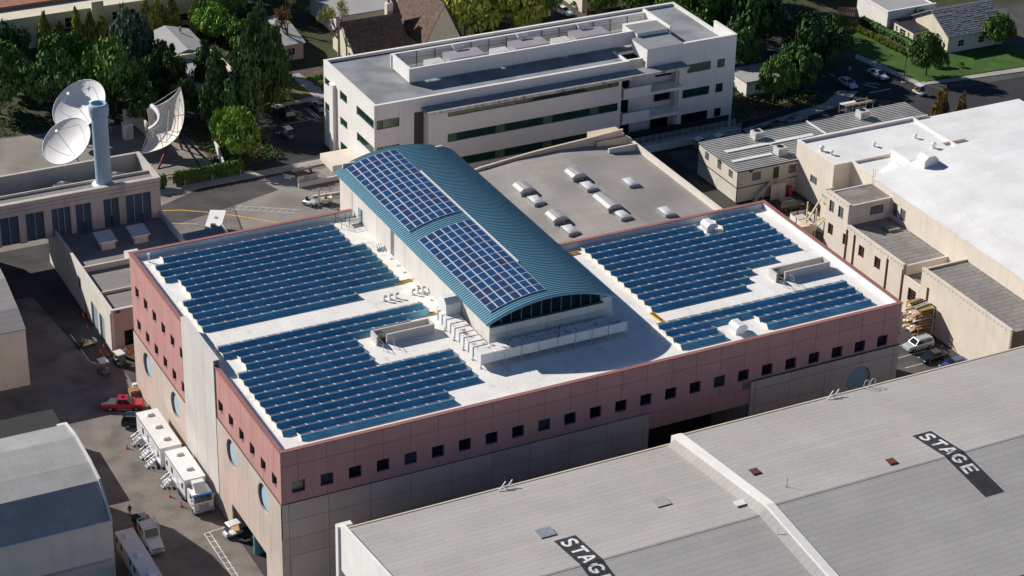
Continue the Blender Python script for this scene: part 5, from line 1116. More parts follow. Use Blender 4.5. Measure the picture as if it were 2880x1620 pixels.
def loft(mb, A, B, smooth=False):    # A, B: (x0, x1, halfwidth, z)
    vs = [(A[0], -A[2], A[3]), (A[1], -A[2], A[3]), (A[1], A[2], A[3]), (A[0], A[2], A[3]), (B[0], -B[2], B[3]), (B[1], -B[2], B[3]), (B[1], B[2], B[3]), (B[0], B[2], B[3])]
    return mb.add(vs, [(3,2,1,0), (4,5,6,7), (0,1,5,4), (1,2,6,5), (2,3,7,6), (3,0,4,7)])
def lquad(A, B, face, u0, u1, v0, v1, off=.012):   # quad on a loft side, inset
    def P(i, v):
        a = [(A[0], -A[2], A[3]), (A[1], -A[2], A[3]), (A[1], A[2], A[3]), (A[0], A[2], A[3])][i]; b = [(B[0], -B[2], B[3]), (B[1], -B[2], B[3]), (B[1], B[2], B[3]), (B[0], B[2], B[3])][i]
        return Vector(a).lerp(Vector(b), v)
    i, j = {'r': (0, 1), 'f': (1, 2), 'l': (2, 3), 'b': (3, 0)}[face]
    q = [P(i, v0).lerp(P(j, v0), u0), P(i, v0).lerp(P(j, v0), u1), P(i, v1).lerp(P(j, v1), u1), P(i, v1).lerp(P(j, v1), u0)]
    n_ = (q[1]-q[0]).cross(q[3]-q[0]).normalized()*off
    return MB().quad(*[p+n_ for p in q])
def hull(secs, w_):    # secs: (x, halfwidth, zbottom, zshoulder, ztop, top halfwidth)
    mb = MB(); rings = []
    for x, h, zb, zs, zt, th in secs: rings.append([(x, -h*.96, zb), (x, -h, (zb+zs)/2), (x, -h, zs), (x, -th, zt), (x, th, zt), (x, h, zs), (x, h, (zb+zs)/2), (x, h*.96, zb)])
    n = 8; vs = [p for r in rings for p in r]; fs = []
    for k in range(len(rings)-1):
        for i in range(n): j = (i+1) % n; fs.append((k*n+i, k*n+j, (k+1)*n+j, (k+1)*n+i))
    fs += [tuple(range(n))[::-1], tuple(range((len(rings)-1)*n, len(rings)*n))]
    return mb.add(vs, fs)
def car(label, loc, rz, pmat, kind='sedan', name=None, cat='car', group=None):
    nm = name or {'sedan': 'parked_car', 'suv': 'suv', 'pickup': 'pickup_truck'}[kind]
    t = thing(nm, label, cat, (loc[0], loc[1], .02), rz, group)
    if kind == 'sedan':
        Ln, Wd = 4.7, .9
        hull([(-2.35, .72, .38, .62, .78, .6), (-2.2, .86, .28, .72, .95, .72), (-1.0, .9, .24, .78, .98, .8), (.6, .9, .24, .78, .98, .8), (1.5, .88, .26, .7, .84, .72), (2.15, .82, .3, .58, .70, .6), (2.35, .68, .36, .5, .58, .5)], Wd).build('body', pmat, t)
        A, B = (-1.75, 1.15, .76, .95), (-1.0, .25, .58, 1.42); wx = 1.42; r = .33; zl = .62
    elif kind == 'suv':
        hull([(-2.4, .8, .42, .85, 1.02, .74), (-2.3, .95, .34, .95, 1.1, .86), (0, .97, .3, .95, 1.1, .88), (1.1, .96, .3, .92, 1.08, .86), (2.1, .92, .34, .82, .98, .78), (2.4, .8, .42, .72, .84, .66)], .97).build('body', pmat, t)
        A, B = (-2.35, 1.25, .86, 1.08), (-2.05, .55, .70, 1.78); wx = 1.5; r = .38; zl = .82
        for s_ in (-1, 1): MB().sbar((-1.7, s_*.58, 1.84), (.3, s_*.58, 1.84), .05).build('roof_rack', 'alu', t)
    else:
        hull([(-3.0, .9, .5, .95, 1.1, .88), (-2.9, .98, .45, .98, 1.12, .93), (-.9, 1.0, .42, 1.0, 1.14, .92), (1.2, 1.0, .42, 1.0, 1.16, .9), (2.6, .96, .45, .95, 1.1, .84), (2.9, .86, .52, .82, .92, .72)], 1.0).build('body', pmat, t)
        A, B = (-.95, 1.3, .88, 1.13), (-.75, .55, .70, 1.86); wx = 1.85; r = .42; zl = .88
        MB().box(-2.88, -.86, 1.13, -1.0, .86, 1.17).build('bed_cover', 'canvas', t)
        MB().box(-.3, -.38, 1.862, .25, .38, 1.875).build('sunroof', 'car_glass', t)
        for s_ in (-1, 1): MB().box(-.8, s_*1.02-.1, .38, 1.2, s_*1.02+.1, .44).build('step', 'alu', t)
    loft(MB(), A, B).build('cabin', pmat, t)
    lquad(A, B, 'f', .06, .94, .08, .92).build('windscreen', 'car_glass', t); lquad(A, B, 'b', .08, .92, .12, .88).build('rear_window', 'car_glass', t)
    for f_ in ('r', 'l'):
        lquad(A, B, f_, .08, .49, .14, .88).build('side_window', 'car_glass', t); lquad(A, B, f_, .52, .92, .14, .88).build('side_window', 'car_glass', t)
    xf, xb = (2.36, -2.36) if kind != 'pickup' else (2.9, -3.01); wy = .62 if kind == 'sedan' else .72
    for s_ in (-1, 1):
        MB().cbox((xf-.12, s_*wy, zl-.06), (.14, .3, .14)).build('headlight', 'lamp_clear', t); MB().cbox((xb+.05, s_*(wy+.05), zl+.02), (.12, .24, .2)).build('tail_light', 'lamp_red', t)
        MB().cbox((A[1]-.25, s_*(A[2]+.16), A[3]+.08), (.12, .2, .14)).build('mirror', pmat, t)
        hw_ = .82 if kind == 'sedan' else .9
        wheel(t, wx, s_*hw_, r); wheel(t, -wx+.05, s_*hw_, r)
    MB().box(xf-.1, -.6, .38, xf+.03, .6, .52).build('bumper', 'dark_metal' if kind != 'sedan' else pmat, t)
    return t
D2 = math.radians
car('red crew-cab pickup with black bed cover parked nose to the beige wall', (-3.5, 52.5), D2(-25), 'paint_red', 'pickup', cat='pickup truck')
car('black suv parked between the red pickup and the white trailer', (-3.0, 47.2), D2(-25), 'paint_black', 'suv', cat='suv')
car('silver suv parked beside the timber rack at the right edge', (109.7, 19.6), D2(182), 'paint_silver', 'suv', cat='suv')
car('black sedan parked next to the silver suv', (109.8, 15.9), D2(184), 'paint_black', 'sedan'); car('dark navy sedan half hidden by the stage eave at the right edge', (111.2, 12.7), D2(184), 'paint_navy', 'sedan')
car('bronze suv in the yard below the modular office stair', (118.4, 67.9), D2(-4), 'paint_bronze', 'suv', cat='suv'); car('white pickup beside the grey panel enclosure', (112.2, 64.9), D2(10), 'paint_white', 'pickup', cat='pickup truck')
car('black suv in the shaded bay beside the left office lawn', (55.0, 137.9), D2(88), 'paint_black', 'suv', cat='suv'); car('grey sedan in the bay nearest the left end of the office', (61.7, 138.8), D2(90), 'paint_grey', 'sedan')
car('white car alone on the drive behind the office roof', (125.8, 163.6), D2(-78), 'paint_white', 'sedan')
car('silver coupe parked by the lawn at the top right', (165.7, 109.6), D2(-83), 'paint_silver', 'sedan'); car('pale blue hatchback in tree shade near the silver coupe', (157.9, 108.4), D2(-88), 'paint_paleblue', 'sedan')
car('red car under the big dark trees at the top right', (161.9, 133.0), D2(95), 'paint_red', 'sedan'); car('white car half hidden under the big dark trees', (162.2, 129.2), D2(95), 'paint_white', 'sedan'); car('pale blue car parked against the wall under the dark trees', (156.4, 128.0), D2(5), 'paint_paleblue', 'sedan'); car('silver car in dappled shade beside the garden wall', (155.9, 124.0), D2(5), 'paint_silver', 'sedan')
for x, y, m_, l in ((130.6, 96.2, 'paint_black', 'black car in deep shade at the foot of the office, nearest the ramp'), (134.6, 96.9, 'paint_black', 'black car in deep shade beside the modular office, middle of three'), (139.3, 97.8, 'paint_grey', 'dark grey car in deep shade beside the modular office, farthest right')): car(l, (x, y), D2(12), m_, 'sedan')
# golf carts
def cart(label, loc, rz, body='paint_white', roof='paint_white', bed=None, cat='golf cart'):
    t = thing('golf_cart', label, cat, (loc[0], loc[1], .02), rz, 'golf carts and utility carts')
    hull([(-1.2, .55, .3, .55, .68, .5), (-.9, .6, .28, .62, .72, .55), (-.2, .6, .28, .45, .5, .55), (.55, .6, .28, .42, .46, .55), (.8, .58, .28, .7, .82, .5), (1.2, .5, .3, .55, .66, .42)], .6).build('body', body, t)
    MB().box(-.75, -.55, .72, -.1, .55, .84).build('seat', 'seat_tan', t); MB().box(-.85, -.55, .84, -.72, .55, 1.25).build('backrest', 'seat_tan', t)
    if roof:
        pf = [(-1.0, 1.86), (-.9, 1.94), (.65, 1.94), (.8, 1.86)]
        MB().prism(pf, 'y', -.62, .62).build('roof', roof, t)
        for x, xx in ((-.9, -.85), (.95, .65)):
            for s_ in (-.54, .54): MB().bar((x, s_, .7), (xx, s_, 1.88), .025, 5).build('roof_post', 'dark_metal', t)
        MB().add([(.93, -.5, .85), (.93, .5, .85), (.68, .5, 1.84), (.68, -.5, 1.84)], [(0,1,2,3)]).build('windscreen', 'glass_clear', t)
    if bed: MB().box(-2.1, -.6, .6, -1.0, .6, .72).box(-2.1, -.6, .72, -2.05, .6, 1.05).build('cargo_bed', bed, t)
    MB().bar((.65, -.25, .6), (.4, -.25, 1.0), .02, 5).build('steering_column', 'black', t); MB().bar((.4, -.25, 1.0), (.38, -.25, 1.02), .18, 12).build('steering_wheel', 'black', t)
    for x in (-.8 if not bed else -1.3, .8):
        for s_ in (-.52, .52): wheel(t, x, s_, .23, .18)
    return t
cart('white golf cart beside the recessed entrance and blue column', (-.6, 16.6), D2(188))
cart('white-roofed golf cart out on the dark alley', (-3.0, 63.4), D2(-86), 'paint_grey'); cart('green golf cart with white roof at the corner of the service building', (-.15, 64.6), D2(-80), 'paint_green'); cart('roofless cream cart loaded with tools by the service doors', (-2.6, 72.0), D2(10), 'paint_cream', None, 'dark_metal', 'utility cart'); cart('white utility cart tucked behind the red wall corner', (2.2, 65.2), D2(-60), 'paint_white', None, 'paint_white', 'utility cart')
cart('golf cart below the office ramp, left of two', (117.0, 95.4), D2(20), 'paint_grey'); cart('golf cart below the office ramp, right of two', (121.0, 95.2), D2(20), 'paint_grey'); cart('white golf cart crossing the road at the top right', (168.0, 99.4), D2(-80)); cart('white golf cart on the shaded road left of the office', (51.9, 129.2), D2(-84), 'paint_grey')
# production trailers and tractor
M('blue_stripe', (.02, .08, .28), .4)
def trailer(label, x0, x1, y0, y1, z1, door_side=-1, stripe=True, nac=3, name='production_trailer', blue=False):
    t = thing(name, label, 'trailer', ((x0+x1)/2, (y0+y1)/2, 0), group='white production trailers')
    MB().box(x0, y0, 1.0, x1, y1, z1-.06).build('body', 'paint_white', t); MB().box(x0-.03, y0-.03, z1-.06, x1+.03, y1+.03, z1).build('roof', 'roof_bright', t)
    if stripe:
        MB().box(x0-.012, y0+.05, z1-.35, x0-.003, y1-.05, z1-.18).build('stripe', 'blue_stripe' if blue else 'dark_metal', t); MB().box(x0-.012, y0+.05, 1.05, x0-.003, y1-.05, 1.35).build('stripe', 'blue_stripe', t)
    n = int((y1-y0)/1.7)
    for i in range(n):
        yy = y0+.6+(y1-y0-1.6)*i/max(1, n-1)
        if i % 3 == 1: MB().box(x0-.02, yy, 1.15, x0-.003, yy+.75, 3.1).build('door', 'galv_light', t)
        else: MB().box(x0-.02, yy, 2.2, x0-.003, yy+.7, 3.1).build('window', 'car_glass', t)
    for i in range(nac):
        yy = y0+(y1-y0)*(i+.65)/nac; mb = MB(); xc = (x0+x1)/2
        mb.add([(xc-.45, yy-.5, z1+.003), (xc+.45, yy-.5, z1+.003), (xc+.45, yy+.5, z1+.003), (xc-.45, yy+.5, z1+.003), (xc-.36, yy-.4, z1+.34), (xc+.36, yy-.4, z1+.34), (xc+.36, yy+.4, z1+.34), (xc-.36, yy+.4, z1+.34)], [(4,5,6,7), (0,1,5,4), (1,2,6,5), (2,3,7,6), (3,0,4,7)]).build('roof_ac', 'white_metal', t)
    for x in (x0+.2, x1-.2):
        for yy in (y0+.22*(y1-y0), y0+.22*(y1-y0)+1.1): MB().bar((x-.12, yy, .5), (x+.12, yy, .5), .5, 16).build('wheel', 'tyre', t)
    MB().box(x0+.3, y0+.5, .7, x1-.3, y1-.4, .98).build('chassis', 'dark_metal', t)
    return t
trailer('white production trailer parked along the beige wall behind the blue-striped one', -4.2, -1.2, 34.2, 44.3, 4.0)
trailer('blue-striped white trailer coupled to the tractor cab along the beige wall', -3.85, -.95, 25.5, 33.3, 4.0, nac=2, blue=True)
trailer('long white trailer beside the corner building at the bottom left', -15.45, -13.1, -4, 18.7, 3.5, nac=5, stripe=False)
def steps(x, y, label):
    t = thing('trailer_steps', label, 'steps', (x, y, 0), group='aluminium steps at the trailers')
    for k in range(4): MB().box(x-.35*k-.35, y, .9-.25*k, x-.35*k, y+.8, .94-.25*k).build('tread', 'alu', t)
    for yy in (y, y+.8):
        MB().bar((x, yy, 1.9), (x-1.3, yy, 1.1), .03, 5).bar((x-.05, yy, .1), (x-.05, yy, 1.9), .03, 5).bar((x-1.3, yy, 0), (x-1.3, yy, 1.1), .03, 5).build('handrail', 'alu', t)
for x, y, l in ((-4.25, 42.3, 'aluminium trailer steps nearest the black suv'), (-4.25, 38.6, 'aluminium trailer steps in the middle of the rear trailer'), (-4.25, 36.2, 'aluminium trailer steps near the front of the rear trailer'), (-3.95, 30.6, 'trailer steps at the middle of the blue-striped trailer')): steps(x, y, l)
tr = thing('tractor_cab', 'white cab-over tractor with roof fairing and blue trim, facing the camera', 'truck', (-2.3, 24, 0))
MB().prism([(22.6, .9), (25.2, .9), (25.2, 3.0), (22.85, 3.0), (22.6, 2.0)], 'x', -3.65, -.95).build('cab', 'paint_white', tr)
MB().add([(-3.5, 22.66, 2.05), (-1.1, 22.66, 2.05), (-1.1, 22.84, 2.85), (-3.5, 22.84, 2.85)], [(0,1,2,3)]).add([(-3.5, 22.58, 2.05), (-1.1, 22.58, 2.05), (-1.1, 22.8, 2.85), (-3.5, 22.8, 2.85)], [(0,1,2,3)]).build('windscreen', 'car_glass', tr)
MB().prism([(23.3, 3.0), (25.1, 3.0), (25.1, 4.0), (24.4, 3.95)], 'x', -3.1, -1.5).build('roof_fairing', 'paint_white', tr); MB().box(-3.66, 22.7, 2.88, -.94, 23.1, 3.03).build('visor', 'blue_stripe', tr)
MB().box(-3.0, 22.55, 1.0, -1.6, 22.597, 1.75).build('grille', 'galv', tr); MB().box(-3.7, 22.4, .55, -.9, 22.7, .95).build('bumper', 'alu', tr)
for s_ in (-3.45, -1.15): MB().cbox((s_, 22.55, 1.15), (.35, .1, .22)).build('headlight', 'lamp_clear', tr); MB().bar((s_-.15, 23.3, .52), (s_+.15, 23.3, .52), .52, 16).build('wheel', 'tyre', tr)
for s_ in (-3.85, -.75): MB().cbox((s_, 22.9, 2.4), (.12, .2, .55)).build('mirror', 'alu', tr)
for s_ in (-3.655, -.945): MB().quad((s_, 22.7, 1.5), (s_, 23.9, 1.1), (s_, 23.9, 1.25), (s_, 22.7, 1.75)).build('flash', 'blue_stripe', tr); MB().box(min(s_, s_*1.001)-.01, 23.1, 2.0, max(s_, s_*1.001)+.01, 24.2, 2.75).build('side_window', 'car_glass', tr)
MB().box(-3.3, 25.21, .6, -1.3, 26.5, .9).build('chassis', 'dark_metal', tr)
# flatbed work truck
ft = thing('work_truck', 'white flatbed work truck with headache rack and cluttered bed', 'truck', (-10.7, 20, .02), D2(-92))
hull([(1.3, 1.05, .6, 1.25, 1.45, .95), (2.0, 1.05, .55, 1.3, 1.5, .95), (3.2, .95, .55, 1.2, 1.38, .8), (3.7, .75, .6, 1.0, 1.15, .6)], 1.05).build('hood', 'paint_white', ft)
A, B = (-1.0, 1.5, 1.08, 1.2), (-.9, 1.05, .95, 2.6); loft(MB(), (-1.0, 1.5, 1.08, .7), (-1.0, 1.5, 1.08, 1.2)).build('cab_base', 'paint_white', ft); loft(MB(), A, B).build('cab', 'paint_white', ft)
lquad(A, B, 'f', .06, .94, .12, .9).build('windscreen', 'car_glass', ft)
for f_ in ('r', 'l'): lquad(A, B, f_, .08, .48, .3, .88).build('side_window', 'car_glass', ft); lquad(A, B, f_, .54, .94, .3, .88).build('side_window', 'car_glass', ft)
MB().box(-4.2, -1.15, .95, -1.05, 1.15, 1.1).build('flatbed', 'dark_metal', ft); MB().box(3.68, -.6, .75, 3.74, .6, 1.15).build('grille', 'galv', ft); MB().box(3.6, -1.0, .45, 3.85, 1.0, .68).build('bumper', 'alu', ft)
rk = MB()
for x in (-1.1, 1.0):
    for s_ in (-1.12, 1.12): rk.sbar((x, s_, 1.1), (x, s_, 2.85), .08)
for s_ in (-1.12, 1.12): rk.sbar((-1.1, s_, 2.85), (1.0, s_, 2.85), .08)
for x in (-1.1, -.4, .3, 1.0): rk.sbar((x, -1.12, 2.85), (x, 1.12, 2.85), .05)
rk.build('headache_rack', 'white_metal', ft)
for k in range(5): MB().cbox((.95, -.7+.35*k, 2.64), (.14, .12, .08)).build('marker_lamp', 'yellow', ft)
for x in (2.6, -2.7):
    for s_ in (-.95, .95): wheel(ft, x, s_, .48, .28)
for s_ in (-.85, .85): MB().cbox((3.55, s_, 1.0), (.2, .28, .2)).build('headlight', 'lamp_clear', ft)
def gear(nm, label, cat, b, z, mat, rz=0):
    t = thing(nm, label, cat, (b[0], b[1], z)); mb = MB(); sx, sy, sz = b[2:]
    mb.add([(b[0]-sx/2, b[1]-sy/2, z), (b[0]+sx/2, b[1]-sy/2, z), (b[0]+sx/2, b[1]+sy/2, z), (b[0]-sx/2, b[1]+sy/2, z), (b[0]-sx*.46, b[1]-sy*.46, z+sz), (b[0]+sx*.46, b[1]-sy*.46, z+sz), (b[0]+sx*.46, b[1]+sy*.46, z+sz), (b[0]-sx*.46, b[1]+sy*.46, z+sz)], [(4,5,6,7), (0,1,5,4), (1,2,6,5), (2,3,7,6), (3,0,4,7)]).build('body', mat, t)
    MB().box(b[0]-sx*.48, b[1]-sy*.48, z+sz+.002, b[0]+sx*.48, b[1]+sy*.48, z+sz+.05).build('lid', mat, t)
gear('tool_chest', 'yellow tool chest on the bed of the work truck', 'tool chest', (-10.0, 22.2, .9, .5, .5), 1.13, 'yellow'); gear('equipment_case', 'grey equipment case on the bed of the work truck', 'case', (-10.3, 23.4, .9, 1.1, .6), 1.13, 'galv'); gear('equipment_case', 'dark case at the rear of the work truck bed', 'case', (-11.2, 23.6, .8, 1.2, .5), 1.13, 'cloth_dark')
gear('cable_bin', 'orange-framed bin standing beside the work truck bed', 'bin', (-12.4, 21.6, .8, 1.6, 1.1), .02, 'orange'); gear('cable_bin', 'red bin in the gap behind the long white trailer', 'bin', (-14.6, 20.2, .9, .8, 1.0), .02, 'sign_red')
# person on the dark alley (continuous skinned body)
def person(label, loc, rz, top='cloth_dark', legs='cloth_blue'):
    t = thing('person', label, 'person', (loc[0], loc[1], 0), rz)
    V_ = {'pel': (0, 0, .95), 'ch': (0, .02, 1.3), 'nk': (0, .02, 1.48), 'hd': (0, .05, 1.66), 'lh': (.1, 0, .9), 'lk': (.11, .04, .5), 'lf': (.12, -.02, .08), 'lt': (.12, .14, .04), 'rh': (-.1, 0, .9), 'rk': (-.11, .02, .5), 'rf': (-.12, -.06, .08), 'rt': (-.12, .1, .04), 'ls': (.19, .02, 1.42), 'le': (.27, .0, 1.15), 'lw': (.24, .16, .95), 'rs': (-.19, .02, 1.42), 're': (-.27, .0, 1.15), 'rw': (-.25, .12, .92)}
    rad = {'pel': .15, 'ch': .16, 'nk': .06, 'hd': .10, 'lh': .09, 'lk': .06, 'lf': .045, 'lt': .04, 'rh': .09, 'rk': .06, 'rf': .045, 'rt': .04, 'ls': .07, 'le': .045, 'lw': .035, 'rs': .07, 're': .045, 'rw': .035}
    ks = list(V_); E_ = [('pel', 'ch'), ('ch', 'nk'), ('nk', 'hd'), ('pel', 'lh'), ('lh', 'lk'), ('lk', 'lf'), ('lf', 'lt'), ('pel', 'rh'), ('rh', 'rk'), ('rk', 'rf'), ('rf', 'rt'), ('ch', 'ls'), ('ls', 'le'), ('le', 'lw'), ('ch', 'rs'), ('rs', 're'), ('re', 'rw')]
    me = bpy.data.meshes.new('body'); me.from_pydata([V_[k] for k in ks], [(ks.index(a), ks.index(b)) for a, b in E_], [])
    o = bpy.data.objects.new('body', me); C.objects.link(o); m = o.modifiers.new('skin', 'SKIN'); s2 = o.modifiers.new('sub', 'SUBSURF'); s2.levels = s2.render_levels = 1
    for i, k in enumerate(ks): me.skin_vertices[0].data[i].radius = (rad[k], rad[k]); me.skin_vertices[0].data[i].use_root = (k == 'pel')
    me.materials.append(MATS[top]); o.parent = t
    MB().blob((0, .05, 1.70), (.095, .11, .10)).build('hair', 'black', t)
    MB().blob((0, .10, 1.645), (.075, .075, .09)).build('face', 'skin', t)
person('person in dark clothes standing behind the work truck', (-11.15, 26.4), D2(170))
# cones
def cone(x, y, label, h=.75):
    t = thing('traffic_cone', label, 'traffic cone', (x, y, .02), 0, 'orange traffic cones')
    MB().box(-.2, -.2, 0, .2, .2, .04).build('base', 'orange', t); MB().cyl(0, 0, .04, h, .15, 12, .03).build('body', 'orange', t); MB().cyl(0, 0, h*.45, h*.6, .107, 12, .085).build('band', 'white_paint', t)
for x, y, l in ((-.74, 80.4, 'orange cone at the far end of the service building, front of the pair'), (-.7, 81.0, 'orange cone at the far end of the service building, back of the pair'), (-1.35, 76.7, 'orange cone by the nearer tall service door'), (-1.77, 68.9, 'orange cone on the kerb line, upper of the pair'), (-1.76, 67.6, 'orange cone on the kerb line, lower of the pair'), (-1.0, 67.4, 'orange cone at the corner downpipe'), (-.9, 70.3, 'tall orange cone leaning by the service wall'), (-5.0, 28.4, 'orange cone in shade beside the blue-striped trailer steps'), (-4.4, 25.6, 'orange cone in shade nearest the tractor cab'), (-6.4, 42.2, 'orange cone in sun beside the rear trailer')): cone(x, y, l)
# pallets
M('pallet_wood', (.48, .31, .16), .85, var=.15)
pa = thing('pallet_stack', 'small stack of tan wooden pallets against the beige wall', 'pallets', (-.9, 56, 0))
for k in range(5):
    for j in range(5): MB().box(-1.6, 55.2+.26*j, .16*k+.1, -.3, 55.36+.26*j, .16*k+.13).build('slat', 'pallet_wood', pa)
    for x in (-1.6, -1.0, -.4): MB().box(x, 55.2, .16*k+.01, x+.1, 56.4, .16*k+.1).build('bearer', 'pallet_wood', pa)
gear('foam_block', 'white wrapped block beside the pallets', 'block', (-.4, 57.0, .7, .6, .8), .02, 'white_metal')
# box trailer and shed roof in the rear court
bt = thing('box_trailer', 'white box trailer with a rooftop unit behind the red wall', 'trailer', (26.6, 97.4, .02), D2(62))
MB().box(-3.6, -1.25, .7, 3.6, 1.25, 3.1).build('body', 'paint_white', bt); MB().box(-3.65, -1.3, 3.1, 3.65, 1.3, 3.15).build('roof', 'roof_bright', bt); MB().box(-2.6, -.4, 3.152, -1.8, .4, 3.45).build('roof_ac', 'dark_metal', bt); MB().box(.6, -.25, 3.152, 1.0, .2, 3.3).build('vent', 'galv', bt)
for x in (-.7, .5):
    for s_ in (-1.15, 1.15): wheel(bt, x, s_, .4)
MB().box(3.6, -.06, .5, 4.6, .06, .65).build('tow_bar', 'dark_metal', bt)
sh = thing('ribbed_shed', 'long shed with dark ribbed roof and white scalloped edge behind the red wall', 'shed', (23, 92, 0))
MB().box(19.7, 90.9, 0, 26.1, 92.9, 3.6).build('wall', 'service_wall', sh); MB().add([(19.5, 90.6, 3.62), (26.3, 90.8, 3.62), (26.1, 93.3, 4.1), (19.4, 93.0, 4.1)], [(0,1,2,3)]).build('roof', 'galv', sh)
for k in range(22): x = 19.6+.3*k; MB().sbar((x, 90.55, 3.64), (x-.03, 93.1, 4.13), .1).build('roof_rib', 'teal_frame', sh)
for k in range(24): MB().cyl(19.6+.28*k, 90.45, 3.5, 3.62, .13, 8).build('scallop', 'frame_white', sh)
MB().sbar((26.35, 90.7, 3.72), (26.2, 93.3, 4.2), .35).build('barge_board', 'stucco_white', sh)
# forklift + tow tractor
fk = thing('forklift', 'cream forklift with tall mast in the concrete court', 'forklift', (47.3, 101.6, .02), D2(170))
MB().box(-1.2, -.6, .35, .6, .6, 1.1).build('body', 'paint_cream', fk); MB().box(-1.4, -.6, .35, -1.2, .6, 1.3).build('counterweight', 'paint_cream', fk)
for s_ in (-.35, .35): MB().sbar((.8, s_, .1), (.8, s_, 3.0), .14).build('mast_rail', 'galv', fk); MB().box(.85, s_-.07, .1, 1.9, s_+.07, .16).build('fork', 'dark_metal', fk)
for z in (1.2, 2.2, 3.0): MB().sbar((.8, -.35, z), (.8, .35, z), .1).build('mast_tie', 'galv', fk)
MB().box(-.5, -.25, 1.1, -.1, .25, 1.25).build('seat', 'seat_dark', fk); MB().box(-.55, -.25, 1.25, -.45, .25, 1.7).build('backrest', 'seat_dark', fk)
for x in (-.9, .45):
    for s_ in (-.55, .55): wheel(fk, x, s_, .32)
tt = thing('tow_tractor', 'small white tow tractor with black seat beside the forklift', 'tow tractor', (45.0, 102.2, .02), D2(-60))
hull([(-1.1, .5, .3, .6, .7, .4), (-.5, .6, .3, .7, .8, .5), (.5, .6, .3, .8, .95, .5), (1.1, .45, .35, .7, .8, .35)], .6).build('body', 'paint_white', tt)
MB().box(-.6, -.3, .8, -.1, .3, .95).build('seat', 'seat_dark', tt); MB().box(-.7, -.3, .95, -.58, .3, 1.4).build('backrest', 'seat_dark', tt); MB().bar((.3, 0, .9), (.1, 0, 1.25), .03).build('steering_column', 'black', tt)
for x in (-.75, .75):
    for s_ in (-.55, .55): wheel(tt, x, s_, .33)
# railings, bike racks, pipe stack in the court
def railing(label, a, b, z0=0, h=1.2, nb=6, base=0, nm='railing', mat='frame_white'):
    t = thing(nm, label, 'railing', (*a, 0)); A = Vector((*a, z0)); B = Vector((*b, z0)); n = max(2, int((B-A).length/1.9))
    for i in range(n+1): p_ = A.lerp(B, i/n); MB().sbar(p_, p_+Vector((0, 0, h)), .07).build('post', mat, t)
    for k in range(nb): z = Vector((0, 0, .2+(h-.2)*k/(nb-1))); MB().sbar(A+z, B+z, .035).build('rail', mat, t)
    if base: 
        d = (B-A).normalized(); q = Vector((-d.y, d.x, 0))*.15; u = Vector((0, 0, z0)); A0 = Vector((*a, 0)); B0 = Vector((*b, 0))
        MB().add([A0-q, B0-q, B0+q, A0+q, A0-q+u, B0-q+u, B0+q+u, A0+q+u], [(4,5,6,7), (0,1,5,4), (1,2,6,5), (2,3,7,6), (3,0,4,7)]).build('kerb_wall', 'stucco_wall', t)
railing('white horizontal-bar railing on the far side of the court ramp', (45.8, 109.3), (53.2, 109.5), .8, 1.2, 7, 1); railing('white horizontal-bar railing on the near side of the court ramp', (46.5, 104.8), (53.5, 104.2), .3, 1.2, 7, 1)
for x0, l in ((45.9, 'bike rack on the shaded pavement, left one'), (50.2, 'bike rack on the shaded pavement, right one')):
    t = thing('bike_rack', l, 'bike rack', (x0+1.3, 116, .13), group='bike racks on the pavement')
    for k in range(10): MB().bar((x0+.28*k, 116.0, .13), (x0+.28*k, 116.0, .95), .03, 5).bar((x0+.28*k, 116.0, .95), (x0+.28*k+.12, 116.3, .95), .03, 5).build('hoop', 'frame_white', t)
    MB().sbar((x0, 116.3, .95), (x0+2.6, 116.3, .95), .04).build('top_rail', 'frame_white', t)
ps = thing('pipe_rack', 'stack of long pale poles on trestles in the court', 'pole stack', (48.4, 113.9, 0))
for k in range(5): MB().bar((46.5, 113.5+.25*k, .9+.12*(k % 2)), (50.4, 114.2+.25*k, .9+.12*(k % 2)), .08, 6).build('pole', 'galv_light' if k % 2 else 'pallet_wood', ps)
for x in (47, 50): MB().box(x-.05, 113.4, 0, x+.05, 115, .82).build('trestle', 'dark_metal', ps)
for x, l in ((28.5, 'steel bollard beside the gate in the ivy hedge'), (33.4, 'steel bollard in the middle of the hedge pavement'), (38.5, 'steel bollard at the pavement end by the drive')):
    t = thing('bollard', l, 'bollard', (x, 117.6, .13), group='steel bollards on the pavement'); MB().cyl(x, 117.6, .13, 1.15, .11, 10).build('post', 'galv', t); MB().cyl(x, 117.6, 1.15, 1.22, .11, 10, .04).build('cap', 'galv_light', t)
# lamp posts
def lamp(x, y, label, h=5.4):
    t = thing('street_lamp', label, 'street lamp', (x, y, .1), group='black street lamps')
    MB().cyl(x, y, .1, .7, .18, 10, .12).build('base', 'black', t); MB().cyl(x, y, .7, h-.7, .07, 8, .05).build('pole', 'black', t); MB().cyl(x, y, h-.7, h-.2, .12, 8, .24).build('lantern', 'glass_grey', t); MB().cyl(x, y, h-.2, h+.1, .28, 8, .03).build('cap', 'black', t); MB().cyl(x, y, 0.02, .12, .45, 14).build('footing', 'sidewalk', t)
lamp(168.8, 105.4, 'black street lamp on the pavement by the top right lawn'); lamp(155.8, 105.2, 'black street lamp in tree shade beside the pale blue hatchback'); lamp(51.0, 131.9, 'black street lamp beside the shaded drive left of the office')
def signpost(x, y, label, mat='blue_stripe'):
    t = thing('sign_post', label, 'sign', (x, y, .1), group='small blue sign posts'); MB().cyl(x, y, .1, 1.9, .03, 6).build('pole', 'dark_metal', t); MB().box(x-.3, y-.03, 1.5, x+.3, y+.0, 2.0).build('plate', mat, t)
signpost(58.8, 143.2, 'small blue sign on a post at the edge of the left lawn'); 
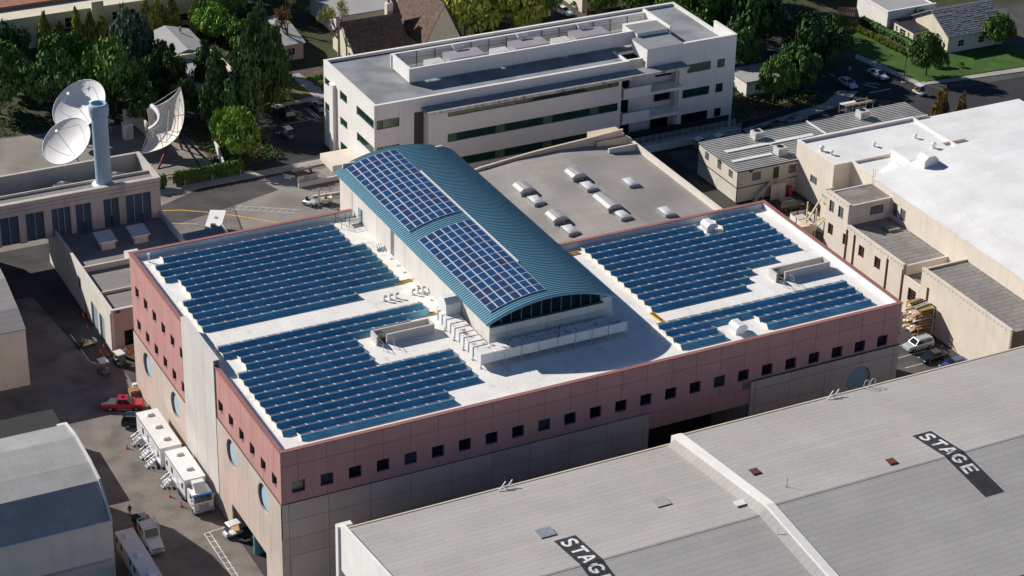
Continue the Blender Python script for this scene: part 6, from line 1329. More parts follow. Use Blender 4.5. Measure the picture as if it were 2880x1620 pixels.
for x, y, l in ((139, 100.6, 'small blue sign post in the shaded bed, left of three'), (142.3, 101.4, 'small blue sign post in the shaded bed, middle of three'), (146.3, 102.6, 'small blue sign post in the shaded bed, right of three')): signpost(x, y, l)
# lumber rack
M('timber', (.42, .25, .15), .85, var=.15); M('timber_pale', (.60, .45, .30), .85, var=.12); M('rack_yellow', (.32, .22, .07), .7)
lr = thing('lumber_rack', 'tall open rack stacked with sheets and timber beside the silver suv', 'rack', (112.5, 24, 0))
for x in (111.2, 113.6):
    for y in (21.8, 25.2): MB().sbar((x, y, 0), (x, y, 5.0), .12).build('post', 'rack_yellow' if x < 112 else 'galv', lr)
MB().box(113.66, 21.6, 0, 113.72, 25.4, 5.0).build('end_panel', 'stucco_cream', lr)
for k in range(5): MB().box(111.1, 21.7, .7+1.05*k, 113.6, 25.3, .78+1.05*k).build('shelf', 'timber' if k < 4 else 'rack_yellow', lr)
random.seed(3)
for k, l in enumerate(('tan boards on the bottom shelf of the lumber rack', 'tan boards on the second shelf of the lumber rack', 'sheets of ply on the third shelf of the lumber rack', 'pale planks on the top shelf of the lumber rack')):
    t = thing('lumber_stack', l, 'timber', (112.3, 23.4, .8+1.05*k), group='boards in the lumber rack')
    for i in range(5):
        y = 21.9+.62*i; z = .79+1.05*k+.11*random.randint(0, 4)
        MB().add([(110.5-random.random()*.7, y, z), (113.5, y, z), (113.5, y+.5, z), (110.6, y+.5+random.uniform(-.3, .3), z), (110.6, y, z+.1), (113.5, y, z+.1), (113.5, y+.5, z+.1), (110.7, y+.5, z+.1)], [(4,5,6,7), (0,1,5,4), (1,2,6,5), (2,3,7,6), (3,0,4,7)]).build('board', ['timber', 'timber_pale', 'galv_light'][(i+k) % 3], t)
for k, (m_, l) in enumerate((('galv_light', 'white pipe lying on top of the lumber rack'), ('dark_metal', 'dark metal frame lying on top of the lumber rack'))):
    t = thing('rack_top_load', l, 'pipe', (112.4, 22.8+k, 5), group=None); MB().bar((110.8, 22.6+k, 5.1), (113.6, 23.0+k, 5.15), .12, 8).bar((110.9, 23.0+k, 5.15), (113.5, 23.4+k, 5.2), .12, 8).build('pipe', m_, t)
ba = thing('barrel_cluster', 'pair of pale drums and scrap beside the lumber rack', 'drums', (109, 26.5, 0))
for x, y in ((107.9, 26.3), (108.9, 26.0)): MB().cyl(x, y, .02, .95, .32, 12).build('drum', 'white_metal', ba)
for k in range(6): MB().bar((106.8+.5*k, 27.5, .1), (107.6+.5*k, 29.2, 1.3), .07, 5).build('scrap', ['dark_metal', 'rust_red', 'galv'][k % 3], ba)
# scaffold tower behind the ribbed roof
sfd = thing('scaffold', 'small scaffold frame with planks behind the ribbed roof', 'scaffold', (150, 94.5, 0))
for x in (147, 150, 153):
    for y in (93.5, 95.5): MB().bar((x, y, 0), (x, y, 3.6), .05, 6).build('standard', 'galv_light', sfd)
for z in (1.8, 3.4):
    for y in (93.5, 95.5): MB().bar((147, y, z), (153, y, z), .05, 6).build('ledger', 'galv_light', sfd)
MB().box(147, 93.8, 3.45, 153, 94.3, 3.5).build('plank', 'timber', sfd); MB().box(146.8, 94.5, 3.45, 150, 95.3, 3.5).build('plank', 'white_metal', sfd)
fe = thing('fire_hydrant_cabinet', 'red fire hose box against the modular office, under the stair landing', 'fire box', (121.3, 72.4, 0)); MB().box(120.9, 72.2, .05, 121.5, 72.9, 1.7).build('body', 'sign_red', fe); MB().box(120.95, 72.17, .2, 121.45, 72.197, 1.5).build('door', 'sign_red', fe)
# ---------------------------------------------------------------- vegetation
def leafmat(name, c1, c2, sc=.55):
    M(name, c1, .75, var=.30, scale=sc, fine=2.2, fvar=.3, col2=c2, mix_scale=.5, spec=.15, blotch=(.38, .66), rand=.28)
leafmat('leaf_dark', (0.049, 0.102, 0.032), (0.096, 0.166, 0.044)); leafmat('leaf_mid', (0.070, 0.140, 0.032), (0.149, 0.219, 0.049)); leafmat('leaf_bright', (0.105, 0.210, 0.032), (0.219, 0.324, 0.052)); leafmat('leaf_pine', (0.052, 0.105, 0.042), (0.123, 0.175, 0.061)); leafmat('leaf_olive', (0.096, 0.149, 0.096), (0.166, 0.219, 0.140)); leafmat('leaf_bamboo', (0.228, 0.245, 0.052), (0.385, 0.350, 0.088)); leafmat('leaf_pepper', (0.149, 0.193, 0.032), (0.298, 0.306, 0.052)); leafmat('leaf_brown', (0.158, 0.096, 0.035), (0.263, 0.158, 0.061))
M('bark', (.10, .075, .055), .9, var=.25, scale=1.5); M('bark_pale', (.36, .32, .27), .9, var=.25, scale=1.2)
def leaves(mb, cen, rad, n, size, rng, droop=0):
    for _ in range(n):
        th = rng.uniform(0, 2*math.pi); z = rng.uniform(-.75, 1); q = math.sqrt(max(0, 1-z*z)); k = rng.uniform(.62, 1.05)
        d = Vector((q*math.cos(th), q*math.sin(th), z))
        P = Vector(cen)+Vector((d.x*rad[0], d.y*rad[1], d.z*rad[2]))*k
        nrm = (d+Vector((rng.gauss(0, .5), rng.gauss(0, .5), rng.gauss(0, .5)+.15))).normalized()
        a = nrm.orthogonal().normalized(); b = nrm.cross(a); an = rng.uniform(0, 6.28); a, b = a*math.cos(an)+b*math.sin(an), b*math.cos(an)-a*math.sin(an)
        s_ = size*rng.uniform(.6, 1.35); a = a*s_; b = b*s_*.62
        mb.v += [tuple(P-a-b*.3), tuple(P+b), tuple(P+a-b*.2), tuple(P-b)]; o = len(mb.v)-4; mb.f.append((o, o+1, o+2, o+3)); mb.sm.append(False)
CROWN = {}
def crown(kind, seed):
    """unit crown: radius 1, height 0..1"""
    if (kind, seed) in CROWN: return CROWN[(kind, seed)]
    rng = random.Random(seed); mb = MB(); sk = MB()
    if kind == 'broad':
        lob = [rng.uniform(.72, 1.18) for _ in range(6)]
        for i in range(52):
            th = rng.uniform(0, 6.28); z = rng.uniform(-.6, 1); q = math.sqrt(max(0, 1-z*z))*rng.uniform(.5, .9)*lob[int(th/6.2832*6) % 6]; r = rng.uniform(.11, .30)
            cx, cy, cz = q*math.cos(th), q*math.sin(th), .57+.36*z*rng.uniform(.7, 1.1)
            leaves(mb, (cx, cy, cz), (r, r, r*.62), 95, .052, rng)
            if i % 3 == 0: sk.bar((0, 0, .25), (cx*.8, cy*.8, cz-.04), .02, 4, .008)
    elif kind == 'pine':
        lobes = [rng.uniform(.6, 1.15) for _ in range(7)]
        for i in range(60):
            t = (i+.5)/60; z = .10+.86*t; rr = (1-t)**.62*.80+.05
            for k in range(2 if t < .8 else 1):
                th = rng.uniform(0, 6.28); d = rr*rng.uniform(.45, 1.05)*lobes[int(th/6.2832*7) % 7]; r = .11+.17*(1-t)*rng.uniform(.6, 1.3)
                leaves(mb, (d*math.cos(th), d*math.sin(th), z+rng.uniform(-.03, .05)+.05*d), (r, r, r*.42), 62, .042, rng)
                if i % 4 == 0: sk.bar((0, 0, z), (d*math.cos(th), d*math.sin(th), z), .012, 4, .006)
    elif kind == 'column':
        for i in range(34):
            t = i/34; z = .05+.9*t; rr = .62*math.sin(math.pi*min(1, .15+.85*t)**.8)*.8+.12; th = rng.uniform(0, 6.28)
            leaves(mb, (rr*.5*math.cos(th), rr*.5*math.sin(th), z), (rr*.6, rr*.6, .09), 70, .11, rng)
    elif kind == 'ball':
        for i in range(14):
            th = rng.uniform(0, 6.28); z = rng.uniform(-.6, 1); q = math.sqrt(max(0, 1-z*z))*.62
            leaves(mb, (q*math.cos(th), q*math.sin(th), .5+.32*z), (.36, .36, .2), 42, .10, rng)
    elif kind == 'sparse':
        def br(P, d, ln, r, dep):
            Q = P+d*ln; sk.bar(P, Q, r, 5, r*.7)
            if dep == 0:
                leaves(mb, Q, (.07, .07, .04), 7, .018, rng); return
            for k in range(3 if dep > 2 else 2+rng.randint(0, 1)):
                e = (d+Vector((rng.gauss(0, .55), rng.gauss(0, .55), rng.gauss(.12, .25)))).normalized(); br(Q, e, ln*rng.uniform(.62, .82), r*.66, dep-1)
        br(Vector((0, 0, 0)), Vector((.05, 0, 1)), .27, .034, 5)
    me = mb.mesh('crown'); ms = sk.mesh('branches') if sk.v else None
    CROWN[(kind, seed)] = (me, ms); return me, ms
TN = [0]
def tree(x, y, h, w_, kind, leaf, label, name='tree', cat='tree', group=None, bark='bark', trunk=True, z=0):
    TN[0] += 1; t = thing(name, label, cat, (x, y, z), TN[0]*1.37, group)
    me, ms = crown(kind, TN[0] % 3); key = me.name+leaf
    if key not in CROWN: c_ = me.copy(); c_.materials.clear(); c_.materials.append(MATS[leaf]); CROWN[key] = c_
    sc_ = (w_/2, w_/2, h)
    o = piece(CROWN[key], 'crown', t); o.scale = sc_
    if ms:
        kb = ms.name+bark
        if kb not in CROWN: c_ = ms.copy(); c_.materials.clear(); c_.materials.append(MATS[bark]); CROWN[kb] = c_
        b_ = piece(CROWN[kb], 'branches', t); b_.scale = sc_
    if trunk: MB().cyl(0, 0, -.05, h*.42 if kind != 'pine' else h*.92, max(.14, h*.022), 8, max(.06, h*.010) if kind != 'pine' else .05).build('trunk', bark, t)
    return t
for a in ((46.3, 136.8, 17.2, 11.5, 'pine', 'leaf_pine', 'wide fluffy pine in front of the pair left of the office lawn'), (52.0, 141.5, 21.3, 9.6, 'pine', 'leaf_pine', 'tallest pine beside the left office lawn'), (42.6, 139.5, 14.5, 8.5, 'pine', 'leaf_pine', 'pine at the left of the tall cluster, overlapping the flat roof'), (56.5, 146.5, 14.0, 9.0, 'pine', 'leaf_dark', 'dark pine behind the tall cluster at the lawn edge'), (44.9, 153.0, 10.8, 6.6, 'pine', 'leaf_pine', 'slender small pine in front of the grey house'),
          (34.5, 161.5, 15.0, 9.0, 'broad', 'leaf_olive', 'grey-green tree left of the grey house'), (27.5, 152.0, 14.5, 12.5, 'broad', 'leaf_mid', 'big dark green tree behind the antenna yard'), (17.5, 153.0, 13.0, 12.0, 'broad', 'leaf_dark', 'dark tree above the white round dishes'), (8.0, 160.0, 13.0, 13.0, 'broad', 'leaf_mid', 'dark tree at the far left edge'), (36.5, 150.5, 11.0, 8.0, 'broad', 'leaf_dark', 'dark tree between the antenna yard and the slender pine'), (37.8, 143.5, 7.5, 6.0, 'broad', 'leaf_dark', 'low dark tree beside the road wall'),
          (40.3, 122.8, 10.5, 7.8, 'broad', 'leaf_bright', 'bright green tree overhanging the ivy hedge'), (38.8, 127.5, 8.5, 5.0, 'broad', 'leaf_bright', 'bright green shrub tree behind the one at the ivy hedge'), (55.0, 177.5, 7.5, 8.5, 'broad', 'leaf_bright', 'bright green tree right of the grey house'), (58.5, 170.5, 6.5, 7.5, 'broad', 'leaf_bright', 'bright green round tree in front of the far grey roof'),
          (100.5, 157.5, 13.5, 15.0, 'broad', 'leaf_pepper', 'large yellow-green tree behind the left half of the roof screen'), (110.0, 156.0, 12.5, 13.0, 'broad', 'leaf_pepper', 'large yellow-green tree behind the middle of the roof screen'), (116.0, 158.5, 11.5, 10.0, 'broad', 'leaf_mid', 'mid-green tree beside the far white car'), (131.5, 158.0, 9.5, 8.0, 'broad', 'leaf_mid', 'round green tree just behind the office roof corner'),
          (138.0, 132.0, 16.0, 15.0, 'broad', 'leaf_mid', 'large tree right behind the office parapet corner'), (147.5, 128.0, 18.0, 15.0, 'broad', 'leaf_dark', 'tall dark tree in the middle of the top right grove'), (146.0, 141.0, 16.0, 16.0, 'broad', 'leaf_dark', 'dark tree at the back of the top right grove'), (157.0, 139.0, 15.0, 13.0, 'broad', 'leaf_dark', 'dark tree on the right side of the grove, above the parked cars'), (167.0, 146.5, 12.0, 12.0, 'broad', 'leaf_dark', 'dark tree at the top of the green lawn'), (153.5, 116.5, 12.5, 12.0, 'broad', 'leaf_dark', 'dark tree overhanging the road near the pale blue hatchback'), (162.0, 120.5, 9.0, 8.0, 'broad', 'leaf_dark', 'small dark tree between the road and the lawn'), (140.2, 107.0, 9.2, 8.0, 'broad', 'leaf_mid', 'olive-green tree in the bed right of the office'), (147.0, 109.5, 9.5, 9.0, 'broad', 'leaf_dark', 'dark tree in the shaded bed beside the road'), (132.5, 124.5, 8.5, 6.5, 'broad', 'leaf_bright', 'lighter green tree against the office right side'),
          (174.6, 106.2, 8.8, 8.2, 'broad', 'leaf_mid', 'round-crowned tree on the lawn by the street lamp'), (182.5, 137.5, 6.0, 6.5, 'sparse', 'leaf_mid', 'thin-leaved tree beside the garden fence'), (66.0, 196.0, 12.0, 14.0, 'broad', 'leaf_dark', 'dark tree mass at the top edge left of the bare tree'), (78.0, 200.0, 12.0, 14.0, 'broad', 'leaf_dark', 'dark tree at the top edge behind the grey flat roof'), (52.0, 197.0, 11.0, 10.0, 'broad', 'leaf_mid', 'tree at the top edge behind the bamboo'), (113.0, 176.0, 9.0, 8.0, 'broad', 'leaf_mid', 'tree at the top edge beside the cream cottage'), (196.0, 112.5, 7.0, 7.0, 'broad', 'leaf_mid', 'tree in front of the shingled house at the right edge'), (205.0, 108.0, 8.0, 8.0, 'broad', 'leaf_dark', 'tree at the far right edge of the lawn'), (150.5, 153.0, 14.0, 14.0, 'broad', 'leaf_dark', 'dark tree at the top edge right of the office roof'), (137.0, 150.0, 11.0, 10.0, 'broad', 'leaf_mid', 'tree at the top edge just behind the office')):
    tree(*a, name='pine_tree' if a[4] == 'pine' else 'tree')
for a in ((22.0, 165.0, 12.0, 11.0, 'broad', 'leaf_mid', 'green tree behind the big dark one above the dishes'), (12.0, 172.0, 12.0, 11.0, 'broad', 'leaf_dark', 'dark tree at the left edge in front of the apartment house'), (30.5, 143.5, 8.0, 7.5, 'broad', 'leaf_dark', 'dark tree overhanging the curved yard wall'), (24.0, 152.5, 9.0, 7.0, 'broad', 'leaf_dark', 'dark tree between the dishes and the cabinet'), (38.5, 157.0, 10.0, 8.5, 'broad', 'leaf_mid', 'mid-green tree left of the flat-roofed wing'), (37.0, 172.0, 9.0, 8.0, 'broad', 'leaf_olive', 'grey-green tree in front of the bamboo'), (57.5, 158.0, 9.0, 7.0, 'broad', 'leaf_dark', 'dark tree behind the tall pines'), (60.0, 184.0, 10.0, 9.0, 'broad', 'leaf_mid', 'tree behind the far pale-roofed cottage, left side'), (72.0, 187.0, 11.0, 10.0, 'broad', 'leaf_dark', 'dark tree behind the far pale-roofed cottage, right side'), (163.5, 152.0, 13.0, 12.0, 'broad', 'leaf_dark', 'dark tree at the top edge above the green lawn'), (152.0, 134.0, 14.0, 12.0, 'broad', 'leaf_mid', 'green tree between the parked cars in the grove'), (141.5, 121.5, 11.0, 9.0, 'broad', 'leaf_dark', 'dark tree overhanging the garden wall'), (185.0, 146.0, 8.0, 9.0, 'broad', 'leaf_mid', 'tree at the top right edge behind the white cottage'), (176.0, 158.0, 11.0, 12.0, 'broad', 'leaf_dark', 'dark tree at the top edge right of the lawn'), (104.5, 167.0, 11.0, 11.0, 'broad', 'leaf_pepper', 'yellow-green tree at the back of the pair behind the roof screen'), (89.0, 189.0, 11.0, 11.0, 'broad', 'leaf_dark', 'dark tree behind the grey flat roof')):
    tree(*a)
tree(74.5, 159.5, 15.0, 15.0, 'sparse', 'leaf_bamboo', 'tall bare sycamore with pale limbs left of the brown-roofed house', name='sycamore_tree', bark='bark_pale'); tree(66.5, 166.0, 13.0, 12.0, 'sparse', 'leaf_brown', 'bare twiggy tree in front of the far grey roof', name='sycamore_tree', bark='bark'); tree(70.5, 176.0, 13.0, 12.0, 'sparse', 'leaf_bamboo', 'bare tree with yellowing leaves behind the sycamore', name='sycamore_tree', bark='bark')
for k, (x, y) in enumerate(((155.6, 78.0), (157.8, 79.3), (160.6, 77.6))): tree(x, y, 11.0-.6*k, 4.6, 'column', 'leaf_brown', 'reddish brown columnar tree at the right end of the ribbed roof, %s' % ('left one', 'middle one', 'right one')[k], name='columnar_tree', group='reddish columnar trees')
rng = random.Random(5)
for k in range(13):
    x = 24+2.9*k+rng.uniform(-.6, .6); tree(x, 184.5+rng.uniform(-1.5, 1.5)-(k > 8)*1.0, rng.uniform(5.5, 8.5), rng.uniform(3.6, 5.2), 'column', 'leaf_bamboo', 'yellow-green bamboo clump, number %s from the left along the cream apartment house' % ('one', 'two', 'three', 'four', 'five', 'six', 'seven', 'eight', 'nine', 'ten', 'eleven', 'twelve', 'thirteen')[k], name='bamboo_clump', cat='bamboo', group='bamboo along the cream apartment house', trunk=False)
# clipped ball shrubs along the lawn
for k in range(23):
    f = k/22; tree(174.9+1.9*f, 138.0-21.0*f, 1.5, 1.6, 'ball', 'leaf_pepper', 'clipped ball shrub in the row along the lawn, %s from the far end' % ('first', 'second', 'third', 'fourth', 'fifth', 'sixth', 'seventh', 'eighth', 'ninth', 'tenth', 'eleventh', 'twelfth', 'thirteenth', 'fourteenth', 'fifteenth', 'sixteenth', 'seventeenth', 'eighteenth', 'nineteenth', 'twentieth', 'twenty-first', 'twenty-second', 'twenty-third')[k], name='clipped_shrub', cat='shrub', group='clipped ball shrubs along the lawn', trunk=False, z=.15)
for x, y, w_, l in ((178.7, 109.2, 2.6, 'large round shrub on the lawn behind the round-crowned tree'), (180.8, 108.2, 2.0, 'medium round shrub beside the large one on the lawn'), (183.4, 107.0, 1.6, 'small round shrub at the right end of the lawn'), (129.3, 165.5, 1.8, 'low green shrub beside the far white car')): tree(x, y, w_*.8, w_, 'ball', 'leaf_bright', l, name='round_shrub', cat='shrub', group='round shrubs', trunk=False, z=.1)
def hedge(pts, wd, h, leaf, label, n, size=.22, z=0, name='hedge', rng=random.Random(9)):
    mb = MB()
    for a, b in zip(pts, pts[1:]):
        A = Vector((*a, 0)); B = Vector((*b, 0)); m = max(2, int((B-A).length/(wd*.7)))
        for i in range(m+1):
            P = A.lerp(B, i/m); leaves(mb, (P.x, P.y, z+h*.5), (wd*.62, wd*.62, h*.56), n, size, rng)
    t = thing(name, label, 'hedge', (*pts[0], z)); mb.build('foliage', leaf, t)
    core = MB()
    for a, b in zip(pts, pts[1:]):
        A = Vector((*a, z)); B = Vector((*b, z)); d = (B-A).normalized(); q = Vector((-d.y, d.x, 0))*wd*.38; u = Vector((0, 0, h*.9)); core.add([A-q, B-q, B+q, A+q, A-q+u, B-q+u, B+q+u, A+q+u], [(4,5,6,7), (0,1,5,4), (1,2,6,5), (2,3,7,6), (3,0,4,7)])
    core.build('stems', 'leaf_dark', t)
hedge([(22.3, 118.5), (25.0, 118.5)], 1.0, 2.6, 'leaf_mid', 'ivy hedge left of the black gate', 260); hedge([(27.2, 118.5), (38.8, 118.6)], 1.0, 2.6, 'leaf_mid', 'long ivy hedge right of the black gate', 260)
hedge([(179.2, 134), (181.0, 116.5)], 1.6, 1.6, 'leaf_dark', 'dark clipped hedge in front of the cream cottages', 220)
hedge([(66, 146), (72, 146)], 1.0, .6, 'leaf_mid', 'low front row of planting in the bed beside the path', 120); hedge([(65.6, 149), (73, 149)], 1.0, .6, 'leaf_mid', 'low middle row of planting in the bed beside the path', 120); hedge([(65.4, 152), (74, 152)], 1.0, .6, 'leaf_mid', 'low back row of planting in the bed beside the path', 120)
gm = MB(); rg = random.Random(4)
for _ in range(4200):
    x, y = rg.choice(((rg.uniform(128.6, 150), rg.uniform(103, 122)), (rg.uniform(2, 58), rg.uniform(150, 184)), (rg.uniform(77, 120), rg.uniform(150, 170)), (rg.uniform(36.5, 48), rg.uniform(121, 140))))
    leaves(gm, (x, y, .3), (.6, .6, .35), 5, .22, rg)
gm.build('ground_cover', 'leaf_dark', label='low dark ground cover between the trees and houses', cat='ground cover', kind='stuff')
# ---------------------------------------------------------------- houses beyond
M('house_roof_grey', (.33, .325, .32), .85, var=.07, scale=.3); M('house_cream', (.66, .60, .47), .9, var=.06, streak=.08); M('shake', (.13, .085, .065), .9, var=.3, scale=1.2, fine=3, fvar=.3); M('shingle_grey', (.28, .275, .27), .9, var=.2, scale=1.5, fine=4, fvar=.2); M('tile_clay', (.30, .14, .09), .85, var=.2, scale=1); M('brick_pink', (.42, .30, .26), .9, var=.12, fine=9)
def gable(t, x0, x1, y0, y1, ze, zr_, ax, mat, ov=.4, courses=0):
    """two roof slopes; ridge along ax; optional shingle courses as real geometry"""
    for s_ in (0, 1):
        if ax == 'y':
            xm = (x0+x1)/2; e = (x0-ov, y0-ov, ze, x0-ov, y1+ov, ze) if s_ == 0 else (x1+ov, y0-ov, ze, x1+ov, y1+ov, ze); r_ = (xm, y0-ov, zr_, xm, y1+ov, zr_)
        else:
            ym = (y0+y1)/2; e = (x0-ov, y0-ov, ze, x1+ov, y0-ov, ze) if s_ == 0 else (x0-ov, y1+ov, ze, x1+ov, y1+ov, ze); r_ = (x0-ov, ym, zr_, x1+ov, ym, zr_)
        A, B = Vector(e[:3]), Vector(e[3:]); D, E_ = Vector(r_[:3]), Vector(r_[3:]); dn = Vector((0, 0, -.18))
        MB().add([A, B, E_, D, A+dn, B+dn, E_+dn, D+dn], [(0,1,2,3), (7,6,5,4), (0,4,5,1), (1,5,6,2), (3,7,4,0)]).build('roof_slope', mat, t)
        if courses:
            sm2 = MB(); rr = random.Random(int(x0*7+y0+s_))
            for k in range(courses):
                f0, f1 = k/courses, (k+1.25)/courses; f1 = min(f1, 1); m = int((B-A).length/.7)
                for j in range(m):
                    g0, g1 = (j+.04)/m, (j+.96)/m; up = Vector((0, 0, .05+rr.random()*.05))
                    q = [A.lerp(B, g0).lerp(D.lerp(E_, g0), f0)+up, A.lerp(B, g1).lerp(D.lerp(E_, g1), f0)+up, A.lerp(B, g1).lerp(D.lerp(E_, g1), f1)+up*.3, A.lerp(B, g0).lerp(D.lerp(E_, g0), f1)+up*.3]
                    sm2.quad(*q); sm2.quad(q[0]-up*.9, q[1]-up*.9, q[1], q[0])
            o = sm2.build('shingles', mat, t); o['kind'] = 'stuff'
    if ax == 'y':
        for y in (y0, y1): MB().prism([(x0, ze-.1), (x1, ze-.1), ((x0+x1)/2, zr_-.2)], 'y', y-.05, y+.05).build('gable', 'house_cream', t)
    else:
        for x in (x0, x1): MB().prism([(y0, ze-.1), (y1, ze-.1), ((y0+y1)/2, zr_-.2)], 'x', x-.05, x+.05).build('gable', 'house_cream', t)
def house(label, x0, x1, y0, y1, h, wm='house_cream', nm='house', wins=(), lw_=(), cat='house'):
    t = thing(nm, label, cat, ((x0+x1)/2, (y0+y1)/2, 0))
    Fh, Fg = front(y0), left(x0); fw_ = [(a, b, c_, d) for a, b, c_, d in wins]; gw_ = list(lw_)
    wl = MB(); wall(wl, Fh, x0+.26, x1, 0, h, fw_, .25); wall(wl, Fg, y0, y1, 0, h, gw_, .25); wl.box(x1-.25, y0+.26, 0, x1, y1, h).box(x0+.26, y1-.25, 0, x1-.26, y1, h); wl.build('wall', wm, t)
    for q in fw_: window(t, Fh, *q, nu=2, nz=2, fm='frame_white', gm='glass_dark', dep=.12, fw=.06)
    for q in gw_: window(t, Fg, *q, nu=2, nz=2, fm='frame_white', gm='glass_dark', dep=.12, fw=.06)
    return t
t = house('grey gable-roofed cottage among the trees at the top left', 41.2, 50.0, 164.2, 177, 3.6, wins=((43, 44.5, 1, 2.4),), lw_=((166, 167.4, 1, 2.4), (171, 172.4, 1, 2.4))); gable(t, 41.2, 50.0, 164.4, 177, 3.6, 5.0, 'y', 'house_roof_grey')
MB().cyl(47.5, 174, 4.6, 5.6, .25, 8).build('vent', 'galv', t)
t = house('flat grey-roofed wing in front of the gable-roofed cottage', 42.2, 50.8, 150.6, 163.6, 3.5, wm='house_cream', wins=((44, 46, 1, 2.4), (48, 49.4, 1, 2.4))); MB().box(42.4, 150.8, 3.0, 50.5, 163.3, 3.2).build('roof', 'house_roof_grey', t); MB().box(42.1, 163.1, 3.5, 50.9, 163.6, 4.4).box(50.5, 150.5, 3.502, 50.9, 163.09, 3.9).build('parapet', 'house_cream', t)
t = house('far cottage with pale grey gable roof and pinkish brick end', 59.2, 68.3, 162.5, 177.5, 3.4, wm='brick_pink', wins=((61, 62.4, 1, 2.5), (65.2, 66.6, 1, 2.5))); gable(t, 59.2, 68.3, 162.5, 177.5, 3.4, 4.8, 'x', 'house_roof_grey')
t = house('long cream apartment house behind the bamboo at the top left', 0, 64, 188.2, 202, 6.4, nm='apartment_house', cat='apartment house', wins=((24, 26, .9, 2.4), (29, 31, 3.2, 5.2), (33, 35, .9, 2.4), (38.5, 40.5, 3.3, 5.0), (41.3, 43.3, 3.3, 5.0), (47, 49, 3.3, 5.0), (52, 54, .9, 2.4)))
MB().box(0, 188.0, 6.4, 64, 202, 6.6).build('roof', 'house_cream', t); MB().box(0, 193, 6.603, 64, 201, 7.4).build('roof_tiles', 'tile_clay', t); MB().box(34.2, 187.2, 0, 36.6, 188.19, 8.0).build('chimney_breast', 'house_cream', t); MB().box(28.6, 187.4, 2.9, 31.4, 188.18, 3.0).build('balcony', 'dark_metal', t)
rl = MB()
for k in range(12): rl.sbar((28.7+.24*k, 187.45, 3.0), (28.7+.24*k, 187.45, 3.9), .03)
rl.build('balcony_railing', 'black', t)
t = house('storybook cottage with steep brown shake roof and small turret', 75.5, 86.5, 153.8, 165.0, 2.9, wins=((77, 78.3, .9, 2.1), (79.5, 80.8, .9, 2.1), (83.5, 85, .9, 2.1)), lw_=((156, 157.3, .9, 2.1),)); gable(t, 75.5, 86.5, 153.8, 165.0, 2.9, 7.6, 'x', 'shake', .5, 16)
MB().cyl(87.6, 163.0, 0, 5.2, 1.3, 12).build('turret', 'house_cream', t); MB().cyl(87.6, 163.0, 5.2, 10.2, 1.7, 12, .05).build('turret_spire', 'shake', t); MB().cyl(87.6, 163, 10.1, 11.5, .03, 6).build('finial', 'dark_metal', t)
MB().box(85.4, 161.2, 6, 86.7, 162.4, 9.0).build('chimney', 'house_cream', t); MB().cyl(86.05, 161.8, 9.0, 9.7, .22, 8).build('chimney_pot', 'dark_metal', t)
t = house('tall steep brown-roofed storybook house beside the yellow-green trees', 89.5, 97.5, 152.5, 168.0, 2.8, wins=((91, 92.2, .9, 2.1), (94, 95.4, .9, 2.1))); gable(t, 89.5, 97.5, 152.5, 168.0, 2.8, 11.0, 'y', 'shake', .5, 20); MB().box(97.4, 160.5, 3, 98.8, 162, 9.5).build('chimney', 'house_cream', t)
t = house('flat grey-roofed building behind the storybook cottage', 78.5, 94.5, 170.5, 184, 4.0, wm='stucco_wall', nm='flat_roofed_building', cat='building'); MB().box(78.3, 170.3, 4.0, 94.7, 184.2, 4.2).build('roof', 'house_roof_grey', t)
t = house('cream cottage at the top edge behind the far white car', 116.5, 122.8, 163.5, 174, 3.6, wins=((117.6, 118.6, 1.2, 2.6), (120.4, 121.8, .8, 2.6))); MB().box(116.3, 163.3, 3.6, 123, 174.2, 3.8).build('roof', 'house_roof_grey', t)
t = house('cream house at the top edge right of the far white car', 129.5, 140, 162.5, 176, 3.6, wins=((131, 132.2, 1, 2.4), (136, 137.2, 1, 2.4))); gable(t, 129.5, 140, 162.5, 176, 3.6, 5.6, 'x', 'shingle_grey')
pm_ = thing('palm_trunk', 'bare brown palm trunk just behind the office roof', 'palm', (129.2, 159.4, 0)); MB().cyl(129.2, 159.4, 0, 12, .42, 10, .36).build('trunk', 'bark', pm_)
lm = MB(); leaves(lm, (129.2, 159.4, 13), (2.4, 2.4, 1.2), 260, .5, random.Random(2)); lm.build('crown', 'leaf_mid', pm_)
t = house('white flat-roofed cottage above the lawn at the top right', 180.3, 192.0, 127.5, 138.0, 4.6, wm='stucco_white', wins=((186, 187.5, 2, 3.2),)); MB().box(180.5, 127.8, 4.2, 191.8, 137.8, 4.4).build('roof', 'house_roof_grey', t); MB().box(180.2, 127.4, 4.603, 192.1, 127.8, 4.9).box(180.2, 127.803, 4.603, 180.6, 138, 4.9).build('parapet', 'stucco_white', t)
t = house('small cream cottage with dark flat roof beside the clipped hedge', 181.2, 184.6, 119.8, 126.6, 3.1, wins=((182, 183, 1.2, 2.4),), lw_=((121, 121.6, 1.3, 2.4), (122.4, 124.2, 1.2, 2.4), (125, 125.6, 1.3, 2.4))); MB().box(180.9, 119.5, 3.1, 184.7, 126.8, 3.25).build('roof', 'frame_dark', t)
t = house('cream house with grey shingled gable roof at the right edge of the lawn', 185.4, 199.0, 114.0, 126.0, 3.6, wins=((188, 189.4, 1, 2.4), (193, 194.4, 1, 2.4))); gable(t, 185.4, 199.0, 114.0, 126.0, 3.6, 7.2, 'x', 'shingle_grey', .5, 14)
gear('garden_unit', 'green garden machine box between the cottages at the top right', 'box', (187.5, 126.7, 1.6, 1.0, 1.3), 3.3, 'green_chair')
t = thing('garden_fence', 'brown timber fence beside the thin-leaved tree', 'fence', (178, 139, 0))
for k in range(14): MB().box(177.2+.35*k, 140.0-.25*k, .05, 177.5+.35*k, 140.06-.25*k, 1.9).build('board', 'timber', t)
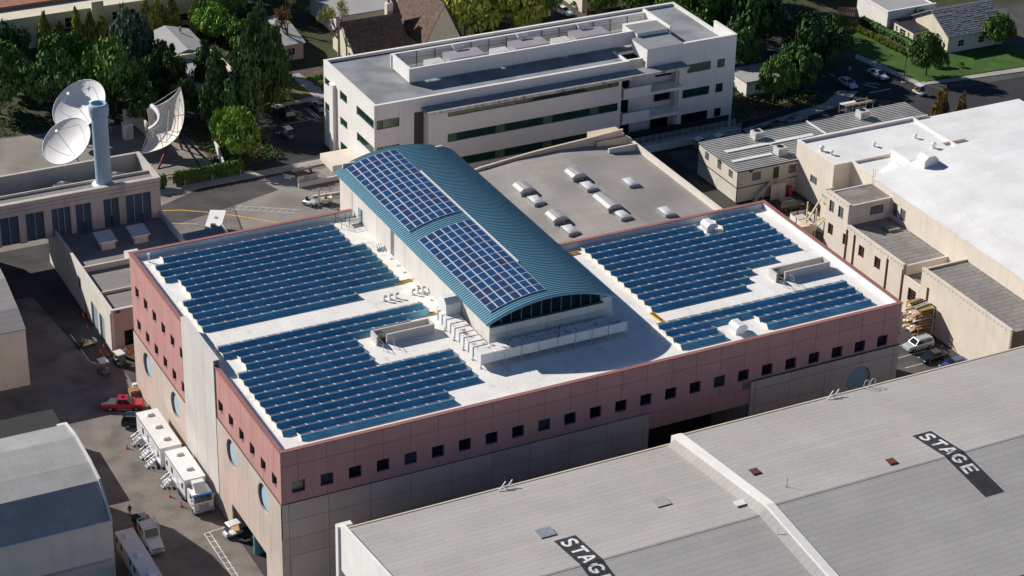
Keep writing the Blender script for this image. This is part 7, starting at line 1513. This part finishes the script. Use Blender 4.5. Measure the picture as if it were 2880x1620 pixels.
t = thing('garden_wall', 'low white garden wall with tiled cap in the shaded grove', 'wall', (140, 120, 0)); MB().add([(128.6, 121.6, 0), (148, 119.2, 0), (148.05, 119.5, 0), (128.65, 121.9, 0), (128.6, 121.6, 1.8), (148, 119.2, 1.8), (148.05, 119.5, 1.8), (128.65, 121.9, 1.8)], [(4,5,6,7), (0,1,5,4), (1,2,6,5), (2,3,7,6), (3,0,4,7)]).build('wall', 'stucco_wall', t)
for k in range(24): f = (k+.5)/24; MB().cbox((128.6+19.4*f, 121.75-2.4*f, 1.88), (.7, .45, .14)).build('cap_tile', 'tile_clay', t)
t = house('low white bungalow half hidden in the shaded grove', 137.0, 148.5, 111.5, 118.0, 3.0, wm='stucco_white', wins=((139, 140.4, 1, 2.2), (144, 145.4, 1, 2.2))); MB().box(136.7, 111.2, 3.0, 148.8, 118.3, 3.2).build('roof', 'house_roof_grey', t)
# stages on the left that shade the alley
lsA = thing('bowstring_stage', 'tall stage with curved grey roof at the left edge, shading the alley', 'sound stage', (-38, 85, 0))
pf = [(64.3, 9.0), (68, 10.6), (74, 12.4), (82, 13.6), (90, 13.9), (98, 13.6), (106, 12.2), (112, 9.0)]
MB().prism(pf+[(112, 0), (64.3, 0)], 'x', -70, -13.6).build('wall', 'stucco_cream', lsA)
for (a, za), (b, zb) in zip(pf, pf[1:]): MB().add([(-70, a, za+.02), (-13.5, a, za+.02), (-13.5, b, zb+.02), (-70, b, zb+.02), (-70, a, za+.2), (-13.5, a, za+.2), (-13.5, b, zb+.2), (-70, b, zb+.2)], [(4,5,6,7), (0,1,5,4), (1,2,6,5), (2,3,7,6), (3,0,4,7)]).build('roof_facet', 'stage_roof', lsA)
lsB = thing('low_workshop', 'low workshop with dark flat roof behind the corner building', 'workshop', (-28, 42, 0))
MB().box(-60, 36.2, 0, -14.6, 49, 4.4).build('wall', 'stucco_cream', lsB); MB().box(-60, 36.1, 4.4, -14.5, 49.1, 4.6).build('roof', 'asphalt_dark', lsB)
